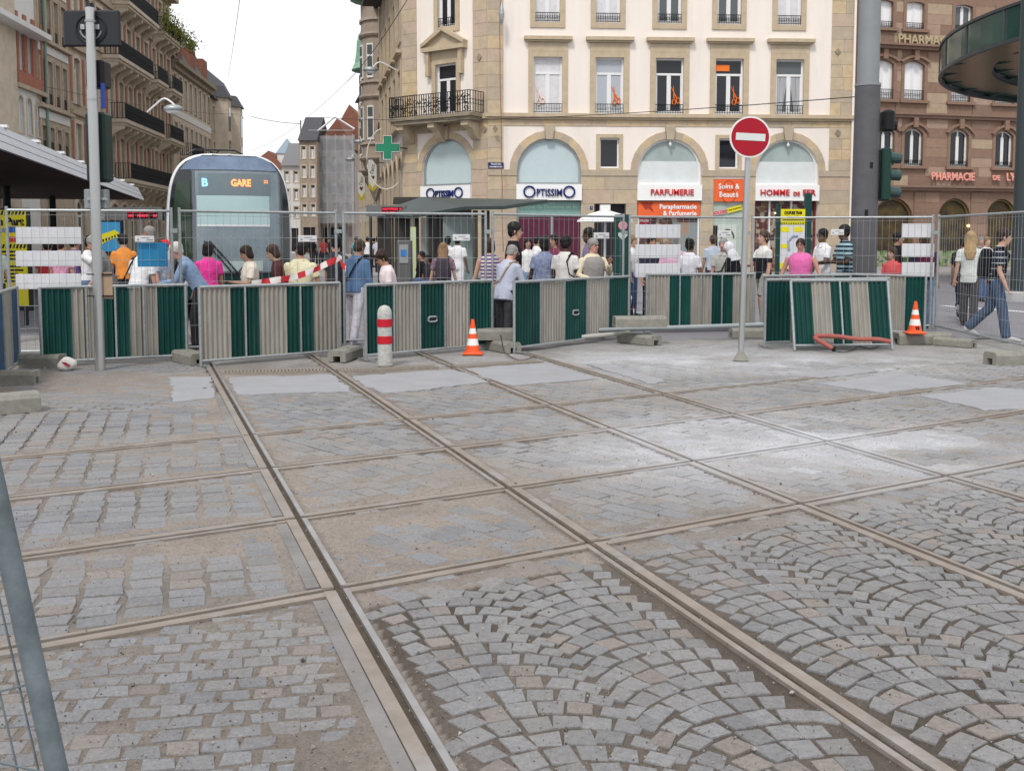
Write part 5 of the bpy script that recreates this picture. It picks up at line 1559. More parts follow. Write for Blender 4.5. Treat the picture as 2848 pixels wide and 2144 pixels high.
MB().box(xb, xa, 1.6-.02, 1.62, .4, 2.1).build('advert', mat('blue_green_advert', (.05,.2,.38), .4, 0, 0, 2, col2=(.3,.4,.05)), sh)
MB().box(-.8, 1.0, 2.0, 2.4, .4, .46).box(-.7, -.62, 2.1, 2.3, 0, .4).box(.8, .88, 2.1, 2.3, 0, .4).build('bench', SHP, sh)
# ticket machine and white kiosk umbrella
Y = 28
tm = empty('ticket_machine', (at(1125, HOR, Y).x, Y, 0), 0, 'grey ticket machine with a small blue screen beside the shelter', 'machine')
MB().bbox(-.2, .2, -.2, .2, 0, 1.62, .03).build('case', mat('grey_machine', (.12,.12,.12), .5), tm)
MB().box(-.12, .12, -.22, -.202, 1.0, 1.5).build('front_plate', GALV, tm); MB().box(-.08, .08, -.235, -.221, 1.18, 1.36).build('screen', mat('blue_screen', (.05,.2,.5), .2), tm)
Y = 25
um = empty('white_parasol', (at(1682, HOR, Y).x, Y, 0), 0, 'small white parasol on a thin white pole near the house door', 'parasol')
zt = at(1682, 598, Y).z
MB().lathe([(.06, zt+.12), (.4, zt+.02), (.66, zt-.12), (.68, zt-.17), (.4, zt-.03), (.05, zt+.02)], 16).build('canopy', WHITEP, um, smooth=True)
MB().cyl((0,0,0), (0,0,zt), .025, 8).build('pole', WHITEP, um); MB().lathe([(.3, 0), (.3, .08), (.05, .1)], 14).build('base', CONC, um)
MB().box(-.12, .12, -.12, .12, zt+.1, zt+.24).build('finial', WHITEP, um)
# dark info column
ic = empty('info_column', (at(1730, HOR, 20.5).x, 20.5, 0), 0, 'dark green service column with a pink disc sign behind the fence joint', 'column')
zt = at(1730, 597, 20.5).z
MB().bbox(-.16, .16, -.12, .12, 0, zt, .02).build('shaft', GRNP, ic)
MB().extr([(.09*math.cos(a*math.pi/8), zt-.22+.09*math.sin(a*math.pi/8)) for a in range(16)], 1, -.14, -.121).build('disc_sign', mat('pink_disc', (.6,.25,.3), .5), ic)
MB().extr([(-.09, zt-.36), (.09, zt-.36), (.09, zt-.42), (0, zt-.52), (-.09, zt-.42)], 1, -.14, -.121).build('arrow_sign', mat('pale_green_sign', (.45,.55,.48), .5), ic)

# ------------------------------------------------------------------ big catenary mast and traffic lights
MASTM = mat('grey_mast_paint', (.115,.115,.125), .6, .2, .12, 3, .08, 40, stain=.3, stcol=(.11,.11,.115))
MASTL = mat('pale_mast_paint', (.25,.27,.28), .5, .2, .06, 3)
Y = 20.0
pm = at(2397, 760, Y)
ms = empty('catenary_mast', (pm.x+.02, Y, 0), 0, 'thick grey steel mast with a paler upper section, right of the arches', 'mast')
zc = at(2397, 237, Y).z
MB().lathe([(.262, 0), (.25, 1.6), (.235, zc)], 24).build('lower_tube', MASTM, ms, smooth=True)
MB().lathe([(.245, zc-.03), (.245, zc+.02)], 24).build('collar', MASTL, ms)
MB().lathe([(.205, zc+.02), (.19, zc+6)], 24).build('upper_tube', MASTL, ms, smooth=True)
MB().box(-.08, -.02, -.262, -.245, 2.05, 2.2).box(.0, .05, -.258, -.24, 3.0, 3.1).build('stickers', BLACK, ms)
ts = empty('traffic_signal', (pm.x+.4, Y-.05, 0), 0, 'green three lamp traffic signal seen from the side on the grey mast', 'signal')
a0, a1 = at(2455, 560, Y).z, at(2455, 413, Y).z
MB().bbox(-.12, .06, -.14, .14, a0, a1, .03).build('housing', mat('signal_green', (.014,.045,.035), .4), ts)
for k in range(3):
    z = a0+(a1-a0)*(k+.55)/3.1
    MB().tube([(.06, 0, z), (.27, 0, z-.02)], [.105, .10], 14, cap=False).tube([(.27, 0, z-.02), (.06, 0, z)], [.093, .10], 14).build('visor', mat('visor_grey_green', (.045,.08,.08), .5), ts)
MB().box(-.34, -.13, -.03, .03, a0+.2, a0+.28).box(-.34, -.13, -.03, .03, a1-.3, a1-.22).build('bracket', DARKST, ts)
p2 = empty('pedestrian_signal', (pm.x+.42, Y-.05, 0), 0, 'small black pedestrian signal above the green traffic signal', 'signal')
a0, a1 = at(2455, 368, Y).z, at(2455, 308, Y).z
MB().bbox(-.13, .09, -.14, .14, a0, a1, .04).build('housing', BLACK, p2); MB().tube([(.08, 0, a0+.12), (.14, 0, a0+.12)], .1, 12).build('visor', BLACK, p2); MB().box(-.34, -.12, -.03, .03, a0+.15, a0+.21).build('bracket', DARKST, p2)

# ------------------------------------------------------------------ glass rotunda top right
ROT = mat('rotunda_green_glass', (.012,.055,.045), .15, 0, .3, 1, spec=.35)
ROTF = mat('rotunda_steel', (.05,.062,.066), .45, .2)
rc = Vector((27.2, 33.0, 0)); RR = 12.6
ro = empty('station_rotunda', rc, 0, 'dark green glass station rotunda ring at the top right corner', 'rotunda')
def arc(r, z, a0, a1, n): return [(r*math.cos(R(a0+(a1-a0)*i/n)), r*math.sin(R(a0+(a1-a0)*i/n)), z) for i in range(n+1)]
A0, A1 = 95, 250
def band(r0, z0, r1, z1, th, m, nm, n=48, a0=A0, a1=A1):
    p, q = arc(r0, z0, a0, a1, n), arc(r1, z1, a0, a1, n); mb = MB()
    for i in range(n):
        mb.add([p[i], p[i+1], q[i+1], q[i]]+[(v[0], v[1], v[2]+th) for v in (p[i], p[i+1], q[i+1], q[i])], [(0,1,2,3),(7,6,5,4),(0,4,5,1),(1,5,6,2),(2,6,7,3),(3,7,4,0)])
    return mb.build(nm, m, ro)
lev = [(RR, 7.5), (RR-1.7, 7.8), (RR-3.6, 8.1), (RR-5.6, 8.35), (RR-7.8, 8.6)]
for k in range(4):
    (ra, za), (rb, zb_) = lev[k], lev[k+1]
    band(ra, za+.1, rb, zb_-.12, .05, ROT, 'glass_ring')
    band(ra+.02, za, ra-.02, za, 1.0 if k == 0 else .36, ROT, 'fascia_ring')
    band(ra+.07, za-.06, ra-.06, za-.06, .1, ROTF, 'edge_beam')
    band(ra+.07, za+(.97 if k == 0 else .34), ra-.06, za+(.97 if k == 0 else .34), .09, ROTF, 'edge_beam')
    band(ra-.5, za+.36, ra-.42, za+.38, .1, ROTF, 'purlin')
for i in range(16):
    a = A0+(A1-A0)*i/15; P = [(r*math.cos(R(a)), r*math.sin(R(a)), z+.1) for r, z in lev]
    MB().tube(P, .09, 6).build('rib', ROTF, ro)
    for k in range(3):
        r, z = lev[k]; MB().cyl((r*math.cos(R(a)), r*math.sin(R(a)), z-.05), (r*math.cos(R(a)), r*math.sin(R(a)), z+(1.0 if k == 0 else .4)), .06, 6).build('mullion', ROTF, ro)
pc = at(2842, HOR, 27)
co = empty('rotunda_column', (pc.x, 27, 0), 0, 'thick dark rotunda column at the right edge', 'column')
MB().lathe([(.34, 0), (.34, .3), (.24, .34), (.24, 9.0)], 20).build('shaft', ROTF, co, smooth=True)
MB().lathe([(.42, 0), (.42, .25), (.3, .3)], 20).build('base', CONCL, co)

# ------------------------------------------------------------------ steel pole on the left with signal backs
Y = 12.75
b_, t_ = at(279, 1032, Y), at(250, 22, Y)
po = empty('signal_pole', (b_.x, Y, 0), 0, 'brushed steel signal pole seen from behind at the left', 'pole')
tx = t_.x-b_.x
def px_(z): return tx*z/t_.z
STL = mat('brushed_steel', (.46,.47,.47), .32, .75, .1, 4, .03, 80, stretch=(1,1,.1))
zj = at(258, 250, Y).z
MB().tube([(0, 0, 0), (px_(zj), 0, zj)], [.062, .062], 20).build('lower_tube', STL, po, smooth=True)
MB().tube([(px_(zj), 0, zj), (px_(t_.z), 0, t_.z)], [.056, .055], 20).build('upper_tube', STL, po, smooth=True)
MB().tube([(px_(t_.z), 0, t_.z), (px_(t_.z), 0, t_.z+.05)], [.058, .045], 16).build('cap', BLACK, po)
for yy in (60, 278): 
    z = at(255, yy, Y).z; MB().lathe([(.066, z-.012), (.066, z+.012)], 18, (px_(z), 0, 0)).build('clamp_band', GALV, po)
def pbox(nm, x0, x1, y0, y1, ya, yb, m, bev=.015):
    a, b = at(x0, y0, Y+.1), at(x1, y1, Y+.1)
    return MB().bbox(a.x-b_.x, b.x-b_.x, ya, yb, b.z, a.z, bev).build(nm, m, po)
pbox('back_board', 175, 337, 30, 131, .07, .13, mat('board_back', (.03,.032,.038), .5), .02)
c_ = at(256, 83, Y+.1); cx = c_.x-b_.x
MB().tube([(cx+.185*math.cos(a*math.pi/12), .065, c_.z+.175*math.sin(a*math.pi/12)) for a in range(25)], .012, 6).build('signal_rim', DARKST, po)
for sg in (-1, 1): MB().box(cx+sg*.09-.025, cx+sg*.09+.025, .03, .068, c_.z-.01, c_.z+.05).build('fixing_plate', GALV, po)
MB().tube([(cx+.13*math.cos(R(190)+a*R(16)), .06, c_.z+.13*math.sin(R(190)+a*R(16))) for a in range(11)], .012, 6).build('inner_ring', GALVD, po)
pbox('signal_box', 240, 294, 168, 244, .06, .3, BLACK, .02)
MB().box(px_(3.5)+.085, px_(3.5)+.125, .05, .09, at(288, 300, Y).z, at(288, 230, Y).z).build('blue_strap', mat('blue_plastic', (.02,.06,.3), .4), po)
pbox('signal_head', 236, 298, 312, 506, .07, .34, mat('signal_back_green', (.012,.03,.026), .5), .03)
pbox('junction_box', 236, 298, 527, 582, .06, .2, GALVD, .01)
z = at(267, 552, Y).z
MB().box(px_(z)-.12, px_(z)+.13, .03, .058, z-.02, z+.01).build('box_clamp', GALV, po)
cb = empty('cardboard_sheet', (b_.x+.125, Y+.02, 0), 0, 'piece of brown cardboard strapped to the steel pole', 'cardboard')
MB().box(-.06, .055, -.01, .0, at(295, 831, Y).z, at(295, 757, Y).z).build('sheet', mat('cardboard', (.36,.26,.18), .9, 0, .08, 6), cb)
for yy in (763, 823):
    z = at(280, yy, Y).z; MB().tube([(-.185+.068*math.cos(a*math.pi/8), -.02+.068*math.sin(a*math.pi/8), z) for a in range(17)], .007, 5).box(-.13, .06, -.03, -.012, z-.008, z+.006).build('cable_tie', BLACK, cb)

# ------------------------------------------------------------------ no entry sign
Y = 13.8
b_ = at(2060, 1000, Y); d_ = at(2083, 383, Y)
ne = empty('no_entry_sign', (b_.x, Y, 0), 0, 'red no entry disc with a white bar on a slim steel post', 'sign')
MB().tube([(0, 0, 0), (d_.x-b_.x, 0, d_.z+.2)], .04, 16).build('post', STL, ne, smooth=True)
dx, dz_ = d_.x-b_.x, d_.z
def disc(r, y0, y1, n=40): return [(dx+r*math.cos(2*math.pi*k/n), dz_+r*math.sin(2*math.pi*k/n)) for k in range(n)]
MB().extr(disc(.272, 0, 0), 1, -.07, -.045).build('rim', WHITEP, ne)
MB().extr(disc(.25, 0, 0), 1, -.074, -.0705).build('red_disc', mat('sign_red', (.36,.008,.022), .4), ne)
rot_ = Matrix.Rotation(R(3), 3, 'Y')
MB().obox((dx+.005, -.076, dz_), (.39, .003, .095), rot_).build('white_bar', mat('sign_bar_white', (.62,.66,.64), .4), ne)
MB().lathe([(.11, 0), (.09, .025), (.055, .09), (.042, .12)], 12).build('mortar_base', CONC, ne)

# ------------------------------------------------------------------ wall brackets, pharmacy cross, banners, lamps, wires
Y = 50.5
a, b = at(1045, 412, Y), at(1112, 412, Y); s_ = (b.x-a.x)/2; c_ = at(1079, 412, Y)
cr = empty('pharmacy_cross', (c_.x, Y, 0), 0, 'green pharmacy cross sign on a bracket at the building corner', 'sign')
def cross(s, t): return [(-t,-s),(t,-s),(t,-t),(s,-t),(s,t),(t,t),(t,s),(-t,s),(-t,t),(-s,t),(-s,-t),(-t,-t)]
MB().extr([(x, z+c_.z) for x, z in cross(s_, s_*.37)], 1, -.12, .12).build('case', GRNP, cr)
MB().extr([(x, z+c_.z) for x, z in cross(s_*.9, s_*.29)], 1, -.135, -.121).build('green_face', mat('cross_green', (.02,.22,.12), .3, 0, .12, 3), cr)
P = cross(s_*.97, s_*.345); MB().tube([(x, -.13, z+c_.z) for x, z in P+[P[0]]], .022, 5).build('neon_edge', WHITEP, cr)
MB().tube([(s_, 0, c_.z), (s_+.6, .5, c_.z), (s_+1.3, 1.2, c_.z+.15)], .03, 6).build('bracket', DARKST, cr)
MB().tube([(-s_*.2+.0+.95*math.cos(R(100)+a*R(19)), .15, c_.z-.5+1.5*math.sin(R(100)+a*R(19))) for a in range(12)], .03, 6).build('neon_hoop', mat('neon_white', (.62,.58,.5), .4), cr)
def wall_lamp(px, y, Y, px2, y2, label):
    h, r = at(px, y, Y), at(px2, y2, Y+.5); e = empty('street_lamp', h, 0, label, 'lamp', 'lamps on arms above the street')
    MB().ball((0, 0, 0), .38, .3, .16, 12, 8).build('lamp_head', GALV, e, smooth=True)
    MB().ball((0, 0, -.08), .3, .24, .12, 12, 8).build('lamp_glass', WHITEP, e, smooth=True)
    d = r-h; MB().tube(smoothpath([(.1, 0, .1), (d.x*.3, .1, d.z*.3+.42), (d.x*.7, .3, d.z*.7+.2), (d.x, d.y, d.z)]), .035, 6).build('arm', WHITEP, e, smooth=True)
wall_lamp(1030, 195, 52, 1119, 205, 'large street lamp on a curved white arm from the corner building')
wall_lamp(998, 395, 72, 1030, 398, 'small street lamp on a short arm before the oriel house')
wall_lamp(974, 444, 82, 1008, 446, 'farthest small street lamp above the street')
wall_lamp(482, 303, 40, 410, 312, 'street lamp on a curved arm in front of the left balconies')
for (px, y0, y1, Y, wpx, lab) in ((1036, 445, 525, 62, 12, 'white hanging banner with a brown heart and gold tail, nearer of two'), (1005, 480, 552, 70, 10, 'white hanging banner with a brown heart and gold tail, farther of two')):
    a, b = at(px-wpx, y0, Y), at(px+wpx, y1, Y); w_ = b.x-a.x; h = a.z-b.z
    e = empty('hanging_banner', ((a.x+b.x)/2, Y, b.z), 0, lab, 'banner', 'hanging banners in the street')
    MB().extr([(-w_/2, h*.25), (0, 0), (w_/2, h*.25), (w_/2, h*.8), (0, h), (-w_/2, h)], 1, -.02, .02).build('cloth', mat('banner_white', (.55,.54,.5), .7), e)
    MB().extr([(-w_/2, h*.25), (-w_/2, h*.02), (w_*.05, -.1*h), (w_/2, h*.02), (w_/2, h*.25), (0, 0.02)], 1, -.03, -.021).build('gold_tail', mat('banner_gold', (.42,.34,.03), .6), e)
    MB().extr([(0, h*.28), (w_*.28, h*.4), (w_*.14, h*.46), (0, h*.42), (-w_*.14, h*.46), (-w_*.28, h*.4)], 1, -.03, -.021).build('heart', mat('heart_brown', (.10,.03,.02), .6), e)
    text('lettering', "l'acc", .34, BLK, e, (0, -.03, h*.68), rot=(R(90), R(-80), 0), depth=.004)
    MB().cyl((0, .1, h*.9), (2.0, .4, h*.9), .03, 6).build('bracket', DARKST, e)
# overhead wires
WIRE = mat('overhead_wire', (.03,.03,.035), .5)
def wire(pa, pb, Ya, Yb, sag, label, r=.014):
    a, b = at(*pa, Ya), at(*pb, Yb); P = []
    for k in range(13):
        t = k/12; p = a.lerp(b, t); P.append((p.x, p.y, p.z-sag*4*t*(1-t)))
    o = MB().tube(P, r, 5).build('overhead_wire', WIRE); tag(o, label, 'wire', 'overhead wires')
wire((1145, -20), (965, 228), 47, 70, .3, 'dark overhead cable running from the upper centre down past the eave', .02)
wire((965, 228), (700, 420), 70, 100, .6, 'thin overhead cable continuing down over the street towards the tram', .012)
wire((900, 328), (2380, 270), 46, 20.2, .25, 'thin wire crossing the cream facade to the grey mast', .010)
wire((118, 240), (660, 318), 44, 80, .3, 'thin wire spanning in front of the left balconies', .012)
wire((668, -10), (634, 215), 40, 95, .2, 'thin steep contact wire high in the white sky', .012)
wire((700, 325), (836, 345), 80, 75, .1, 'short span wire hanging in the white sky above the tram', .02)
p = at(836, 335, 75); o = MB().cyl(p, p-Vector((0, 0, 1.4)), .05, 6).build('wire_hanger', GALV); tag(o, 'small wire hanger floating in the sky above the street', 'hanger')
# reddish cable hanging down the corner strip
a = at(1392, -30, 47.4); P = []
for px, y in ((1392, -30), (1390, 70), (1391, 230), (1394, 330), (1394, 450), (1397, 520), (1396, 590), (1400, 700)):
    p = at(px, y, 47.45 if y < 600 else 47.3); P.append((p.x, p.y, p.z))
o = empty('hanging_cable', (0, 0, 0), 0, 'rust red cable hanging down the corner strip of the cream building', 'cable')
MB().tube(P, .022, 6).build('cord', mat('rust_red_cable', (.28,.12,.08), .7), o)
p = at(1395, 40, 47.4); MB().lathe([(.02, -.5), (.1, -.25), (.13, 0), (.1, .2), (.03, .5)], 10, (p.x, p.y, p.z)).build('insulator', GALV, o)
# ================================================================== SITE FENCE, BARRIERS, SMALL THINGS
BGRN = mat('barrier_green_sheet', (.010,.062,.055), .42, .1, .25, 5, .08, 40, stain=.75, stcol=(.055,.10,.09), stretch=(1,1,.2), objvar=.22)
BBEI = mat('barrier_beige_sheet', (.33,.315,.28), .5, .15, .2, 5, .08, 40, stain=.8, stcol=(.20,.19,.165), stretch=(1,1,.2), objvar=.12)
BBLU = mat('barrier_blue_sheet', (.04,.09,.16), .45, .1, .15, 4)
SHM = {}
def corr(w_, z0, z1, per=.068, amp=.013):
    n = max(2, int(round(w_/per)))*4; R0 = []; mb = MB()
    for i in range(n+1):
        x = w_*i/n; ph = (i % 4); y = amp*(0 if ph in (0,) else 0)
        y = amp if ph in (1, 2) else -amp
        R0.append((x, y))
    for i in range(n):
        (x0, y0), (x1, y1) = R0[i], R0[i+1]
        mb.quad((x0, y0, z0), (x1, y1, z0), (x1, y1, z1), (x0, y0, z1))
    return mb
def barrier(pl, Yl, pr, Yr, pat, bars, label, handle=False, lean=0.0, zb=.07, zt=1.02, feet=True, blue=False):
    a, b = at(pl, 890, Yl), at(pr, 890, Yr); a.z = b.z = 0
    a.y, b.y = Yl, Yr
    d = b-a; L_ = d.length; an = math.atan2(d.y, d.x)
    e = empty('striped_barrier', a, an, label, 'barrier', 'striped site barriers in a row')
    e.rotation_euler = (lean, 0, an)
    t = .019
    for x in (0, L_): MB().tube([(x, 0, .0), (x, 0, zt)], .021, 8).build('post', GALV, e)
    MB().tube([(0, 0, zt), (L_, 0, zt)], .021, 8).build('top_rail', GALV, e)
    MB().tube([(0, 0, zb), (L_, 0, zb)], .019, 8).build('bottom_rail', GALV, e)
    n = len(pat); w_ = (L_-.03)/n
    key0 = (round(w_, 2), zb, zt)
    for i, c in enumerate(pat):
        m = {'G': BGRN, 'B': BBEI, 'U': BBLU}[c]; key = (key0, c)
        x = .015+i*w_
        if key in SHM: o = obj_from(SHM[key], 'sheet', e, (x, .012, 0))
        else: o = corr(w_, zb+.01, zt-.025).build('sheet', m, e, loc=(x, .012, 0)); SHM[key] = o.data
        if handle and c == 'G' and i == n//2:
            P = [(x+w_/2+.075*sx, -.006, .5+.035*sz) for sx, sz in ((-1,-.6),(-.7,-1),(.7,-1),(1,-.6),(1,.6),(.7,1),(-.7,1),(-1,.6))]
            MB().tube(P+[P[0]], .014, 6).build('handle_rim', GALV, e); MB().box(x+w_/2-.055, x+w_/2+.055, -.012, .0, .48, .52).build('handle_slot', BLACK, e)
    for f in bars:
        x = .015+f*(L_-.03); MB().box(x-.012, x+.012, -.016, .002, zb, zt-.01).build('upright', GALV, e)
    if feet and not lean:
        for x in (.02, L_-.02): MB().obox((x, 0, .012), (.03, .42, .02)).build('foot', GALVD, e)
    return e
BM = [.1, .3, .5, .7, .9]; BE = [.2, .4, .6, .8]
barrier(-70, 10.3, 50, 13.1, 'UBUBU', BE, 'bluish striped barrier cut by the left edge', blue=True)
barrier(113, 13.0, 518, 13.8, 'GBGBG', [.3, .5, .7], 'striped barrier directly behind the steel signal pole')
barrier(556, 13.1, 946, 14.4, 'BGBGB', [.3, .7], 'striped barrier with beige ends in front of the tram, tape along its top')
barrier(1017, 13.75, 1369, 15.3, 'GBGBG', BE, 'striped barrier with oval handle slot behind the red banded bollard', handle=True)
barrier(1430, 14.7, 1748, 17.0, 'GBGBG', BE, 'striped barrier with oval handle slot in front of the man in a grey vest', handle=True)
barrier(1798, 17.9, 2095, 18.3, 'BGBGB', [.3, .5, .7], 'striped barrier with beige ends behind the no entry post')
barrier(2118, 17.2, 2362, 17.7, 'BBGBG', BE, 'rear striped barrier below the woman in pink')
barrier(2308, 18.2, 2572, 17.1, 'BGBBG', BE, 'rear striped barrier with a green end behind the second traffic cone')
barrier(2128, 15.5, 2470, 16.1, 'GBGBG', BE, 'upright striped barrier that another barrier leans against')
barrier(2212, 15.05, 2484, 15.2, 'GBGBG', [.5], 'dented striped barrier leaning back behind the red hose', lean=R(-12), zt=1.04)

# mesh fence panels
def fence(pa, Ya, pb, Yb, label, zt=2.02, zb=.12):
    a, b = at(pa, HOR, Ya), at(pb, HOR, Yb); a.z = b.z = 0
    d = b-a; L_ = d.length; e = empty('mesh_fence_panel', a, math.atan2(d.y, d.x), label, 'fence', 'mesh site fence panels')
    for x in (.03, L_-.03): MB().tube([(x, 0, .05), (x, 0, zt+.05)], .021, 8).build('post', GALV, e)
    MB().tube([(.03, 0, zt), (L_-.03, 0, zt)], .019, 8).build('top_rail', GALV, e)
    MB().tube([(.03, 0, zb), (L_-.03, 0, zb)], .019, 8).build('bottom_rail', GALV, e)
    g_ = MB(); n = int(L_/.105)
    for k in range(1, n): x = L_*k/n+random.gauss(0, .004); g_.tube([(x, 0, zb), (x+random.gauss(0, .006), random.gauss(0, .004), 1.1), (x, 0, zt)], .0022, 4, cap=False)
    for k in range(1, 7): z = zb+(zt-zb)*k/6.2; g_.tube([(.03, .006, z), (L_-.03, .006, z)], .0026, 4, cap=False)
    tag(g_.build('wire_grid', GALV, e), kind='stuff')
    MB().box(L_-.05, L_+.05, -.03, .03, 1.72, 1.78).build('clamp', GALV, e)
    return e
J = [(-330, 12.2), (14, 13.75), (494, 14.25), (950, 15.35), (1366, 15.95), (1747, 17.75), (2087, 18.55), (2608, 18.0), (2880, 14.4)]
FL = ['mesh fence panel cut by the left edge behind the bluish barrier', 'mesh fence panel carrying the left white boards and the blue board', 'mesh fence panel in front of the tram', 'mesh fence panel in front of the tram shelter',
      'mesh fence panel in front of the man in a grey vest', 'mesh fence panel carrying the middle white boards', 'mesh fence panel left of the thick grey mast and across it', 'mesh fence panel turning towards the camera at the right edge']
for k in range(8):
    (pa, Ya), (pb, Yb) = J[k], J[k+1]
    fence(pa, Ya, pb-10 if k < 7 else pb, Yb, FL[k])
# white boards, blue board and small plates hung on the wires
WB = mat('white_board', (.66,.67,.70), .5, 0, .06, 4, stain=.4, stcol=(.5,.5,.5), objvar=.05)
def hung(name, x0, x1, y0, y1, Y0, Y1, m, label, cat, group=None, th=.02, dy=-.02):
    a, b = at(x0, (y0+y1)/2, Y0), at(x1, (y0+y1)/2, Y1); za, zb_ = at((x0+x1)/2, y1, (Y0+Y1)/2).z, at((x0+x1)/2, y0, (Y0+Y1)/2).z
    d = b-a; d.z = 0; L_ = d.length
    o = MB().bbox(0, L_, -th/2, th/2, 0, zb_-za, .004).build(name, m, None, loc=(a.x, a.y+dy, za), rot=(0, 0, math.atan2(d.y, d.x)))
    return tag(o, label, cat, group)
def fy(px):
    for k in range(8):
        if J[k][0] <= px <= J[k+1][0]:
            t = (px-J[k][0])/(J[k+1][0]-J[k][0]); return J[k][1]+(J[k+1][1]-J[k][1])*t
    return 14
rown = ['top', 'middle', 'bottom']
for (x0, x1, ys, lab) in ((44, 226, ((632, 679), (698, 741), (762, 804)), 'left fence group, beside the yellow notice'), (1767, 1892, ((625, 662), (680, 718), (733, 771)), 'group right of the man in a grey vest'), (2508, 2598, ((622, 661), (678, 715), (730, 770)), 'group above the second traffic cone')):
    for i, (y0, y1) in enumerate(ys): hung('white_board', x0, x1, y0, y1, fy(x0)+.05, fy(x1)+.05, WB, '%s white board of the %s' % (rown[i], lab), 'board', 'white boards on the fence', dy=.0)
hung('blue_board', 382, 466, 675, 742, fy(382)+.04, fy(466)+.04, mat('blue_board_print', (.02,.16,.42), .4, 0, 0, 1.3, col2=(.03,.26,.44)), 'glossy blue board hung on the fence under the red cap', 'board', dy=0)
PLT = mat('plate_white', (.66,.66,.66), .5)
PINK = mat('plate_print', (.30,.31,.36), .6)
for i, (x0, x1, y0, y1) in enumerate(((375, 429, 656, 673), (829, 881, 655, 673), (1259, 1307, 652, 670), (1651, 1694, 647, 664), (1996, 2034, 641, 660), (2311, 2347, 638, 654))):
    o = hung('hire_plate', x0, x1, y0, y1, fy(x0)-.03, fy(x1)-.03, PLT, 'small white printed plate on the fence %s' % ['above the blue board', 'above the man in a yellow shirt', 'right of the blonde woman', 'by the grey vest man', 'by the man with a shoulder strap', 'in front of the boy in a striped shirt'][i], 'plate', 'small plates on the fence panels', .006, 0)
    w_ = max(v.co.x for v in o.data.vertices); h = max(v.co.z for v in o.data.vertices)
    MB().extr([(w_*.1, h*.25), (w_*.24, h*.25), (w_*.17, h*.7)], 1, -.006, -.0035).build('triangle_mark', PINK, o)
    MB().box(w_*.32, w_*.75, -.006, -.0035, h*.62, h*.74).build('print_line', PINK, o); MB().box(w_*.6, w_*.93, -.006, -.0035, h*.25, h*.42).build('logo_mark', PINK, o)

# concrete feet
def foot_mesh(L_=.74, W_=.25, H_=.15):
    P = [(-W_/2, 0), (-W_*.2, 0), (-W_*.2, H_*.5), (W_*.2, H_*.5), (W_*.2, 0), (W_/2, 0), (W_/2, H_*.75), (W_*.4, H_), (-W_*.4, H_), (-W_/2, H_*.75)]
    mb = MB(); n = len(P)
    # non-convex caps split in pieces
    def cap(x, flip):
        b = len(mb.v); mb.v += [(x, p[0], p[1]) for p in P]
        for f in ((0,1,2,9), (9,2,7,8) , (2,3,6,7), (3,4,5,6)): mb.f.append([b+i for i in (f if flip else f[::-1])]); mb.m.append(0)
    for i in range(n):
        j = (i+1) % n
        mb.quad((-L_/2, *P[i]), (L_/2, *P[i]), (L_/2, *P[j]), (-L_/2, *P[j]))
    cap(-L_/2, True); cap(L_/2, False)
    mb.box(-.05, .05, -.03, .03, H_, H_+.004)
    return mb
FM = None
def foot(px, y, rz, label, dz=0.0, sc=1.0, Y=None):
    global FM
    p = G(px, y) if Y is None else Vector((at(px, y, Y).x, Y, 0))
    if FM is None: o = foot_mesh().build('fence_foot', CONC); FM = o.data
    else: o = obj_from(FM, 'fence_foot')
    o.location = (p.x, p.y, dz); o.rotation_euler = (0, 0, R(rz)); o.scale = (sc, sc, sc)
    return tag(o, label, 'fence foot', 'concrete fence feet')
foot(8, 1068, 8, 'concrete fence foot at the left edge, upper of the two there')
foot(-30, 1150, 35, 'pale concrete fence foot at the left edge, nearest the camera', sc=1.15)
foot(92, 1020, -4, 'concrete fence foot left of the crumpled paper bag', sc=1.1)
foot(528, 1008, -52, 'concrete fence foot between the first two upright barriers')
foot(962, 998, 80, 'concrete fence foot left of the bollard')
foot(1396, 975, 118, 'lower concrete foot of the stack right of the first traffic cone')
foot(1402, 972, 2, 'upper concrete foot lying across the stack beside the first traffic cone', dz=.152, sc=1.08)
foot(1778, 955, 128, 'lower concrete foot of the stack that holds down the pipes')
foot(1778, 950, 6, 'upper concrete foot lying across the pipes', dz=.27, sc=1.1, Y=16.0)
foot(2092, 940, 4, 'dark concrete foot under the pipe right of the no entry post', Y=17.1)
foot(2563, 955, 4, 'concrete fence foot that carries the second traffic cone', sc=1.15)
foot(2655, 962, -48, 'small concrete foot right of the second traffic cone', sc=.8)
foot(2830, 1012, 10, 'concrete fence foot at the right edge', sc=1.1)

# bollard
p = G(1071, 1016)
bo = empty('bollard', p, 0, 'worn white concrete bollard with two red bands', 'bollard')
r0 = .097
MB().lathe([(r0, 0), (r0*.98, .1), (r0*.96, .62), (r0*.97, .67), (r0*.9, .72), (r0*.6, .765), (r0*.2, .78), (.005, .782)], 20).build('shaft', mat('worn_white_concrete', (.46,.46,.44), .85, 0, .2, 12, .5, 40, stain=.9, stcol=(.24,.23,.2)), bo, smooth=True)
RB_ = mat('reflective_red_band', (.50,.015,.03), .35)
for z0, z1 in ((.285, .385), (.505, .605)): MB().lathe([(r0+.003, z0), (r0+.003, z1)], 20).build('red_band', RB_, bo, smooth=False)
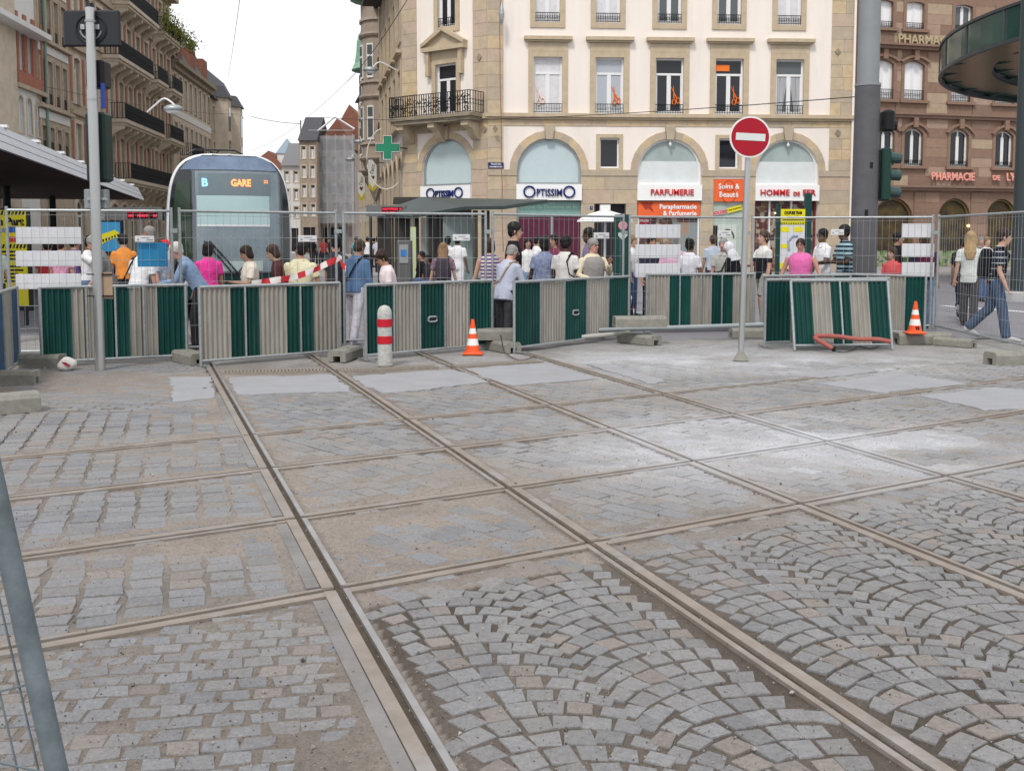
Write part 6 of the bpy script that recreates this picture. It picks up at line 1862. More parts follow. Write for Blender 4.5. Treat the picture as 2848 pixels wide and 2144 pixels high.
# cones
def cone(p, label, txt=None):
    e = empty('traffic_cone', p, 0, label, 'cone', 'traffic cones')
    OR = mat('cone_orange', (.80,.105,.03), .45); WH = mat('cone_white', (.78,.78,.76), .4)
    MB().bbox(-.145, .145, -.145, .145, 0, .025, .012).lathe([(.125, .025), (.105, .045)], 18).build('base', OR, e)
    prof = [(.104, .045), (.087, .13), (.069, .225), (.056, .295), (.043, .37), (.022, .5)]
    for i in range(5):
        MB().lathe([prof[i], prof[i+1]], 18, cap=(i == 4)).build('band', WH if i in (1, 3) else OR, e, smooth=False)
    if txt: text('lettering', txt, .06, BLK, e, (0, -.1, .085), depth=.002, bold=.004)
    return e
p = G(1315, 985); cone(p, 'orange and white traffic cone beside the bollard')
p = G(2543, 958); cone(Vector((p.x, p.y, .172)), 'orange and white traffic cone standing on a concrete foot at right', 'TS')
# red hose
P = [at(2318, 975, 14.85), at(2296, 958, 14.9), at(2272, 944, 14.95), at(2268, 938, 15.0), at(2280, 934, 15.02), at(2330, 936, 15.02), at(2385, 943, 14.98), at(2440, 944, 14.95), at(2479, 951, 14.9)]
for q in P: q.z = max(q.z, .036)
ho = empty('red_hose', (0, 0, 0), 0, 'faded red hose lying bent before the leaning barrier', 'hose')
HS = mat('faded_red_hose', (.33,.10,.085), .6, 0, .15, 8, .2, 60)
MB().tube(smoothpath(P), .035, 10).build('pipe', HS, ho, smooth=True)
MB().tube([P[0]+Vector((-.01, .01, .006)), P[0]+Vector((.012, -.012, -.002))], .038, 10).build('cut_end', BLACK, ho)
a = G(2352, 958); MB().tube([a+Vector((0, .12, .034)), a+Vector((.1, .05, .034)), a+Vector((.2, .0, .034))], .033, 8).build('cut_piece', HS, ho, smooth=True)
cb_ = smoothpath([G(2318, 978), G(2345, 982), G(2370, 976), G(2388, 966), G(2420, 972), G(2450, 962), G(2480, 958)])
o = MB().tube([(q.x, q.y, .012) for q in cb_], .008, 5).build('black_cable', BLACK); tag(o, 'thin black cable on the ground beside the red hose', 'cable')
# grey pipes
PV = mat('pvc_grey', (.42,.42,.39), .45, 0, .08, 5); PVB = mat('pvc_blue_grey', (.30,.33,.34), .45, 0, .08, 5)
def pipe(P, r, m, label):
    o = MB().tube(P, r, 12).build('drain_pipe', m, None, smooth=True); 
    MB().tube([P[0]+(P[0]-P[1]).normalized()*.004, P[0]+(P[0]-P[1]).normalized()*.001], r*.8, 12).build('bore', BLACK, o)
    return tag(o, label, 'pipe', 'plastic pipes by the fence')
pipe([at(1561, 942, 15.9), at(1750, 926, 16.3)], .036, PV, 'cream plastic pipe lying lowest in front of the barrier')
pipe([at(1633, 919, 16.35), at(1790, 914, 16.5), at(2130, 903, 16.6)], .036, PVB, 'long blue grey plastic pipe passing under the upper concrete foot')
pipe([at(1694, 907, 16.9), at(1775, 903, 17.1)], .03, PV, 'short pale plastic pipe, uppermost of the three')
# barrier tape
RED = mat('tape_red', (.55,.04,.05), .5); TWH = mat('tape_white', (.72,.70,.68), .5)
def tape(P, w_, seg, label, tw=0.0):
    P = smoothpath(P, 10); e = empty('barrier_tape', (0, 0, 0), 0, label, 'tape'); acc = 0; cur = 0; mbs_ = MB()
    for i in range(len(P)-1):
        a, b = P[i], P[i+1]
        ua = Vector((.3*math.sin(i*.5+tw), .1*math.sin(i*.8), 1)).normalized()*w_; ub = Vector((.3*math.sin((i+1)*.5+tw), .1*math.sin((i+1)*.8), 1)).normalized()*w_
        mbs_.quad(a, b, b+ub, a+ua); acc += (b-a).length
        if acc > seg or i == len(P)-2:
            mbs_.build('red_stripe' if cur % 2 else 'white_stripe', RED if cur % 2 else TWH, e); mbs_ = MB(); cur += 1; acc = 0
tape([at(700, 797, 14.0), at(760, 789, 14.15), at(830, 776, 14.3), at(880, 756, 14.45), at(938, 729, 14.6), at(945, 727, 14.62), at(950, 742, 14.6), at(962, 757, 14.6)], .085, .11, 'red and white barrier tape along the barrier before the tram')
tape([at(1755, 828, 17.3), at(1758, 850, 17.25), at(1764, 879, 17.2)], .04, .1, 'scrap of red and white tape hanging at the fence joint')
# crumpled paper bag
p = G(186, 1030)
mb = MB(); M = Matrix.Rotation(R(25), 3, 'Z'); mb.ball((0, 0, .075), .12, .085, .085, 14, 10, M)
mb.v = [(v[0]*(1+.28*(vnoise(v[0]*9+3, v[2]*9, 1)-.5)), v[1]*(1+.35*(vnoise(v[1]*12, v[2]*11+5, 1)-.5)), max(.002, v[2]*(1+.5*(vnoise(v[0]*10+9, v[1]*10, 1)-.5)))) for v in mb.v]
bgp = empty('paper_bag', p, 0, 'crumpled white paper bag with a red print on the ground', 'bag')
mb.build('bag', mat('crumpled_paper', (.62,.60,.57), .8, 0, .1, 9, .5, 25), bgp)
MB().add([(-.03,-.088,.12),(.0,-.092,.09),(.06,-.088,.05),(.085,-.07,.07),(.03,-.085,.11)], [(0,1,2,3,4)]).build('red_print', mat('dull_red_print', (.25,.03,.05), .7), bgp)
# thin cable loop by the foot stack
cb_ = smoothpath([G(1392, 990)+Vector((0, 0, .3)), G(1405, 985), G(1424, 996), G(1445, 1004), G(1470, 1000), G(1488, 992)])
o = MB().tube([(q.x, q.y, max(q.z, .012)) for q in cb_], .008, 5).build('cable_loop', mat('dull_brown_cable', (.14,.10,.08), .7), None); tag(o, 'thin brown cable looping from the foot stack onto the ground', 'cable')
# foreground fence post close to the camera
a, b = at(-6, 1400, 1.85), at(158, 2144, 1.85); d = (b-a)/(b.z-a.z)
lo = a+d*(.05-a.z); hi = a+d*(2.05-a.z)
nf = empty('leaning_fence_panel', (lo.x, lo.y, 0), 0, 'leaning fence panel post close to the camera at the lower left', 'fence')
lo0 = Vector((lo.x, lo.y, 0))
NPM = mat('near_post_steel', (.17,.205,.225), .5, .35, .3, 9, .1, 40)
MB().tube([lo-lo0, hi-lo0], .0205, 14).build('post', NPM, nf, smooth=True)
off = Vector((-1.0, .35, 0)).normalized()
for k in range(1, 14):
    o_ = off*(.052*k if k < 3 else .1*k-.1)
    MB().tube([lo-lo0+o_+Vector((0,0,.05)), (lo+hi)/2-lo0+o_+Vector((random.gauss(0,.006), 0, 0)), hi-lo0+o_], .0022, 5).build('wire', NPM, nf)
for z in (.35, .62, .80, 1.25, 1.6, 1.9):
    p_ = lo+(hi-lo)*((z-.05)/2.0)-lo0
    MB().tube([p_, p_+off*1.3+Vector((0, 0, -.45 if z == .80 else 0))], .0026, 5).build('wire', NPM, nf)
MB().tube([hi-lo0, hi-lo0+off*2.2], .019, 8).build('top_rail', NPM, nf); MB().tube([lo-lo0, lo-lo0+off*2.2], .019, 8).build('bottom_rail', NPM, nf)
# ================================================================== PEOPLE
SKIN = {'light': mat('skin_light', (.50,.30,.22), .55, 0, .06, 12), 'tan': mat('skin_tan', (.38,.215,.15), .55, 0, .06, 12), 'brown': mat('skin_brown', (.16,.085,.055), .5, 0, .06, 12), 'dark': mat('skin_dark', (.075,.042,.03), .5, 0, .06, 12), 'pink': mat('skin_pink', (.52,.28,.22), .55, 0, .06, 12)}
def cloth(name, c, var=.1, sc=9, c2=None): return mat('cloth_'+name, c, .9, 0, var, sc, .9, 13, col2=c2, spec=.15)
def stripes(name, c1, c2, per, duty=.5):
    nm = 'stripes_'+name
    if nm in MATS: return MATS[nm]
    m = bpy.data.materials.new(nm); t, p = nodes(m); L = t.links.new; p.inputs['Roughness'].default_value = .9; p.inputs['Specular IOR Level'].default_value = .15
    tc = t.nodes.new('ShaderNodeTexCoord'); sx = t.nodes.new('ShaderNodeSeparateXYZ'); L(tc.outputs['Object'], sx.inputs[0])
    a = t.nodes.new('ShaderNodeMath'); a.operation = 'DIVIDE'; a.inputs[1].default_value = per; L(sx.outputs[2], a.inputs[0])
    b = t.nodes.new('ShaderNodeMath'); b.operation = 'FRACT'; L(a.outputs[0], b.inputs[0])
    c = t.nodes.new('ShaderNodeMath'); c.operation = 'LESS_THAN'; c.inputs[1].default_value = duty; L(b.outputs[0], c.inputs[0])
    mx = t.nodes.new('ShaderNodeMix'); mx.data_type = 'RGBA'; mx.inputs[6].default_value = (*c1, 1); mx.inputs[7].default_value = (*c2, 1)
    L(c.outputs[0], mx.inputs[0]); L(mx.outputs[2], p.inputs['Base Color']); MATS[nm] = m; return m
HAIR = {'black': mat('hair_black', (.012,.010,.010), .5, 0, .2, 30, .4, 60), 'brown': mat('hair_brown', (.055,.03,.02), .5, 0, .25, 30, .4, 60), 'dkbrown': mat('hair_dark_brown', (.03,.016,.012), .5, 0, .25, 30, .4, 60), 'blonde': mat('hair_blonde', (.36,.24,.11), .5, 0, .3, 30, .4, 60), 'ltbrown': mat('hair_light_brown', (.22,.13,.065), .5, 0, .3, 30, .4, 60), 'grey': mat('hair_grey', (.25,.24,.23), .6, 0, .2, 30, .4, 60), 'white': mat('hair_white', (.55,.52,.46), .6, 0, .15, 30, .4, 60)}
EYE = mat('eye_dark', (.015,.012,.012), .25); LIP = mat('lip', (.30,.10,.09), .5)
_rm = []
def rm(mb, name, mat_, parent, vox, sm=3, post=None):
    me = bpy.data.meshes.new('tmp'); me.from_pydata(mb.v, [], mb.f)
    o = bpy.data.objects.new('tmp', me); COL.objects.link(o)
    m = o.modifiers.new('r', 'REMESH'); m.mode = 'VOXEL'; m.voxel_size = vox; m.use_smooth_shade = True
    if sm: s_ = o.modifiers.new('s', 'SMOOTH'); s_.factor = .5; s_.iterations = sm
    _rm.append((o, name, mat_, parent, post))
def flush_rm():
    dg = bpy.context.evaluated_depsgraph_get(); dg.update()
    for o, name, m, parent, post in _rm:
        me = bpy.data.meshes.new_from_object(o.evaluated_get(dg))
        if post and post.v:
            V = np.empty(len(me.vertices)*3); me.vertices.foreach_get('co', V); V = V.reshape(-1, 3)
            F = [list(p.vertices) for p in me.polygons]; n = len(V)
            F += [[i+n for i in f] for f in post.f]
            bpy.data.meshes.remove(me); me = bpy.data.meshes.new(name); me.from_pydata([tuple(v) for v in V]+post.v, [], F)
            me.polygons.foreach_set('use_smooth', [True]*len(me.polygons))
        me.name = name; me.materials.clear(); me.materials.append(m)
        obj_from(me, name, parent)
    for o, *_ in _rm:
        d = o.data; bpy.data.objects.remove(o); bpy.data.meshes.remove(d)
    _rm.clear()
def er(c, ax, ra, rb, lat, n=12):
    "ellipse ring round axis ax; lat is the direction of the wide radius"
    ax = ax.normalized(); a = (lat-ax*lat.dot(ax)).normalized(); b = ax.cross(a)
    return [c+a*ra*math.cos(2*math.pi*k/n)+b*rb*math.sin(2*math.pi*k/n) for k in range(n)]
def limb(mb, pts, rs, n=10):
    R_ = []
    for i, p in enumerate(pts):
        d = pts[min(i+1, len(pts)-1)]-pts[max(i-1, 0)]
        lat = Vector((1, .02, .01)) if abs(d.normalized().x) < .8 else Vector((0, 1, 0))
        R_.append(er(p, d, rs[i], rs[i], lat, n))
    mb.loft(R_)
X_ = Vector((1, 0, 0))
def person(px, Y, yaw, label, H=1.72, bw=1.0, fat=1.0, skin='light', hair='short', hc='dkbrown', top='tee', tc=None, hem=.88, bot='trousers', bc=None, shoe=(.03,.03,.03),
           lean=0, hp=0, hy=0, L=(5, 8, 12, 0), Rr=(5, 8, 12, 0), lL=(2, 3), lR=(-2, 3), z0=0.0, group='people behind the fence', far=False, glasses=False, bag=None, vest=None, collar=False, seat=None, x=None, belt=None, hand_z=None):
    s = H/1.75
    X0 = at(px, HOR, Y).x if x is None else x
    e = empty('person', (X0, Y, z0), R(yaw), label, 'person', group)
    e.scale = (s, s, s)
    vox = .032 if far else .0145
    # legs first, to find the pelvis height
    legs = []
    for sg, (hf, kf) in ((1, lL), (-1, lR)):
        h = Vector((sg*.088*bw, 0, 0)); k = h+Vector((0, -math.sin(R(hf)), -math.cos(R(hf))))*.43
        a = k+Vector((0, -math.sin(R(hf-kf)), -math.cos(R(hf-kf))))*.41
        tilt = max(0, kf-hf)*.6 if kf > 25 else 0
        t = a+Vector((0, -.17*math.cos(R(tilt)), -.045-.17*math.sin(R(tilt))))
        legs.append([h, k, a, t])
    zm = min(min(l[2].z-.085, l[3].z-.03) for l in legs)
    pz = -zm if seat is None else seat
    for l in legs:
        for i in range(4): l[i] = l[i]+Vector((0, 0, pz))
    pel = Vector((0, 0, pz))
    M = Matrix.Rotation(R(lean), 3, 'X')
    def U(x, y, z): return pel+M @ Vector((x, y, z-.93))      # z in standing height
    up = M @ Vector((0, 0, 1))
    body = MB(); post = MB()
    def torso(mb, prof, lat=X_):
        mb.loft([er(U(0, y, z), up, rx*bw, ry*fat, M @ X_, 16) for z, rx, ry, y in prof])
    torso(body, [(.84, .145, .10, .01), (.95, .165, .115, .01), (1.08, .14, .10, 0), (1.25, .155, .11, 0), (1.35, .160, .10, 0), (1.42, .125, .078, .005), (1.47, .075, .065, .005)])
    nk = U(0, 0, 1.42); Mh = M @ Matrix.Rotation(R(hp), 3, 'X') @ Matrix.Rotation(R(hy), 3, 'Z')
    nt = U(0, -.01, 1.512)
    limb(body, [nk, nt+M @ Vector((0, -.005, .03))], [.066, .058])
    hcz = nt+Mh @ Vector((0, -.018, .10))        # head centre
    def Hd(x, y, z): return hcz+Mh @ Vector((x, y, z))
    hu = Mh @ Vector((0, 0, 1))
    for prof in ([(-.118, .030, .026, -.045), (-.10, .046, .048, -.032), (-.06, .060, .074, -.014), (-.01, .070, .090, .0), (.04, .074, .096, .006), (.085, .066, .086, .010), (.115, .040, .055, .012), (.125, .015, .02, .012)],):
        body.loft([er(Hd(0, y, z), hu, rx, ry, Mh @ X_, 16) for z, rx, ry, y in prof])
    limb(body, [Hd(0, -.078, .015), Hd(0, -.108, -.028), Hd(0, -.088, -.04)], [.010, .017, .013], 8)
    for sg in (-1, 1): body.ball(Hd(sg*.074, .012, -.012), .014, .022, .034, 8, 6, Mh)
    # arms
    arms = []
    for sg, (p_, ab, fl, tw) in ((1, L), (-1, Rr)):
        S = U(sg*.172*bw, .0, 1.378)
        d = Vector((sg*math.sin(R(ab)), -math.sin(R(p_))*math.cos(R(ab)), -math.cos(R(p_))*math.cos(R(ab))))
        d = (Matrix.Rotation(R(lean*.35), 3, 'X') @ d).normalized()
        f = Vector((-sg*math.sin(R(tw)), -math.cos(R(tw)), .05)); f = (f-d*f.dot(d)).normalized()
        E = S+d*.285; fd = (d*math.cos(R(fl))+f*math.sin(R(fl))).normalized(); W_ = E+fd*.245
        arms.append((S, E, W_, fd, f, sg))
        k = .9+.1*fat*bw
        limb(body, [S+Vector((0, 0, .0)), S.lerp(E, .45), E, E.lerp(W_, .35), W_], [.052*k, .046*k, .038*k, .038*k, .026])
        # hand: palm, four fingers, thumb
        side = fd.cross(f).normalized(); pal = W_+fd*.045
        body.loft([er(W_+fd*.0, fd, .026, .02, side, 8), er(pal, fd, .038, .017, side, 8), er(W_+fd*.09, fd, .036, .014, side, 8)])
        if not far:
            for q in range(4):
                b0 = W_+fd*.085+side*(.027-.018*q); ln = (.066, .076, .07, .054)[q]
                c1 = (fd*.9+f*.35).normalized(); c2 = (fd*.55+f*.8).normalized()
                post.tube([b0, b0+c1*ln*.5, b0+c1*ln*.5+c2*ln*.5], [.0095, .009, .0065], 6)
            tb = W_+fd*.03+side*.03*sg; td = (fd*.7+side*.55*sg+f*.4).normalized()
            post.tube([tb, tb+td*.035, tb+td*.035+(fd*.9+f*.3).normalized()*.03], [.012, .0105, .008], 6)
    for h, k, a, t in legs:
        limb(body, [h+Vector((0, 0, .02)), h.lerp(k, .4), k, k.lerp(a, .3)+Vector((0, .012, 0)), k.lerp(a, .7), a], [.085*bw**.5, .076*bw**.5, .054, .056, .042, .036])
        body.loft([er(a+Vector((0, .03, -.03)), Vector((0, -1, 0)), .03, .035, X_, 8), er(a.lerp(t, .5)+Vector((0, 0, -.01)), t-a, .036, .03, X_, 8), er(t, t-a, .034, .018, X_, 8)])
    rm(body, 'body', SKIN[skin], e, vox, 3, post)
    # shirt
    tcm = tc or cloth('white', (.72,.72,.73))
    tm = MB(); o_ = .016
    hz = hem
    prof = [(hz, .175 if hz < .9 else .165, .125, .008), (.97, .176, .126, .008), (1.08, .158, .120, 0), (1.25, .172, .127, 0), (1.34, .176, .116, 0), (1.40, .150, .098, .002), (1.44, .112, .084, .004), (1.475, .082, .074, .004)]
    if top == 'tank': prof = prof[:-4]+[(1.34, .172, .120, 0), (1.40, .158, .104, .002), (1.44, .128, .09, .004), (1.47, .092, .076, .004)]
    torso(tm, prof)
    for (S, E, W_, fd, f, sg) in arms:
        if top in ('tee', 'long'):
            tm.ball(S+Vector((0, 0, -.014)), .058, .062, .056, 10, 8)
        if top == 'tee': limb(tm, [S, S.lerp(E, .35), S.lerp(E, .72)], [.061, .062, .066])
        if top == 'long': limb(tm, [S, S.lerp(E, .5), E, E.lerp(W_, .5), E.lerp(W_, .96)], [.061, .060, .054, .050, .045])
    rm(tm, 'shirt', tcm, e, vox*1.1, 2)
    if collar and not far:
        cm = MB(); cm.loft([er(U(0, -.005, 1.445), up, .078, .074, M @ X_, 14), er(U(0, -.012, 1.485), up, .070, .068, M @ X_, 14)], cap=False)
        for sg in (-1, 1): cm.add([U(sg*.005, -.083, 1.455), U(sg*.05, -.062, 1.475), U(sg*.075, -.10, 1.40), U(sg*.03, -.118, 1.395)], [(0,1,2,3)])
        cm.build('collar', tcm, e)
    if vest:
        vm = MB(); torso(vm, [(.86, .188, .14, .008), (.97, .19, .142, .008), (1.08, .182, .142, 0), (1.25, .194, .148, 0), (1.34, .186, .134, 0), (1.39, .158, .112, .0), (1.43, .118, .094, .006)])
        rm(vm, 'vest', vest, e, vox*1.1, 2)
    # bottom
    bcm = bc or cloth('navy', (.03,.035,.06))
    bm_ = MB()
    if bot in ('trousers', 'shorts'):
        torso_z = [(.90, .172, .122, .01), (.96, .171, .121, .01), (1.03, .158, .116, .004)]
        M_s, pel_s = M, pel
        bm_.loft([er(pel+Vector((0, .01, z-.93)), Vector((0, 0, 1)), rx*bw, ry*fat, X_, 14) for z, rx, ry, y in [(.84, .16, .11, 0)]+torso_z[:2]]); torso(bm_, torso_z)
        for h, k, a, t in legs:
            if bot == 'shorts': limb(bm_, [h+Vector((0, 0, .03)), h.lerp(k, .5), h.lerp(k, .85 if belt != 'short' else .3)], [.098, .092, .09])
            else: limb(bm_, [h+Vector((0, 0, .03)), h.lerp(k, .45), k, k.lerp(a, .5), a+Vector((0, 0, -.015))], [.100*bw**.5, .092*bw**.5, .080, .077, .072])
    else:
        ln = .42
        bm_.loft([er(pel+Vector((0, .01, z-.93)), Vector((0, 0, 1)), rx*bw, ry*fat, X_, 14) for z, rx, ry in ((.93-ln, .23, .2), (.75, .2, .16), (.92, .176, .126), (1.0, .16, .12))])
    rm(bm_, {'trousers': 'trousers', 'shorts': 'shorts', 'skirt': 'skirt'}[bot], bcm, e, vox*1.1, 2)
    sm_ = mat('shoe_%02d%02d%02d' % tuple(int(c*99) for c in shoe), shoe, .6)
    for h, k, a, t in legs:
        q = MB(); q.loft([er(a+Vector((0, .045, -.035)), Vector((0, -1, 0)), .038, .048, X_, 10), er(a+Vector((0, .0, -.035)), Vector((0, -1, 0)), .042, .05, X_, 10), er(a.lerp(t, .55)+Vector((0, 0, -.012)), t-a, .046, .036, X_, 10), er(t+(t-a)*.25, t-a, .036, .022, X_, 10)])
        q.build('shoe', sm_, e, smooth=True)
    # hair and headgear
    hm = HAIR[hc]; q = MB()
    if hair not in ('scarf', 'bald'):
        q.ball(Hd(0, .018, .052), .090, .106, .092, 16, 10, Mh)
        q.ball(Hd(0, .050, -.005), .084 if hair != 'crop' else .080, .066 if hair != 'crop' else .058, .092 if hair != 'crop' else .08, 14, 8, Mh)
        for sg in (-1, 1): q.tube([Hd(sg*.072, -.035, .06), Hd(sg*.079, -.012, .01), Hd(sg*.077, .0, -.03 if hair == 'crop' else -.05)], [.018, .016, .010], 6)
    if hair == 'long':
        q.loft([er(Hd(0, .05, .03), hu, .088, .06, Mh @ X_, 12), er(Hd(0, .07, -.08), hu, .098, .055, Mh @ X_, 12), er(U(0, .10, 1.36), up, .11, .045, M @ X_, 12), er(U(0, .115, 1.22), up, .07, .03, M @ X_, 12)])
        for sg in (-1, 1): q.tube([Hd(sg*.07, .0, .06), Hd(sg*.088, .01, -.05), Hd(sg*.085, .02, -.16)], [.03, .033, .022], 8)
    if hair == 'bob':
        q.loft([er(Hd(0, .03, .04), hu, .09, .085, Mh @ X_, 12), er(Hd(0, .045, -.06), hu, .098, .07, Mh @ X_, 12), er(Hd(0, .05, -.11), hu, .08, .05, Mh @ X_, 12)])
    if hair == 'bun': q.ball(Hd(0, .075, .10), .055, .055, .055, 10, 8)
    if hair == 'curly':
        for k in range(26):
            a_ = random.uniform(0, 6.28); ph = random.uniform(-.25, 1.4); d = Vector((math.cos(a_)*math.cos(ph)*.085, .025+math.sin(a_)*math.cos(ph)*.09, .035+math.sin(ph)*.09))
            if d.y < -.045 and d.z < .06: continue
            q.ball(Hd(*d), .034, .034, .034, 6, 5)
    if hair == 'scarf':
        q.ball(Hd(0, .02, .02), .098, .115, .125, 14, 10, Mh); q.loft([er(Hd(0, .04, -.06), hu, .09, .08, Mh @ X_, 12), er(U(0, .03, 1.44), up, .15, .11, M @ X_, 12), er(U(0, .04, 1.33), up, .17, .13, M @ X_, 12)])
    if q.v: rm(q, 'headscarf' if hair == 'scarf' else 'hair', hm if hair != 'scarf' else cloth('scarf', (.62,.63,.66), .1), e, vox*.9, 1)
    if isinstance(belt, tuple) and belt[0] == 'cap':
        q = MB(); q.ball(Hd(0, .012, .062), .088, .104, .078, 14, 8, Mh); q.loft([er(Hd(0, -.07, .062), Mh @ Vector((0, -1, -.15)), .075, .010, Mh @ X_, 10), er(Hd(0, -.165, .045), Mh @ Vector((0, -1, -.15)), .055, .008, Mh @ X_, 10)])
        rm(q, 'cap', belt[1], e, vox*.9, 1)
    if not far and abs(((yaw+hy+180) % 360)-180) < 125:
        for sg in (-1, 1):
            MB().ball(Hd(sg*.030, -.083, .012), .0095, .006, .006, 8, 6).build('eye', EYE, e)
            MB().obox(Hd(sg*.031, -.087, .030), (.034, .008, .007), Mh).build('eyebrow', hm, e)
        MB().obox(Hd(0, -.084, -.066), (.042, .012, .010), Mh).build('mouth', LIP, e)
    if glasses and not far:
        q = MB()
        for sg in (-1, 1):
            q.tube([Hd(sg*.034+.026*math.cos(a_*math.pi/5), -.098, .010+.019*math.sin(a_*math.pi/5)) for a_ in range(11)], .0035, 5); q.tube([Hd(sg*.06, -.096, .014), Hd(sg*.079, .0, .012)], .003, 5)
        q.tube([Hd(-.01, -.1, .012), Hd(.01, -.1, .012)], .003, 5); q.build('glasses', BLACK, e)
    if bag == 'backpack' or (isinstance(bag, tuple) and bag[0] == 'backpack'):
        m = bag[1] if isinstance(bag, tuple) else cloth('black', (.015,.015,.018))
        q = MB(); q.loft([er(U(0, .19, z), up, rx, ry, M @ X_, 12) for z, rx, ry in ((.96, .12, .07), (1.0, .155, .10), (1.2, .165, .11), (1.36, .145, .09), (1.42, .10, .06))]); rm(q, 'backpack', m, e, vox*1.2, 2)
        for sg in (-1, 1): MB().tube([U(sg*.11, .10, 1.40), U(sg*.115, -.03, 1.455), U(sg*.12, -.13, 1.34), U(sg*.15, -.10, 1.12), U(sg*.16, .08, 1.02)], .02, 6).build('strap', m, e)
    elif bag:
        sg, m = bag[0], bag[1]; side = bag[2] if len(bag) > 2 else sg
        bx = U(side*.24*bw, .02, .93)
        MB().tube([U(sg*.12, .10*fat, 1.40), U(sg*.135, 0, 1.47), U(sg*.10, -.13*fat, 1.32), U((sg+side)*.5*.16, -.15*fat, 1.1), bx+Vector((0, -.05, .1))], .014, 6).build('strap', m, e)
        MB().tube([U(sg*.135, 0, 1.47), U(sg*.10, .13*fat, 1.32), U((sg+side)*.5*.16, .15*fat, 1.1), bx+Vector((0, .05, .1))], .014, 6).build('strap', m, e)
        q = MB(); q.ball(bx, .07, .15, .12, 12, 8); rm(q, 'bag', m, e, .02, 2)
    return e
C = cloth
WHT = C('white', (.72,.72,.74), .06); CRM = C('cream', (.66,.60,.52), .08); DENIM = C('denim', (.075,.12,.22), .25, 5); BLKC = C('black', (.014,.014,.018), .2); KHA = C('khaki', (.36,.31,.235), .12); GRYC = C('grey', (.19,.185,.185), .1); NAVC = C('navy', (.03,.035,.06), .15)
JEANB = C('light_jeans', (.19,.27,.38), .25, 6); DKT = C('dark_trousers', (.035,.035,.042), .15)
# --- left of the tram
person(-22, 16.0, 60, 'person in a pale green shirt cut by the left edge', 1.72, tc=C('pale_green', (.45,.52,.45)), bc=NAVC)
person(246, 17.3, 85, 'dark haired man in a white polo shirt, hand raised to his face', 1.72, skin='brown', hc='black', tc=WHT, bc=DENIM, Rr=(62, 8, 128, 15), L=(20, 8, 60, 20), hp=14, collar=True)
person(300, 15.7, -70, 'man in a grey top leaning forward behind the steel pole', 1.74, skin='pink', hc='grey', tc=GRYC, bc=NAVC, lean=14, hp=8, hair='crop', L=(10, 12, 20, 0), Rr=(15, 10, 30, 0))
person(168, 18.2, 170, 'person in pink checked shirt partly hidden by the left white boards', 1.68, tc=C('pink_check', (.62,.30,.42), .4, 22), bc=DKT)
person(205, 19.0, 150, 'person in purple partly hidden by the left white boards', 1.72, tc=C('purple', (.14,.085,.25)), bc=DKT, skin='tan')
person(132, 18.8, 185, 'person in a red top partly hidden by the left white boards', 1.66, tc=C('dark_red', (.32,.03,.04)), bc=NAVC, skin='tan', hc='black')
person(345, 19.2, -150, 'black haired person in an orange top by the blue poster', 1.76, skin='tan', hc='black', tc=C('orange', (.72,.26,.05)), bc=DKT, lean=8, hp=10)
person(380, 15.6, 165, 'bending man in khaki trousers with a black shoulder bag', 1.66, skin='light', hair='crop', hc='grey', tc=WHT, bc=KHA, lean=16, hp=14, L=(12, 12, 14, 0), bag=(1, BLKC, 1))
person(418, 20.0, -80, 'short haired man at the back left of the tram', 1.9, skin='tan', hair='crop', hc='grey', tc=GRYC, bc=DKT)
person(447, 16.6, 80, 'person with a red cap partly hidden by the blue board', 1.66, skin='light', hc='brown', tc=C('white_blue', (.6,.64,.68), .3, 12, (.2,.3,.45)), bc=C('mauve', (.2,.13,.15)), belt=('cap', C('red_cap', (.62,.03,.05))), hp=10)
person(556, 15.2, -82, 'white haired man in a blue denim shirt bending forward', 1.70, skin='pink', hc='white', hair='crop', top='long', tc=C('blue_shirt', (.23,.33,.50), .15, 6), bc=DKT, lean=30, hp=-8, L=(35, 8, 55, 0), Rr=(30, 8, 50, 0), hem=.82, collar=True, lL=(12, 14), lR=(-10, 8))
person(578, 16.3, 205, 'dark haired woman in a bright pink top seen from behind', 1.60, skin='tan', hc='black', hair='bob', tc=C('hot_pink', (.72,.05,.30)), bc=NAVC, hem=.8, hy=-30)
person(694, 15.0, -62, 'woman in a cream top with a black strap, looking down', 1.56, bw=1.08, fat=1.15, skin='tan', hc='dkbrown', hair='bob', tc=CRM, bc=NAVC, hp=20, L=(18, 14, 85, 20), Rr=(15, 10, 60, 20), bag=(-1, BLKC, 1))
person(782, 15.3, -75, 'brown haired woman in a maroon top', 1.58, skin='light', hc='brown', hair='bob', tc=C('maroon', (.085,.032,.035)), top='long', bc=DKT, hp=12, lean=8)
person(834, 15.2, 168, 'man in a pale yellow shirt seen from behind', 1.60, bw=1.28, fat=1.25, skin='tan', hc='black', tc=C('pale_yellow', (.68,.63,.44), .06), bc=NAVC, hy=50, hem=.84, L=(8, 14, 10, 0), Rr=(8, 14, 10, 0), hp=6)
person(934, 16.0, 150, 'dark dressed man behind the fence posts', 1.72, skin='tan', hc='black', tc=C('charcoal', (.04,.04,.05)), bc=DKT, hy=40)
person(985, 15.7, 150, 'man in a blue shirt and white trousers with a black bag', 1.66, bw=1.1, fat=1.2, skin='tan', hc='brown', top='long', tc=C('mid_blue', (.10,.18,.32)), bc=C('pale_trousers', (.60,.58,.66), .08), shoe=(.5,.5,.55), bag=(-1, BLKC, 1), hem=.86, lean=8, hp=12, lL=(12, 12), lR=(-10, 6))
person(1085, 14.9, -72, 'curly haired woman with glasses in a pale pink T shirt', 1.50, bw=1.08, fat=1.15, skin='tan', hc='dkbrown', hair='curly', tc=C('pale_pink', (.70,.60,.62), .05), bc=DENIM, hp=18, lean=8, glasses=True)
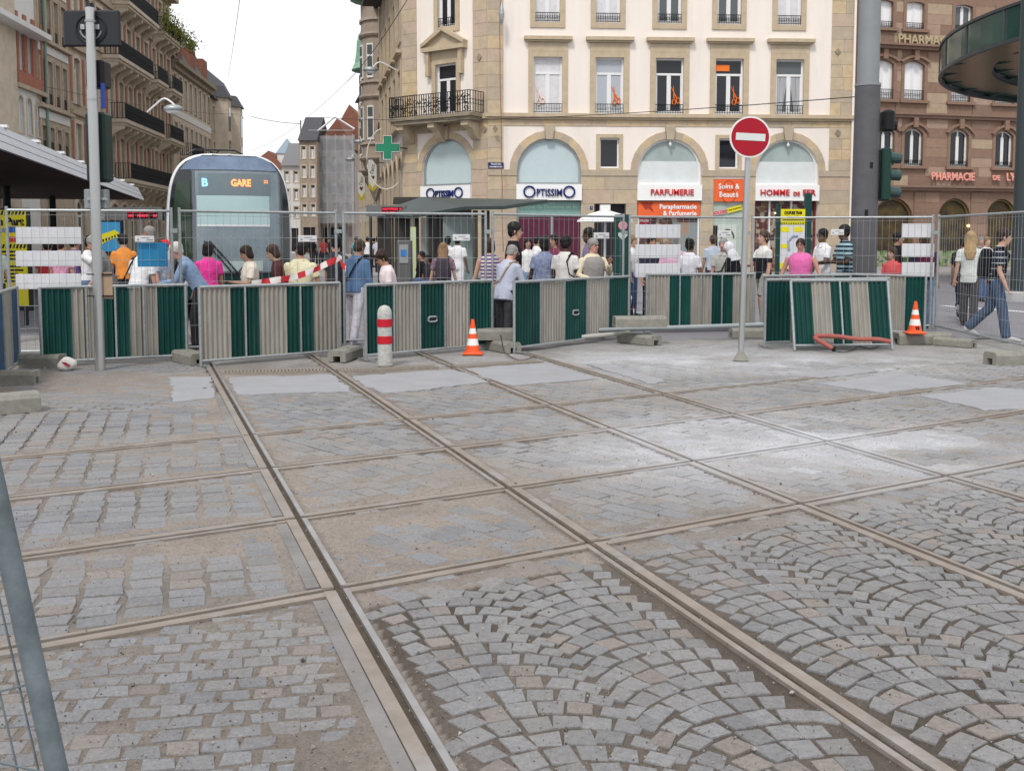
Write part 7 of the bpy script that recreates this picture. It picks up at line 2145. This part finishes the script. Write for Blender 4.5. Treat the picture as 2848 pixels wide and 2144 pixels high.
# --- by the shelter
person(1168, 28.2, -60, 'man in black sitting in the shelter', 1.75, skin='tan', hc='black', tc=BLKC, bc=DENIM, lL=(85, 60), lR=(80, 50), seat=.5, lean=-5, group='people by the tram shelter')
person(1192, 27.8, -50, 'dark haired person sitting in the shelter beside a man in black', 1.65, skin='brown', hc='black', hair='bob', tc=DKT, bc=DENIM, lL=(85, 75), lR=(80, 70), seat=.5, group='people by the tram shelter')
person(1232, 19.5, 180, 'blonde long haired woman with a dark backpack seen from behind', 1.58, skin='light', hc='ltbrown', hair='long', tc=C('plaid', (.12,.05,.09), .6, 26, (.32,.22,.27)), bc=DKT, bag=('backpack', C('dark_mauve', (.055,.045,.06))), L=(3, 12, 8, 0), Rr=(3, 12, 8, 0), hp=8)
person(1272, 27.0, 170, 'man in white standing behind the shelter glass', 1.76, skin='brown', hc='black', tc=WHT, bc=WHT, group='people by the tram shelter')
person(1246, 29.0, 200, 'second person in white behind the shelter post', 1.74, skin='brown', hc='black', tc=WHT, bc=DKT, group='people by the tram shelter')
person(1362, 16.8, 190, 'woman in a purple and white striped top seen from behind', 1.66, skin='light', hc='brown', hair='bob', top='tank', tc=stripes('purple', (.66,.64,.66), (.14,.06,.22), .062), bc=BLKC, hem=.86, Rr=(-4, 22, 15, 0), L=(3, 15, 10, 0))
person(1404, 15.6, 140, 'old man in a beige cap and pale blue jacket', 1.58, bw=1.12, fat=1.2, skin='pink', hc='grey', hair='crop', top='long', tc=C('pale_blue_jacket', (.42,.45,.55), .1, 5), bc=C('dark_grey_trousers', (.05,.05,.058)), belt=('cap', C('beige_cap', (.46,.39,.30))), lean=12, hp=14, bag=(-1, C('beige_bag', (.42,.32,.22)), 1), hem=.78, L=(15, 12, 25, 0), Rr=(20, 10, 40, 0))
person(1428, 16.3, 95, 'tall young man in black with glasses, looking right', 1.92, skin='light', hc='black', tc=BLKC, bc=DENIM, glasses=True, Rr=(5, 6, 10, 0))
person(1468, 23.5, 10, 'young woman in a white T shirt and denim shorts', 1.68, bw=.95, skin='tan', hc='black', hair='long', tc=C('white_pink_print', (.72,.70,.71), .1, 7), bot='shorts', bc=JEANB, belt='short', hem=.92, L=(2, 14, 12, 0), Rr=(2, 14, 12, 0))
person(1515, 17.2, 165, 'dark skinned woman in a blue floral dress', 1.70, skin='dark', hc='black', hair='bob', tc=C('blue_floral', (.34,.40,.56), .5, 16, (.13,.15,.27)), bot='skirt', bc=C('blue_floral', (.34,.40,.56)), L=(3, 14, 10, 0), Rr=(3, 14, 10, 0), hy=30)
person(1572, 16.9, 150, 'woman in white with a black headwrap and black shoulder bag', 1.70, bw=1.06, fat=1.05, skin='dark', hc='black', hair='curly', tc=C('off_white', (.66,.64,.62), .05), bc=WHT, bag=(-1, BLKC, -1), L=(5, 10, 20, 0), hem=.8, hp=6)
person(1640, 18.6, -75, 'dark skinned man in a purple shirt behind the man in a grey vest', 1.86, skin='dark', hc='black', tc=C('lilac', (.20,.16,.27)), bc=DKT, hair='crop')
person(1648, 16.95, 28, 'old man with glasses in a grey vest over a cream shirt', 1.66, bw=1.22, fat=1.3, skin='pink', hc='grey', hair='crop', top='long', tc=C('cream_shirt', (.66,.58,.42), .06), bc=NAVC, vest=C('grey_vest', (.27,.25,.245), .06, 5), glasses=True, collar=True, hy=12, L=(20, 20, 128, 10), Rr=(5, 18, 78, 35))
person(1757, 21.5, 60, 'light haired person in white beside the green service column', 1.74, skin='light', hc='ltbrown', tc=WHT, bc=DENIM)
person(1875, 19.3, 175, 'man in a pink shirt partly hidden by the middle white boards', 1.74, bw=1.15, fat=1.15, skin='pink', hc='grey', hair='crop', tc=C('pink_shirt', (.66,.42,.55), .06), bc=C('dusty_pink', (.40,.26,.33)))
person(1812, 20.5, 20, 'person in dark blue partly hidden by the middle white boards', 1.72, skin='tan', hc='black', tc=NAVC, bc=BLKC)
person(1918, 18.9, 140, 'woman with her hair tied up in a white T shirt', 1.66, bw=1.02, skin='brown', hc='black', hair='bun', tc=C('white_tee', (.70,.70,.76), .05), bc=BLKC, hem=.93, Rr=(5, 10, 12, 0), L=(6, 14, 10, 0))
person(2013, 19.6, -28, 'grey haired man in a grey polo with a black shoulder strap', 1.66, skin='pink', hc='grey', hair='crop', tc=C('grey_polo', (.42,.42,.39), .06), bc=KHA, bag=(1, BLKC, -1), collar=True)
person(2050, 19.0, -130, 'person in a white headscarf and black robe', 1.62, skin='tan', hair='scarf', top='long', tc=BLKC, bot='skirt', bc=BLKC, lean=12, hp=10)
person(2125, 19.2, -72, 'man in a white and black T shirt and beige shorts, looking left', 1.82, skin='light', hc='brown', tc=stripes('chest', (.68,.67,.65), (.022,.024,.03), 2.0, .62), bot='shorts', bc=C('beige_shorts', (.44,.43,.37), .08), shoe=(.6,.6,.6), hp=-8, L=(5, 10, 12, 0), Rr=(25, 8, 70, 10), lL=(14, 20), lR=(-8, 6))
person(2228, 18.9, -28, 'stout woman in a pink sleeveless top with glasses', 1.66, bw=1.35, fat=1.55, skin='pink', hc='dkbrown', hair='crop', top='tank', tc=C('bright_pink', (.74,.16,.42), .06), bc=C('dark_blue_skirt', (.05,.06,.12)), bot='skirt', glasses=True, hem=.86, L=(4, 24, 12, 0), Rr=(4, 20, 15, 0))
person(2290, 20.4, -70, 'man in a white shirt beside the beige corner strip', 1.86, skin='brown', hc='black', hair='crop', tc=WHT, bc=C('white_blue_trousers', (.55,.57,.62), .12), glasses=True, collar=True, L=(20, 8, 70, 10), hem=.82)
person(2350, 19.2, -78, 'boy in a teal striped shirt, cut by the grey mast', 1.92, skin='dark', hc='black', hair='crop', tc=stripes('teal', (.28,.42,.46), (.018,.03,.05), .075), bc=NAVC, L=(15, 8, 75, 0), Rr=(15, 8, 75, 0))
person(1541, 20.6, -40, 'woman with tied dark hair between the floral dress and the white top', 1.74, skin='tan', hc='black', hair='bun', tc=C('wine_top', (.16,.04,.07)), bc=DKT)
person(1984, 25.0, 175, 'man in a pale blue shirt by the shop door', 1.76, skin='tan', hc='brown', tc=C('pale_blue_tee', (.42,.47,.55)), bc=NAVC)
person(1492, 26.5, 120, 'person in white far behind the young woman in shorts', 1.74, skin='tan', hc='black', tc=WHT, bc=DENIM)
# --- right of the mast
person(2484, 18.6, -60, 'woman in a coral red top with long brown hair', 1.50, skin='light', hc='brown', hair='long', tc=C('coral', (.62,.10,.11), .06), bc=DKT, fat=1.1)
person(2495, 21.5, 60, 'man in a black T shirt behind the woman in coral', 1.80, skin='tan', hc='black', tc=BLKC, bc=DKT)
person(2572, 18.9, 170, 'person in dark top and light jeans behind the right white boards', 1.74, bw=1.15, skin='tan', hc='brown', tc=NAVC, bc=JEANB, bag=('backpack', C('wine', (.12,.02,.05))))
person(2700, 19.4, 155, 'blonde woman in a pale T shirt walking away', 1.80, bw=.98, skin='light', hc='blonde', hair='long', tc=C('pale_tee', (.58,.62,.60), .06), bc=C('charcoal_trousers', (.065,.06,.07)), hem=.8, shoe=(.05,.04,.04), L=(-5, 8, 10, 0), Rr=(6, 14, 10, 0), lL=(4, 4), lR=(-6, 6), group='people walking at the right')
person(2682, 20.6, 140, 'person in dark jeans and white shoes behind the blonde woman', 1.74, skin='tan', hc='black', tc=BLKC, bc=NAVC, shoe=(.6,.6,.62), lL=(18, 10), lR=(-22, 45), group='people walking at the right')
person(2776, 16.4, 62, 'man in a navy striped T shirt and jeans striding with a big backpack', 1.84, skin='light', hc='dkbrown', hair='crop', tc=stripes('navy', (.022,.026,.045), (.45,.47,.50), .085, .16), bc=C('dark_denim', (.06,.09,.15), .25, 5), shoe=(.42,.42,.42), bag=('backpack', C('black_pack', (.014,.013,.020))), L=(-4, 10, 14, 0), Rr=(3, 10, 22, 0), lL=(-13, 32), lR=(13, 4), lean=5, hy=15, group='people walking at the right')
person(2745, 27.0, 10, 'fair haired person far behind the striding man', 1.72, skin='light', hc='ltbrown', tc=WHT, bc=DENIM, far=True, group='people walking at the right')
person(2730, 30.0, -20, 'small figure in grey far behind the striding man', 1.72, skin='light', hc='grey', tc=GRYC, bc=NAVC, far=True, group='people walking at the right')
# --- strollers far down the street
far_l = [(868, 60, 'black', 'walker in black, leftmost of the far strollers'), (884, 66, 'grey', 'walker in grey far down the street'), (900, 58, 'red', 'walker in red far down the street, left of the fence posts'), (915, 70, 'navy', 'walker in navy far down the street'), (990, 52, 'turquoise', 'walker in turquoise left of the two in white'), (1003, 62, 'dark_red', 'walker in dark red behind the one in turquoise'),
         (1022, 50, 'white', 'walker in a white top with dark trousers, left of two'), (1050, 48, 'pale', 'walker in a pale top with a backpack, right of two'), (1040, 58, 'black2', 'walker in black between the two in white'), (1070, 64, 'navy2', 'walker in dark blue beside the shelter')]
fc = {'black': BLKC, 'grey': GRYC, 'red': C('walker_red', (.3,.04,.04)), 'navy': NAVC, 'turquoise': C('turquoise', (.1,.36,.4)), 'dark_red': C('dark_red', (.32,.03,.04)), 'white': WHT, 'pale': C('pale_lilac', (.5,.5,.56)), 'black2': BLKC, 'navy2': NAVC}
for i, (px, Y, c, lab) in enumerate(far_l):
    person(px, Y, random.choice([180, 170, 200, 10]), lab, random.uniform(1.68, 1.82), skin=random.choice(['tan', 'light', 'brown']), hc='black', tc=fc[c], bc=DKT, far=True, lL=(14, 8), lR=(-12, 10), group='strollers far down the street')
flush_rm()
flush_text()
